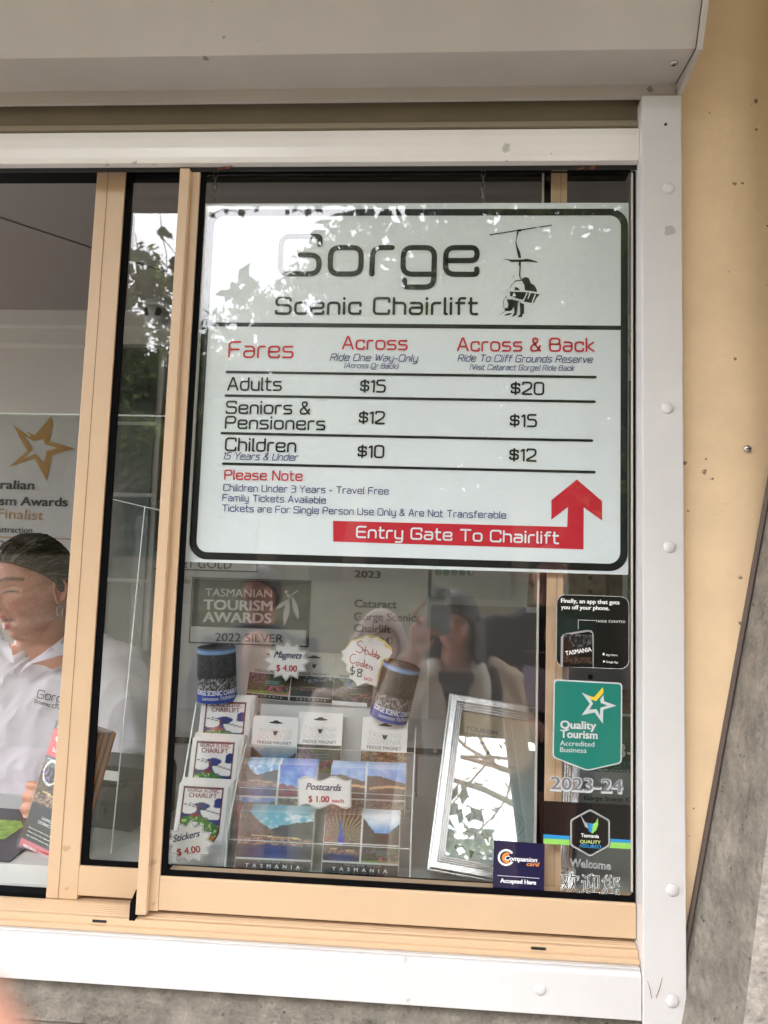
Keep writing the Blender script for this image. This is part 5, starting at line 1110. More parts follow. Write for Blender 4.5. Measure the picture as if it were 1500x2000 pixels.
p, q = at(1098, 1640, .46), at(1250, 1735, .46); t = thing('timber_box', 'brown timber box low behind the welcome lettering', 'box', (p.x + .05, .42, SHZ)); obj('box_body', MB().box(at(1192, 1700, .42).x - .01, at(1192, 1700, .42).x + .2, .42, .56, SHZ, at(1200, 1668, .42).z), mat('brown_timber', srgb(88, 54, 42), .35, var=.3, vscale=12, stretch=(1, 1, 9)), t, bevel=.003)
obj('box_lid', MB().box(at(1192, 1700, .42).x - .014, at(1192, 1700, .42).x + .204, .416, .564, at(1200, 1667, .42).z, at(1200, 1655, .42).z), MATS['brown_timber'], t, bevel=.002)
p, q = at(1120, 1592, .55), at(1262, 1740, .55); t = thing('paper_notice', 'grey paper notice with a small blue logo behind the hexagon badge', 'notice', (p.x, .60, q.z)); obj('paper_sheet', MB().box(p.x, p.x + .2, .600, .602, SHZ, p.z), mat('notice_grey', srgb(150, 154, 156), .5), t)
a_, b_ = at(1190, 1668, .598), at(1210, 1684, .598); obj('blue_logo', MB().box(a_.x, b_.x, .5975, .599, b_.z, a_.z), M_NAVYINK, t)
# white card tag upper right
p, q = at(1030, 1120, .5), at(1052, 1190, .5); t = thing('hanging_tag', 'small brown and white tag hanging left of the inner stile', 'tag', (p.x, .5, q.z)); obj('tag_sheet', MB().prism([(p.x + .004, p.z), (q.x - .006, p.z), (q.x, at(0, 1135, .5).z), (q.x, q.z), (p.x, q.z), (p.x, at(0, 1140, .5).z)], .5, .502), MATS['cork'], t); obj('tag_foot', MB().box(p.x, q.x, .4985, .5025, q.z - .008, q.z + .004), M_CARD, t)
t_ = bpy.data.objects['pin_board']
PI = math.pi
# ------------------------------------------------------------------ people
from mathutils.bvhtree import BVHTree
M_SKIN = mat('skin', (1, 1, 1, 1), .5, attr='ink', sss=.12, bump=.04, bscale=500)
def gs(x, z, x0, z0, sx, sz): return np.exp(-((x - x0) / sx) ** 2 - ((z - z0) / sz) ** 2)
def head_mesh(nu=150, nv=120, open_mouth=0., lids=1.):
    """head facing -Y, centre at the origin, 0.23 m from chin to crown; returns verts, faces, colours"""
    th = np.linspace(0, 2 * np.pi, nu, endpoint=False); ph = np.linspace(.03, np.pi - .03, nv)
    T, Pp = np.meshgrid(th, ph); nx_, ny_, nz_ = np.sin(Pp) * np.sin(T), -np.sin(Pp) * np.cos(T), np.cos(Pp)
    x, y, z = nx_ * .073, ny_ * .094, nz_ * .116
    x = np.sign(x) * np.abs(x / .073) ** .92 * .073
    s = np.clip(-z / .116, 0, 1)
    x *= 1 - .36 * s ** 1.6; bk = y > 0; y = np.where(bk, y * (1 - .5 * np.clip(-z / .09, 0, 1)), y); y = np.where(~bk, y * (1 - .10 * s) * (1 - .12 * np.clip(z / .11, 0, 1) ** 2), y)
    f = np.clip(-ny_ * 1.5, 0, 1)
    G = .010 * gs(x, z, 0, .014, .0075, .022) + .021 * gs(x, z, 0, -.016, .0085, .013) + .007 * (gs(x, z, .013, -.023, .0055, .0065) + gs(x, z, -.013, -.023, .0055, .0065)) \
        + .005 * (gs(x, z, .03, .036, .02, .008) + gs(x, z, -.03, .036, .02, .008)) - .013 * (gs(x, z, .031, .014, .015, .011) + gs(x, z, -.031, .014, .015, .011)) \
        + .0075 * (gs(x, z, .031, .011, .011, .008) + gs(x, z, -.031, .011, .011, .008)) + .006 * (gs(x, z, .044, -.018, .018, .018) + gs(x, z, -.044, -.018, .018, .018)) \
        + .007 * gs(x, z, 0, -.046, .020, .0055) + .008 * gs(x, z, 0, -.0615 - .006 * open_mouth, .017, .0065) - (.004 + .010 * open_mouth) * gs(x, z, 0, -.054, .021, .0022 + .004 * open_mouth) \
        + .011 * gs(x, z, 0, -.094, .018, .015) - .004 * gs(x, z, 0, -.074, .02, .006) - .003 * (gs(x, z, .024, -.034, .006, .014) + gs(x, z, -.024, -.034, .006, .014))
    y = y - f * G
    z = z - .006 * open_mouth * f * (z < -.056) 
    base = c_(206, 150, 128); n = .6 * fbm(x * 10 + 3, z * 10 + 2, 5, 3, 4) + .4 * fbm(x * 60 + 9, z * 60 + 9, 9, 8, 3)
    col = tone(c_(186, 128, 108), c_(222, 172, 150), np.clip((n - .3) * 2.4, 0, 1))
    fr_ = (ny_ < .1)
    col = mixc(col, np.broadcast_to(c_(206, 112, 100), col.shape), .35 * fr_ * (gs(x, z, .045, -.018, .02, .018) + gs(x, z, -.045, -.018, .02, .018) + gs(x, z, 0, -.02, .012, .010)))
    lip = fr_ * (gs(x, z, 0, -.047, .020, .0050) + gs(x, z, 0, -.0625 - .006 * open_mouth, .017, .0062)); col = mixc(col, np.broadcast_to(c_(176, 84, 88), col.shape), np.clip(lip * 1.5 - .35, 0, 1))
    cr_ = fr_ * gs(x, z, 0, -.0545, .019, .0016 + .0045 * open_mouth); col = mixc(col, np.broadcast_to(c_(60, 20, 20), col.shape), np.clip(cr_ * 1.6 - .3, 0, 1))
    if open_mouth: te = fr_ * gs(x, z, 0, -.0515, .013, .0026); col = mixc(col, np.broadcast_to(c_(226, 214, 200), col.shape), np.clip(te * 2 - .8, 0, 1))
    for sgn in (1, -1):
        u_ = (x * sgn - .030) / .022; br = fr_ * np.exp(-((z - (.034 + .004 * (1 - u_ ** 2))) / .0034) ** 2) * (np.abs(u_) < 1); col = mixc(col, np.broadcast_to(c_(70, 46, 36), col.shape), br * .95)
        ue = (x * sgn - .031) / .0145; la = fr_ * np.exp(-((z - (.0105 - .0025 * ue ** 2 * lids)) / .0024) ** 2) * (np.abs(ue) < 1); col = mixc(col, np.broadcast_to(c_(36, 22, 18), col.shape), la)
        cre = fr_ * np.exp(-((z - (.0225 - .003 * ue ** 2)) / .0018) ** 2) * (np.abs(ue) < 1.1); col = mixc(col, np.broadcast_to(c_(150, 92, 76), col.shape), cre * .5)
        col = mixc(col, np.broadcast_to(c_(90, 40, 34), col.shape), fr_ * gs(x, z, sgn * .008, -.027, .003, .0018) * .9)
    vs = np.stack([x, y, z], -1).reshape(-1, 3); fs = [(j * nu + i, j * nu + (i + 1) % nu, (j + 1) * nu + (i + 1) % nu, (j + 1) * nu + i) for j in range(nv - 1) for i in range(nu)]
    fs += [tuple(range(nu - 1, -1, -1)), tuple((nv - 1) * nu + i for i in range(nu))]
    return vs, [f[::-1] for f in fs], col.reshape(-1, 3)
def ear_mesh(sgn):
    mb = MB(); nu, nv = 18, 12
    vs = []
    for j in range(nv):
        for i in range(nu):
            r = j / (nv - 1); a_ = 2 * math.pi * i / nu
            yy = .016 * r * math.cos(a_) * (1.0 if math.sin(a_) > 0 else .8); zz = .031 * r * math.sin(a_)
            xx = .010 * math.sin(r * 2.4) ** 2 + .012 * r * max(0, math.cos(a_)) - .004 * math.exp(-((r - .62) / .16) ** 2)
            if r > .99: xx -= .006
            vs.append((sgn * (.069 + xx), .006 + yy, .000 + zz))
    fs = [(j * nu + i, j * nu + (i + 1) % nu, (j + 1) * nu + (i + 1) % nu, (j + 1) * nu + i) for j in range(nv - 1) for i in range(nu)]
    return np.array(vs), fs

def remesh(mb, vox, it=6, name='tmp'):
    me = bpy.data.meshes.new(name); me.from_pydata([tuple(v) for v in mb.v], [], mb.f); o = bpy.data.objects.new(name, me); C.objects.link(o)
    m = o.modifiers.new('r', 'REMESH'); m.mode = 'VOXEL'; m.voxel_size = vox
    s = o.modifiers.new('s', 'SMOOTH'); s.iterations = it; s.factor = .5
    dg = bpy.context.evaluated_depsgraph_get(); e = bpy.data.meshes.new_from_object(o.evaluated_get(dg))
    v = np.empty(len(e.vertices) * 3, np.float32); e.vertices.foreach_get('co', v); v = v.reshape(-1, 3).astype(float); f = [tuple(p.vertices) for p in e.polygons]
    nr = np.empty(len(e.vertices) * 3, np.float32); e.vertices.foreach_get('normal', nr)
    bpy.data.objects.remove(o); bpy.data.meshes.remove(me); bpy.data.meshes.remove(e)
    return v, f, nr.reshape(-1, 3)
def raw(name, v, f, m, parent, col=None, smooth=True):
    me = bpy.data.meshes.new(name); off = np.array(wl(parent)); me.from_pydata((v - off).tolist(), [], f)
    if col is not None:
        ca = me.color_attributes.new('ink', 'FLOAT_COLOR', 'POINT'); ca.data.foreach_set('color', np.concatenate([col, np.ones((len(v), 1))], 1).astype(np.float32).ravel())
    if smooth: me.polygons.foreach_set('use_smooth', [True] * len(me.polygons))
    me.update(); o = bpy.data.objects.new(name, me); C.objects.link(o); me.materials.append(m); o.parent = parent; WL[o.name] = wl(parent); return o
def loft(mb, rings, n=28):
    """rings: (cx, cy, z, rx, ry, yaw)"""
    vs = []
    for cx0, cy0, z, rx, ry, yw in rings:
        for k in range(n):
            a_ = 2 * math.pi * k / n; x, y = rx * math.copysign(abs(math.cos(a_)) ** .85, math.cos(a_)), ry * math.copysign(abs(math.sin(a_)) ** .85, math.sin(a_))
            vs.append((cx0 + x * math.cos(yw) - y * math.sin(yw), cy0 + x * math.sin(yw) + y * math.cos(yw), z))
    m = len(rings); fs = [(j * n + k, j * n + (k + 1) % n, (j + 1) * n + (k + 1) % n, (j + 1) * n + k) for j in range(m - 1) for k in range(n)]
    fs += [tuple(range(n - 1, -1, -1)), tuple((m - 1) * n + k for k in range(n))]; return mb.add(vs, fs)
def blob(mb, c, r, n=14):
    vs = []; c = Vector(c)
    for j in range(n + 1):
        p = .02 + (math.pi - .04) * j / n
        for k in range(n): a_ = 2 * math.pi * k / n; vs.append((c.x + r[0] * math.sin(p) * math.cos(a_), c.y + r[1] * math.sin(p) * math.sin(a_), c.z + r[2] * math.cos(p)))
    return mb.add(vs, [(j * n + k, j * n + (k + 1) % n, (j + 1) * n + (k + 1) % n, (j + 1) * n + k) for j in range(n) for k in range(n)] + [tuple(range(n - 1, -1, -1)), tuple(n * n + k for k in range(n))])
def hand(mb, wrist, fwd, up, curl=(.9, 1.2, .9), size=1., thumb_side=1, spread=.12):
    """palm and five bent fingers; fwd = along the palm, up = back of the hand; returns the nail places"""
    fwd, up = Vector(fwd).normalized(), Vector(up).normalized(); up = (up - fwd * up.dot(fwd)).normalized(); sd_ = fwd.cross(up) * thumb_side; W = Vector(wrist); nails = []
    mb.tube([W - fwd * .03, W, W + fwd * .03 * size, W + fwd * .07 * size, W + fwd * .085 * size], [.024, .026, .034, .036, .024], 12)
    for i, (ln, o_) in enumerate(((.072, .030), (.080, .010), (.074, -.010), (.058, -.029))):
        p = W + fwd * .078 * size + sd_ * o_ * size; d = (fwd + sd_ * o_ * spread * 20).normalized(); pts = [p - d * .02, p]; ang = 0
        for k, fr__ in enumerate((.46, .30, .24)):
            ang += curl[k]; dd = d * math.cos(ang) - up * math.sin(ang); pts.append(pts[-1] + dd * ln * fr__ * size * (1 if k else 1.05))
        mb.tube(pts, [.0098 * size, .0098 * size, .0090 * size, .0084 * size, .0066 * size], 10); blob(mb, pts[-1], (.0068 * size,) * 3, 8)
        nn = (up * math.cos(ang) + d * math.sin(ang)).normalized(); nails.append((pts[-1] + nn * .0048 * size, (pts[-1] - pts[-2]).normalized(), nn))
    p = W + fwd * .02 + sd_ * .028 * size; t1 = p + (fwd * .6 + sd_ * .8 - up * .35).normalized() * .040 * size; t2 = t1 + (fwd * .9 + sd_ * .15 - up * .5).normalized() * .032 * size; t3 = t2 + (fwd * .9 - sd_ * .3 - up * .6).normalized() * .022 * size
    mb.tube([W, p, t1, t2, t3], [.016, .015 * size, .0115 * size, .0105 * size, .008 * size], 10); blob(mb, t3, (.0082 * size,) * 3, 8)
    nn = (sd_ * .6 + up * .6).normalized(); nails.append((t3 + nn * .006, (t3 - t2).normalized(), nn)); return nails
def nail_part(nails, m, parent):
    for p, d, n in nails:
        mb = MB(); s = d.cross(n).normalized(); vs = []
        for k in range(10): a_ = 2 * math.pi * k / 10; vs.append(p + d * .0058 * math.cos(a_) + s * .0045 * math.sin(a_) + n * .0012)
        vs.append(p + n * .0026 + d * .001); mb.add(vs, [(k, (k + 1) % 10, 10) for k in range(10)]); obj('fingernail', mb, m, parent, smooth=True)

def mk_person(label, hc, yaw, pitch=0., arms=None, hs=1.0, shoulder_z=None, w_=1., feet=-.12, cat='person', tv=.009, torso_y=0., mouth=0., legs=True, group=None, face_detail=True, body_yaw=None, skin_gain=1., extra=None):
    """continuous body: head, neck, torso, arms, legs.  arms: (shoulder, elbow, wrist, fwd, up, curl, thumb) each"""
    hc = Vector(hc); t = thing('person', label, cat, (hc.x, hc.y, feet), group=group); by = yaw if body_yaw is None else body_yaw
    sz = shoulder_z or hc.z - .165; cy = hc.y + torso_y; mb = MB()
    Rz = Matrix.Rotation(yaw, 3, 'Z') @ Matrix.Rotation(pitch, 3, 'X')
    nb = hc + Rz @ Vector((0, .022, -.05)); mb.tube([nb, Vector((hc.x, cy + .012, sz - .0)), Vector((hc.x, cy + .01, sz - .08))], [.055 * hs, .060 * hs, .075], 18)
    hipz = feet + (sz - feet) * .58
    loft(mb, [(hc.x, cy + .005, sz + .005, .07 * w_, .055, by), (hc.x, cy, sz - .045, .15 * w_, .075, by), (hc.x, cy, sz - .12, .165 * w_, .095 * w_, by), (hc.x, cy, sz - .28, .15 * w_, .09 * w_, by), (hc.x, cy, hipz + .05, .155 * w_, .10 * w_, by), (hc.x, cy, hipz - .08, .16 * w_, .10 * w_, by)])
    if legs:
        for s in (-1, 1):
            hx = Vector((hc.x + s * .085 * math.cos(by), cy + s * .085 * math.sin(by), hipz - .03)); kn = Vector((hx.x, hx.y - .01, feet + (hipz - feet) * .52)); an = Vector((hx.x, hx.y + .01, feet + .07)); mb.tube([hx, kn, an], [.085, .056, .038], 14)
            fd = Rz @ Vector((0, -1, 0)); fd.z = 0; mb.tube([an + Vector((0, 0, -.03)) - fd * .03, an + Vector((0, 0, -.035)) + fd * .09, an + Vector((0, 0, -.045)) + fd * .15], [.036, .034, .022], 12)
    for pts_, r_ in (extra or []): mb.tube(pts_, r_, 12); blob(mb, pts_[-1], (r_[-1],) * 3, 10)
    nails = []
    for sh, el, wr, fw, up, cu, th in (arms or []):
        sh, el, wr = Vector(sh), Vector(el), Vector(wr); mb.tube([sh, sh.lerp(el, .5), el, el.lerp(wr, .4), wr], [.052, .046, .038, .036, .025], 14); nails.append(hand(mb, wr, fw, up, cu, 1.0, th))
    v, f, nr = remesh(mb, tv if not arms else min(tv, .0045), 4)
    hv, hf, hcol = head_mesh(150 if face_detail else 70, 120 if face_detail else 60, mouth); sc = hs
    M3 = np.array(Rz); hv2 = (hv * sc) @ M3.T + np.array(hc); n0 = len(v); allv = [v, hv2]; allf = list(f) + [tuple(i + n0 for i in q) for q in hf]
    col0 = np.broadcast_to(c_(204, 150, 128), (len(v), 3)) * (.93 + .14 * fbm(v[:, 0] * 9 + 9, v[:, 2] * 9, 3, 2)[:, None]); cols = [col0, hcol]; n0 += len(hv2)
    for s in (-1, 1):
        ev, ef = ear_mesh(s); allv.append((ev * sc) @ M3.T + np.array(hc)); allf += [tuple(i + n0 for i in q) for q in ef]; n0 += len(ev); cols.append(np.broadcast_to(c_(206, 140, 118), (len(ev), 3)))
    body = raw('body', np.concatenate(allv), allf, M_SKIN, t, np.concatenate(cols) * skin_gain)
    return t, Rz, hc, nails
def folded(v, nr, amp, f1=9, f2=22, seed=1, stretch=(1, 1, .35)):
    q = v * np.array(stretch); n = fbm(q[:, 0] + q[:, 1] * .7 + 5, q[:, 2] + q[:, 1] * .5 + 5, f1, seed, 3) - .5
    n2 = 1 - np.abs(fbm(q[:, 0] - q[:, 1] + 7, q[:, 2] * 1.6 + 3, f2, seed + 5, 2) * 2 - 1) ** .6
    return v + nr * (amp * (n * 1.6 + n2 * .6))[:, None]
def garment(name, parent, rings, tubes, m, vox=.006, amp=.008, seed=1, it=5):
    mb = MB(); loft(mb, rings)
    for pts, r in tubes: mb.tube(pts, r, 18)
    v, f, nr = remesh(mb, vox, it); v = folded(v, nr, amp, seed=seed); return raw(name, v, f, m, parent), v, f
def hairmat(name, col, rough=.35): return mat(name, col, rough, var=.5, vscale=60, bump=.8, bscale=140, stretch=(1, 1, .08), spec=.4)
def hair_cap(parent, hc, Rz, hs, m, front=.058, side=.0, back=-.08, puff=1.07, length=0., name='hair', swept=False):
    th = np.linspace(0, 2 * np.pi, 120, endpoint=False); nv = 60
    T, U = np.meshgrid(th, np.linspace(0, 1, nv)); fr_ = np.clip(np.cos(T), -1, 1)      # 1 = face side
    zlim = np.where(fr_ > 0, side + (front - side) * np.clip(fr_, 0, 1) ** .6, side + (back - side) * np.clip(-fr_, 0, 1) ** .8)
    if length: zlim = np.where(fr_ < .45, -length, zlim)
    phmax = np.arccos(np.clip(zlim / .122, -.985, .985)); P_ = .02 + U * (phmax - .02)
    x, y, z = np.sin(P_) * np.sin(T) * .079, -np.sin(P_) * np.cos(T) * .1, np.cos(P_) * .122
    low = np.clip(-z / .116, 0, 1); y = np.where(y > 0, y * (1 - .30 * low), y)
    if length:
        dz = np.clip(U - .55, 0, 1) / .45; m_ = (fr_ < .45)
        x = np.where(m_, np.where(U > .55, np.sin(T) * (.088 + .012 * dz), x), x); y = np.where(m_ & (U > .55), -np.cos(T) * (.098 + .004 * dz) + .01, y); z = np.where(m_ & (U > .55), np.cos(.02 + .55 * (np.pi / 2)) * .05 - dz * (length - .0), z)
    st = 1 + .018 * np.sin(T * 23 + 3 * U) + .012 * np.sin(T * 51)
    if swept: an_ = np.arctan2(x, z + .03); st = 1 + .010 * np.sin(an_ * 34 + 2 * y * 12) + .006 * np.sin(an_ * 81) + .014 * fbm(an_ * 3 + 5, y * 4 + 5, 3, 2)
    edge = np.clip((1 - U) * 9, 0, 1) ** .5; k = (1 + (puff - 1) * edge) * (1 + (st - 1) * edge) + .004
    vs = np.stack([x * k, y * k, z * (1 + (puff - 1) * .7)], -1).reshape(-1, 3) * hs; nu = 120
    vs = vs @ np.array(Rz).T + np.array(hc); inn = (vs - np.array(hc)) * .965 + np.array(hc); n = len(vs)
    fs = [(j * nu + i, (j + 1) * nu + i, (j + 1) * nu + (i + 1) % nu, j * nu + (i + 1) % nu) for j in range(nv - 1) for i in range(nu)]
    fs2 = [tuple(n + q for q in f[::-1]) for f in fs]; rim = [((nv - 1) * nu + i, n + (nv - 1) * nu + i, n + (nv - 1) * nu + (i + 1) % nu, (nv - 1) * nu + (i + 1) % nu) for i in range(nu)]
    return raw(name, np.concatenate([vs, inn]), fs + fs2 + rim, m, parent)

M_POLO = mat('white_cotton', srgb(238, 232, 242), .75, bump=.25, bscale=700)
# --- attendant at the hatch
hc = at(66, 1152, .58); yaw = math.radians(-24)
sZ = hc.z - .135
shL = Vector((hc.x + .165, .63, sZ - .045)); elL = Vector((at(238, 1490, .58).x, .57, at(238, 1500, .57).z)); wrL = at(158, 1574, .30)
t, Rz, hc, nails = mk_person('attendant in a white polo shirt with hair tied back, leaning at the open hatch', hc, yaw, math.radians(10), hs=1.03, shoulder_z=sZ, w_=1.2, feet=.06, tv=.006, torso_y=.05, mouth=1.,
    arms=[(shL, elL, wrL, (-1, -.05, .02), (0, -1, .28), (.42, .62, .45), 1), ((hc.x - .24, .65, sZ - .05), (hc.x - .36, .56, sZ - .30), (hc.x - .20, .34, SHZ + .05), (.8, -.5, -.1), (0, .1, 1), (.3, .3, .2), 1)], body_yaw=math.radians(-12))
nail_part(nails[0], mat('red_nail_varnish', srgb(150, 20, 34), .15, coat=1.), t)
cy = hc.y + .06; by = math.radians(-12)
rg = [(hc.x, cy + .02, sZ - .006, .082, .070, by), (hc.x, cy + .015, sZ - .028, .155, .088, by), (hc.x, cy, sZ - .06, .215, .115, by), (hc.x, cy, sZ - .14, .225, .145, by), (hc.x, cy - .01, sZ - .24, .225, .170, by), (hc.x, cy, sZ - .36, .215, .165, by), (hc.x, cy, sZ - .52, .225, .17, by), (hc.x, cy, sZ - .62, .23, .17, by)]
sl_ = [([shL + Vector((-.05, 0, .012)), shL + Vector((.012, -.005, -.015)), shL.lerp(elL, .45) + Vector((.02, -.01, 0)), elL + Vector((.0, 0, .02))], [.070, .080, .082, .088])]
sR = Vector((hc.x - .24, .65, sZ - .05)); sl_.append(([sR + Vector((.06, 0, .01)), sR, Vector((hc.x - .34, .58, sZ - .26))], [.07, .078, .085]))
polo, pv, pf = garment('polo_shirt', t, rg, sl_, M_POLO, .005, .017, 3)
bvh = BVHTree.FromPolygons([Vector(p) for p in pv], pf)
def drape(s_or_mb, m, name, parent, lift=.0015):
    vs = []
    for p in s_or_mb.v:
        d = (Vector(p) - CAM).normalized(); h, n_, i_, ds = bvh.ray_cast(CAM + d * .3, d); q = (h - d * lift) if h else Vector(p); vs.append(tuple(q))
    mb = MB(); mb.v = vs; mb.f = s_or_mb.f; return obj(name, mb, m, parent)
mb = MB(); stroke_text(mb, 'Gorge', 71, 1363, 133, 1376, 17, .0016, .45); drape(mb, M_BLK, 'shirt_lettering', t)
mb = MB(); stroke_text(mb, 'Scenic Chairlift', 66, 1372, 138, 1392, 7, .0010, .45); drape(mb, M_BLK, 'shirt_lettering', t)
# collar, placket, button
def flap(pts, th, name):
    P_ = [Vector(p) for p in pts]; n = len(P_); nrm = (P_[1] - P_[0]).cross(P_[2] - P_[0]).normalized() * th
    mb = MB(); mb.add([tuple(p) for p in P_] + [tuple(p + nrm) for p in P_], [tuple(range(n)), tuple(range(2 * n - 1, n - 1, -1))] + [(i, n + i, n + (i + 1) % n, (i + 1) % n) for i in range(n)]); return obj(name, mb, M_POLO, t, bevel=.001)
def cpt(px, py, Y): return at(px, py, Y)
def strip3(A, B, th, name):
    """cloth strip between two curves A (upper) and B (lower)"""
    n = len(A); mb = MB(); A = [Vector(a) for a in A]; B = [Vector(b) for b in B]; vs = []
    for a, b in zip(A, B):
        m_ = a.lerp(b, .5); d = (m_ - CAM).normalized(); vs += [a, m_ - d * .006, b]
    off = [v + (v - CAM).normalized() * th for v in vs]; fs = []
    for i in range(n - 1):
        for k in range(2): q = (3 * i + k, 3 * i + k + 1, 3 * (i + 1) + k + 1, 3 * (i + 1) + k); fs += [q, tuple(j + 3 * n for j in q[::-1])]
        for k in (0, 2): fs.append((3 * i + k, 3 * (i + 1) + k, 3 * n + 3 * (i + 1) + k, 3 * n + 3 * i + k))
    fs += [(0, 1, 3 * n + 1, 3 * n), (1, 2, 3 * n + 2, 3 * n + 1), (3 * n - 3, 3 * n - 2, 6 * n - 2, 6 * n - 3), (3 * n - 2, 3 * n - 1, 6 * n - 1, 6 * n - 2)]
    mb.add([tuple(v) for v in vs + off], fs); return obj(name, mb, M_POLO, t, smooth=True)
strip3([cpt(33, 1318, .485), cpt(52, 1296, .49), cpt(80, 1278, .50), (cpt(110, 1256, .53)), cpt(138, 1232, .60), cpt(140, 1225, .66)], [cpt(34, 1322, .48), cpt(62, 1296, .475), cpt(92, 1288, .475), cpt(126, 1278, .50), cpt(152, 1262, .57), cpt(160, 1250, .66)], .003, 'collar')
strip3([cpt(22, 1268, .47), cpt(8, 1245, .49), cpt(0, 1222, .50), cpt(-8, 1205, .53)], [cpt(28, 1296, .465), cpt(2, 1282, .47), cpt(-16, 1262, .48), cpt(-24, 1230, .51)], .003, 'collar')
# open neck: skin triangle
mb = MB(); tri = [cpt(24, 1262, .4), cpt(120, 1240, .4), cpt(70, 1282, .4), cpt(34, 1318, .4), cpt(26, 1290, .4)]
b2 = []
for p in tri:
    d = (p - CAM).normalized(); h, n_, i_, ds = bvh.ray_cast(CAM + d * .3, d); b2.append((h - d * .0025) if h else p)
p = cpt(27, 1312, .45); d = (p - CAM).normalized(); h = bvh.ray_cast(CAM + d * .3, d)[0] or p; obj('button', MB().lathe([(.0055, 0), (.0055, .001), (.004, .0022), (.0005, .0016)], 16, (h.x, h.y - .003, h.z), 'y'), M_CARD, t, smooth=True)
M_HAIR1 = mat('brown_hair', srgb(70, 60, 48), .38, var=.7, vscale=45, bump=1., bscale=120, stretch=(1, .10, 1), spec=.5); hair_cap(t, hc, Rz, 1.03, M_HAIR1, front=.074, side=.006, back=-.062, puff=1.05, swept=True)
rgs = np.random.default_rng(4); st_ = {0: MB(), 1: MB()}; bdir = Vector((0, 1, .02)).normalized()
for i in range(230):
    T = rgs.uniform(-2.3, 2.3); fr0 = math.cos(T); zl = (.006 + .068 * max(0, fr0) ** .6) if fr0 > 0 else .006 - .06 * (-fr0) ** .8
    zl += rgs.uniform(-.002, .006); ph = math.acos(max(-.98, min(.98, zl / .122))); d0 = Vector((math.sin(ph) * math.sin(T) * .079, -math.sin(ph) * math.cos(T) * .1, math.cos(ph) * .122))
    pts = []; lift_ = rgs.uniform(.9, 1.12); end = Vector((rgs.normal(0, .012), .098, rgs.normal(0, .015)))
    for j in range(11):
        q_ = j / 10; v = d0.lerp(end, q_); n_ = Vector((v.x / .079, v.y / .1, v.z / .122)); n_.normalize(); e_ = Vector((n_.x * .079, n_.y * .1, n_.z * .122)) * (1.035 + .035 * min(1, q_ * 5) * lift_); pts.append(hc + Rz @ (e_ * 1.03))
    st_[i % 4 == 0].tube(pts, [.0006] + [.0013] * 9 + [.0006], 4)
obj('hair_strands', st_[0], M_HAIR1, t, smooth=True); obj('light_strands', st_[1], mat('grey_brown_hair', srgb(122, 108, 94), .4), t, smooth=True)
bun = MB(); bc = hc + Rz @ Vector((0, .105, -.01)); blob(bun, bc, (.035, .035, .035), 20); obj('hair_bun', bun, M_HAIR1, t, smooth=True)
mb = MB(); ec = hc + Rz @ Vector((.082, .000, -.048)); mb.tube([ec + Rz @ Vector((0, .0085 * math.cos(a_), .0135 * math.sin(a_))) for a_ in np.linspace(0, 2 * math.pi, 20, endpoint=False)], .0013, 6, closed=True); obj('hoop_earring', mb, M_STEEL, t, smooth=True)
garment('trousers', t, [(hc.x, cy, sZ - .60, .22, .16, by), (hc.x, cy, sZ - .75, .225, .165, by), (hc.x, cy, sZ - .82, .20, .15, by)], [([(hc.x + s * .10, cy, sZ - .78), (hc.x + s * .11, cy, sZ - 1.02), (hc.x + s * .11, cy, .14)], [.105, .085, .07]) for s in (-1, 1)], mat('dark_trousers', srgb(40, 40, 48), .8), .012, .006, 5)

# --- photographer, seen only mirrored in the pane
M_COAT = mat('beige_coat', srgb(206, 184, 162), .8, bump=.2, bscale=300); M_CREAM = mat('cream_scarf', srgb(226, 220, 208), .9, bump=.4, bscale=200); M_BKC = mat('black_cloth', srgb(30, 30, 34), .85, bump=.2, bscale=300)
hc = refl(892, 1222, 1.56); sZ = hc.z - .150
shR = Vector((hc.x + .155, -1.60, sZ - .04)); shL_ = Vector((hc.x - .155, -1.60, sZ - .04)); elR = Vector((hc.x + .20, -1.56, sZ - .30)); elL_ = Vector((hc.x - .22, -1.46, sZ - .20))
wrR = Vector((hc.x + .10, -1.40, sZ - .30)); wrL_ = Vector((-.050, -1.296, 1.282))
t, Rz, hc, nails = mk_person('photographer with dark bobbed hair and beige coat holding up a phone, mirrored in the pane', hc, PI + .28, math.radians(-4), hs=.94, shoulder_z=sZ, w_=.95,
    arms=[(shR, elR, wrR, (-.8, .5, .1), (.2, .3, .9), (.5, .9, .8), -1), (shL_, elL_, wrL_, (0.03, .72, .66), (-1, .1, .1), (.85, .85, .35), -1)], body_yaw=0,
    extra=[([(-.048, -1.235, 1.345), (-.066, -1.195, 1.385), tuple(CAM + (at(-138, 2052, 0) - CAM) * .046)], [.0095, .009, .0075])])
cy = hc.y
garment('coat', t, [(hc.x, cy + .01, sZ - .0, .085, .075, 0), (hc.x, cy, sZ - .045, .18, .10, 0), (hc.x, cy, sZ - .12, .20, .13, 0), (hc.x, cy, sZ - .35, .185, .13, 0), (hc.x, cy, sZ - .60, .21, .15, 0), (hc.x, cy, sZ - .95, .25, .18, 0)],
        [([shR + Vector((-.04, 0, .01)), shR + Vector((.01, 0, 0)), elR, elR.lerp(wrR, .8)], [.07, .075, .065, .055]), ([shL_ + Vector((.04, 0, .01)), shL_ - Vector((.01, 0, 0)), elL_, elL_.lerp(wrL_, .8)], [.07, .075, .065, .055])], M_COAT, .009, .012, 6)
mb = MB(); mb.prism([(hc.x - .06, sZ - .0), (hc.x + .06, sZ - .0), (hc.x + .045, sZ - .25), (hc.x - .045, sZ - .25)], cy + .134, cy + .142); obj('dark_top', mb, M_BKC, t, bevel=.003)
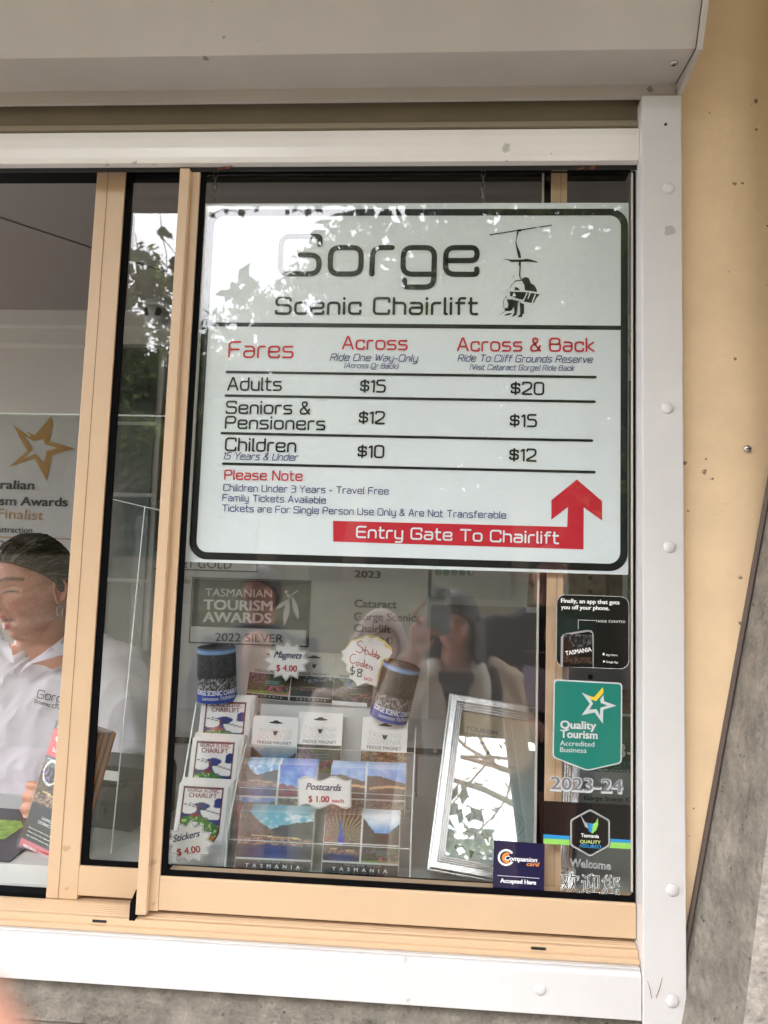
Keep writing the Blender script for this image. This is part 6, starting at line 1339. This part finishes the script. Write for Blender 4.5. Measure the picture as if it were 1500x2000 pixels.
for s in (-1, 1):
    mb = MB(); mb.tube([(hc.x + s * .075, cy + .02, sZ + .01), (hc.x + s * .08, cy + .11, sZ - .04), (hc.x + s * .07, cy + .15, sZ - .14), (hc.x + s * .07, cy + .15, sZ - .30)], [.03, .04, .045, .03], 12); obj('scarf_end', mb, M_CREAM, t, smooth=True)
mb = MB(); mb.tube([(hc.x + .13, cy + .03, sZ - .0), (hc.x + .14, cy + .115, sZ - .06), (hc.x + .14, cy + .13, sZ - .2), (hc.x + .145, cy + .12, sZ - .35)], .018, 8); obj('bag_strap', mb, M_BKC, t, smooth=True)
M_HAIR2 = hairmat('black_hair', srgb(20, 16, 16)); hair_cap(t, hc, Rz, .95, M_HAIR2, front=.038, side=-.09, back=-.11, puff=1.12, length=.19)
# phone
p = thing('phone', 'pale blue phone held up by the photographer, mirrored in the pane', 'phone', (.010, -1.209, 1.32))
obj('phone_case', MB().prism(rrect(-.026, .046, 1.318, 1.465, .011), -1.213, -1.2055), mat('pale_blue_case', srgb(150, 168, 176), .3), p, bevel=.001)
obj('camera_island', MB().prism(rrect(-.0045, .030, 1.425, 1.460, .007), -1.2054, -1.2042), mat('case_dark', srgb(60, 68, 74), .2), p)
for x, z in ((.020, 1.451), (.020, 1.434), (.012, 1.4425)): obj('phone_lens', MB().lathe([(.0062, 0), (.0062, .0008), (.005, .0011), (.0005, .0009)], 16, (x, -1.2041, z), 'y'), M_PBLK, p)
for i in range(4): obj('case_sticker', MB().box(-.020 + i * .015, -.009 + i * .015, -1.2054, -1.2050, 1.404, 1.415), M_CARD, p)
# fingertip of the hand steadying the phone strays into the corner of the view
# --- others mirrored in the pane
def bystander(label, px, py, dist, yaw, m, extra=None, hs=1.0, cap_=None, hairc=(50, 40, 34), feet=-.12, gain=1.):
    hc = refl(px, py, dist); sZ = hc.z - .155
    a1 = [((hc.x + s * .18, hc.y, sZ - .05), (hc.x + s * .25, hc.y + .02, sZ - .32), (hc.x + s * .14, hc.y + .20, sZ - .44), (-s * .6, .7, 0), (0, .2, 1), (.5, .6, .4), -s) for s in (-1, 1)]
    t, Rz, hc, nl = mk_person(label, hc, yaw, 0, hs=hs, shoulder_z=sZ, w_=1.05, arms=a1, feet=feet, face_detail=False, tv=.012, body_yaw=yaw * .4, skin_gain=gain)
    garment('jacket', t, [(hc.x, hc.y + .01, sZ + .01, .085, .075, 0), (hc.x, hc.y, sZ - .045, .19, .11, 0), (hc.x, hc.y, sZ - .14, .22, .14, 0), (hc.x, hc.y, sZ - .35, .20, .14, 0), (hc.x, hc.y, sZ - .65, .22, .15, 0)],
            [([Vector(a[0]), Vector(a[1]), Vector(a[1]).lerp(Vector(a[2]), .85)], [.085, .068, .05]) for a in a1], m, .012, .014, 7)
    garment('trousers', t, [(hc.x, hc.y, sZ - .60, .19, .135, 0), (hc.x, hc.y, sZ - .72, .19, .14, 0)], [([(hc.x + s * .09, hc.y, sZ - .66), (hc.x + s * .1, hc.y, (sZ + feet) * .5 - .2), (hc.x + s * .1, hc.y, feet + .06)], [.095, .075, .06]) for s in (-1, 1)], mat('navy_trousers', srgb(38, 42, 56), .85), .015, .006, 9)
    if hairc: hair_cap(t, hc, Rz, hs, hairmat('hair_%d' % hairc[0], srgb(*hairc)), front=.055, side=-.02, back=-.09)
    return t, hc, sZ, Rz
t, hc, sZ, Rz = bystander('man in a grey jacket mirrored over the silver plaque', 505, 1158, 2.3, math.radians(160) + PI * 0, mat('grey_jacket', srgb(70, 74, 78), .85)) if False else bystander('man in a grey jacket mirrored over the silver plaque', 505, 1158, 2.3, PI + .3, mat('grey_jacket', srgb(70, 74, 78), .85))
t, hc, sZ, Rz = bystander('person in a pale hooded top mirrored left of the photographer', 740, 1262, 2.0, PI - .4, mat('pale_hoodie', srgb(206, 188, 178), .85), hs=.95, hairc=None, gain=1.)
hair_cap(t, hc, Rz, 1.06, MATS['pale_hoodie'], front=.062, side=-.10, back=-.11, puff=1.22, length=.12, name='hood')
t, hc, sZ, Rz = bystander('person in a striped black jacket with papers mirrored beside the inner stile', 1075, 1120, 2.2, PI - .1, mat('black_striped_jacket', srgb(26, 26, 32), .8))
for z_ in (.17, .24, .31):
    mb = MB(); mb.tube([(hc.x + .225 * math.cos(a_), hc.y + .15 * math.sin(a_), sZ - z_) for a_ in np.linspace(.3, PI - .3, 14)], .003, 5); obj('jacket_stripe', mb, M_GRT, t)
pp = refl(1040, 1345, 1.75); o = thing('paper_sheets', 'lavender tinted papers held by the person in black, mirrored', 'papers', pp)
for i in range(3): mb = MB(); mb.add([tuple(pp + Vector((-.08 + .02 * i, .03 * i, -.05))), tuple(pp + Vector((.06 + .02 * i, .03 * i, -.09))), tuple(pp + Vector((.10 + .02 * i, -.02 + .03 * i, .03))), tuple(pp + Vector((-.02 + .02 * i, -.02 + .03 * i, .08)))], [(0, 1, 2, 3)]); q = obj('sheet', mb, mat('lavender_paper', srgb(196, 188, 214), .7), o); so_ = q.modifiers.new('s', 'SOLIDIFY'); so_.thickness = .0015
# ------------------------------------------------------------------ trees and leaves behind the photographer
M_LEAF = [mat('leaf_green', srgb(70, 88, 38), .55, var=.35, vscale=2.0), mat('leaf_yellow_green', srgb(106, 116, 48), .55, var=.35, vscale=2.0), mat('leaf_dark', srgb(38, 54, 30), .6, var=.35, vscale=2.0)]
M_BARK = mat('grey_bark', srgb(110, 98, 84), .9, var=.3, vscale=6, bump=1., bscale=30)
for m in M_LEAF:      # leaves let some light through
    n = m.node_tree.nodes; b = n['Principled BSDF']; tr = n.new('ShaderNodeBsdfTranslucent'); mi = n.new('ShaderNodeMixShader'); mi.inputs[0].default_value = .28
    src = b.inputs['Base Color'].links[0].from_socket; m.node_tree.links.new(src, tr.inputs[0]); m.node_tree.links.new(b.outputs[0], mi.inputs[1]); m.node_tree.links.new(tr.outputs[0], mi.inputs[2]); m.node_tree.links.new(mi.outputs[0], n['Material Output'].inputs['Surface'])
def gnd(x, y): return gz(x, y)
def tree(x, y, H, R, label, n=7000, leaf=.10, trunk=.22, dens=1., seed=0, low=.3, mats=None):
    rg = np.random.default_rng(seed); z0 = gnd(x, y) - .1; t = thing('tree', label, 'tree', (x, y, z0), group='trees behind the photographer')
    mb = MB(); top = z0 + H; lean_ = rg.normal(0, .3, 2)
    tp_ = [Vector((x + lean_[0] * s * s, y + lean_[1] * s * s, z0 + H * .8 * s)) for s in np.linspace(0, 1, 7)]; mb.tube(tp_, [trunk * (1 - .75 * s) for s in np.linspace(0, 1, 7)], 10)
    cl_ = []
    for i in range(14):
        s = rg.uniform(low, .95); b = tp_[0].lerp(tp_[-1], s); a_ = rg.uniform(0, 2 * PI); r = R * (1.1 - .6 * abs(s - .5)) * rg.uniform(.6, 1); e_ = b + Vector((math.cos(a_) * r, math.sin(a_) * r, rg.uniform(.2, 1.1) * R * .6))
        m_ = b.lerp(e_, .5) + Vector(rg.normal(0, .15, 3)) + Vector((0, 0, .15)); mb.tube([b, m_, e_], [trunk * .33 * (1 - .6 * s), trunk * .2 * (1 - .6 * s), .015], 6); cl_ += [m_, e_, e_ + Vector(rg.normal(0, .35, 3))]
        for k in range(2): q = e_ + Vector(rg.normal(0, .5, 3)); mb.tube([m_, m_.lerp(q, .5) + Vector(rg.normal(0, .08, 3)), q], [.03, .02, .008], 5); cl_.append(q)
    obj('trunk', mb, M_BARK, t, smooth=True)
    Cc = np.array([tuple(c) for c in cl_]); cr_ = rg.uniform(.35, .75, len(Cc)) * R * .42
    per = int(n / len(Cc)); vs = []; 
    for c, r in zip(Cc, cr_):
        k = int(per * rg.uniform(.4, 1.5)); d = rg.normal(0, 1, (k, 3)); d /= np.linalg.norm(d, axis=1)[:, None]; p = c + d * (r * rg.uniform(.2, 1, (k, 1)) ** .5) * np.array([1, 1, .75])
        a1 = rg.normal(0, 1, (k, 3)); a1 /= np.linalg.norm(a1, axis=1)[:, None]; a2 = np.cross(a1, rg.normal(0, 1, (k, 3))); a2 /= np.linalg.norm(a2, axis=1)[:, None]; L_ = leaf * rg.uniform(.6, 1.3, (k, 1))
        vs.append(np.stack([p - a1 * L_, p - a2 * L_ * .35, p + a1 * L_, p + a2 * L_ * .35], 1))
    vs = np.concatenate(vs).reshape(-1, 3) - np.array([x, y, z0]); nq = len(vs) // 4; me = bpy.data.meshes.new('crown'); me.vertices.add(len(vs)); me.vertices.foreach_set('co', vs.astype(np.float32).ravel())
    me.loops.add(nq * 4); me.loops.foreach_set('vertex_index', np.arange(nq * 4, dtype=np.int32)); me.polygons.add(nq); me.polygons.foreach_set('loop_start', np.arange(0, nq * 4, 4, dtype=np.int32)); me.update(calc_edges=True)
    o = bpy.data.objects.new('crown', me); C.objects.link(o); o.parent = t
    for m in (mats or M_LEAF): me.materials.append(m)
    me.polygons.foreach_set('material_index', rg.choice(3, nq, p=[.45, .3, .25]).astype(np.int32)); me.update()
tree(-5.6, -11.5, 4.6, 2.0, 'low leafy tree at the left end of the mirrored bank', seed=1, n=9000)
tree(-3.2, -13.5, 5.2, 2.0, 'yellow green tree mirrored in the narrow pane', seed=2, n=9000)
tree(-1.4, -12.0, 6.6, 1.9, 'tall airy tree mirrored behind the word Gorge', seed=3, n=7000)
tree(1.4, -11.5, 5.2, 2.3, 'broad dark tree mirrored over the middle of the fare board', seed=4, n=16000, low=.2)
tree(4.2, -10.0, 6.2, 2.8, 'dense dark tree mirrored over the right of the fare board', seed=5, n=16000, low=.2)
tree(7.5, -12.0, 7.2, 3.0, 'tall dense tree at the right end of the mirrored bank', seed=6, n=14000, low=.2)
tree(-9.5, -14.0, 7.0, 2.8, 'large tree far left on the mirrored bank', seed=7, n=9000, low=.2)
tree(-13, -9.0, 8.0, 3.0, 'large tree beside the path at far left', seed=8, n=9000, low=.2)
tree(11.5, -7.0, 8.5, 3.0, 'large tree beside the path at far right', seed=9, n=9000, low=.2)
# far wood
rg = np.random.default_rng(5); k = 60000; xx = rg.uniform(-26, 26, k); yy = rg.uniform(-34, -19, k); zz = np.array([gz(a, b) for a, b in zip(xx, yy)]) + rg.uniform(0, 1, k) ** 1.15 * (6.2 + 6.2 / (1 + np.exp(-(xx + 3.4) * 1.3)) + .9 * np.sin(xx * .9) + .8 * np.sin(xx * 2.1 + 1))
p = np.stack([xx, yy, zz], -1); a1 = rg.normal(0, 1, (k, 3)); a1 /= np.linalg.norm(a1, axis=1)[:, None]; a2 = np.cross(a1, rg.normal(0, 1, (k, 3))); a2 /= np.linalg.norm(a2, axis=1)[:, None]; L_ = .32
vs = np.stack([p - a1 * L_, p - a2 * L_ * .6, p + a1 * L_, p + a2 * L_ * .6], 1).reshape(-1, 3); mb = MB(); mb.v = vs.tolist(); mb.f = [(4 * i, 4 * i + 1, 4 * i + 2, 4 * i + 3) for i in range(k)]
o = obj('distant_wood', mb, M_LEAF[2]); tag(o, 'far wood reading as one mass behind the mirrored trees', 'wood'); o['kind'] = 'stuff'
# leafy branch hanging beyond the eave, mirrored in the narrow pane
def big_leaf(c, s, rot, tilt):
    pts = [(0, -.55), (.10, -.5), (.34, -.42), (.30, -.25), (.55, -.12), (.42, .05), (.46, .28), (.24, .28), (.12, .55), (0, .80), (-.12, .52), (-.26, .30), (-.48, .26), (-.40, .04), (-.56, -.14), (-.30, -.26), (-.32, -.44), (-.10, -.5)]
    Rm = Euler((tilt, 0, rot)).to_matrix() @ Matrix.Rotation(rot * 2, 3, 'Y'); vs = [tuple(Vector(c) + Rm @ Vector((x * s, .10 * s * (x * x + z * z), -z * s))) for x, z in pts]; vs.append(tuple(c))
    n = len(pts); return vs, [(i, (i + 1) % n, n) for i in range(n)]
t = thing('leafy_branch', 'hanging twig with broad lobed leaves, dark against the mirrored sky', 'branch', refl(300, 400, 2.7))
mb = MB(); D_ = 2.7
for ln in ([(300, 395), (306, 450), (312, 480), (316, 560), (300, 600)], [(306, 450), (330, 480), (345, 520)], [(250, 440), (262, 500), (276, 540), (290, 590), (330, 640)], [(268, 510), (282, 560), (276, 600)], [(500, 396), (470, 410), (430, 404), (405, 420)], [(640, 396), (600, 412), (560, 400)], [(300, 395), (420, 380), (560, 372), (660, 376)]):
    mb.tube([refl(a_, b_, D_ + .02 * i) for i, (a_, b_) in enumerate(ln)], .0028, 5)
obj('twig', mb, M_BARK, t, smooth=True); rg = np.random.default_rng(11)
for u, v, s in ((305, 438, 26), (318, 444, 18), (262, 484, 30), (282, 500, 22), (335, 505, 42), (270, 520, 14), (279, 545, 16), (284, 560, 12), (282, 585, 34), (276, 605, 30), (300, 600, 36), (320, 620, 24), (338, 470, 12), (345, 540, 16), (440, 408, 14), (470, 412, 18), (500, 404, 16), (412, 416, 14), (600, 410, 18), (620, 402, 20), (575, 404, 14), (560, 410, 12)):
    vs, fs = big_leaf(refl(u, v, D_ + rg.uniform(-.1, .1)), s / F * (1.2 + D_) * .95, rg.uniform(-.6, .6), rg.uniform(-.3, .3)); obj('leaf', MB().add(vs, fs), M_LEAF[2], t)
# overhanging bough with sparse twigs above the path, mirrored in the certificate
t = thing('overhanging_bough', 'bare forked bough with sparse leaves high over the path, mirrored in the certificate glass', 'bough', (3.5, -9.0, gz(3.5, -9.0) - .1)); mb = MB(); rg = np.random.default_rng(21); ends = []
base = Vector((4.4, -9.2, gz(4.4, -9.2) - .1)); mb.tube([base, base + Vector((-.3, .3, 2.2)), base + Vector((-.5, 1.0, 4.0)), base + Vector((-.9, 2.0, 5.2))], [.16, .13, .11, .09], 10)
def grow(p, d, L_, r, dep):
    pts = [p]; q = p; dd = Vector(d)
    for i in range(5): dd = (dd + Vector(rg.normal(0, .16, 3))).normalized(); q = q + dd * L_ / 5; pts.append(q)
    mb.tube(pts, [r * (1 - .5 * i / 5) for i in range(6)], 7)
    if dep == 0: ends.extend(pts[2:]); return
    for k in range(3): grow(pts[rg.integers(2, 6)], (dd + Vector(rg.normal(0, .55, 3))).normalized(), L_ * .65, r * .5, dep - 1)
for d in ((-.8, .5, .25), (-.7, .1, .6), (-.3, .7, .5), (.3, .6, .4), (-.95, .1, -.02)): grow(base + Vector((-.8, 1.8, 4.9)), Vector(d).normalized(), 2.6, .065, 2)
obj('limb', mb, M_BARK, t, smooth=True)
vs = []; fs = []
for e_ in ends:
    for k in range(9): p = e_ + Vector(rg.normal(0, .16, 3)); a_ = Vector(rg.normal(0, 1, 3)).normalized() * .055; b_ = a_.orthogonal().normalized() * .014; n_ = len(vs); vs += [tuple(p - a_), tuple(p - b_), tuple(p + a_), tuple(p + b_)]; fs.append((n_, n_ + 1, n_ + 2, n_ + 3))
o = obj('sparse_foliage', MB().add(vs, fs), M_LEAF[0], t); o['kind'] = 'stuff'
# ------------------------------------------------------------------ pieces that belong to a part become its sub-parts
SUB = {'stile_groove': 'stile', 'stile_fin': 'stile', 'screw_cross': 'box_screw', 'screw_slot': 'screw_head', 'lip_edge': 'front_lip', 'small_sensor': 'camera_ball', 'lens': 'camera_ball', 'badge_rim': 'badge',
       'badge_name': 'badge', 'badge_quality': 'badge', 'badge_assured': 'badge', 'hang_hole': 'header_card', 'island_mark': 'header_card', 'caption_mark': 'caption_strip', 'half_dot': 'rating_dot',
       'button': 'polo_shirt', 'collar': 'polo_shirt', 'shirt_lettering': 'polo_shirt', 'fingernail': 'body', 'hair_strands': 'hair', 'light_strands': 'hair', 'hair_bun': 'hair', 'phone_lens': 'camera_island', 'drawer_bolt': 'drawer_front',
       'arrow_lettering': 'arrow', 'chair_highlight': 'chairlift_drawing', 'phone_screen': 'phone_picture', 'phone_lettering': 'phone_picture', 'screen_picture': 'phone_picture', 'cover_lettering': 'brochure_cover', 'signature': 'certificate_sheet', 'large_year': 'certificate_sheet', 'logo': 'certificate_sheet', 'seal_mark': 'certificate_sheet', 'magnet_block': 'backing', 'sleeve_lettering': 'printed_sleeve', 'plate_gap': 'end_plate', 'slat_edge': 'slot_back'}
base_ = lambda o: o.name.rsplit('.', 1)[0] if o.name[-3:].isdigit() and o.name[-4:-3] == '.' else o.name
def mid(o): A = [Vector(c) for c in o.bound_box]; return sum(A, Vector()) / 8
for root in [o for o in C.objects if o.parent is None]:
    kids = list(root.children)
    for k in kids:
        pn = SUB.get(base_(k))
        cand = [c for c in kids if base_(c) == pn and c.location.length < 1e-9] if pn else []
        if cand and k.location.length < 1e-9: k.parent = min(cand, key=lambda c: (mid(c) - mid(k)).length)
    if base_(root) == 'postcard_stack':
        for k in [k for k in root.children if base_(k) == 'picture']:
            c = min([c for c in root.children if base_(c) == 'card'], key=lambda c: (c.location - k.location).length); loc = k.location - c.location; k.parent = c; k.location = loc
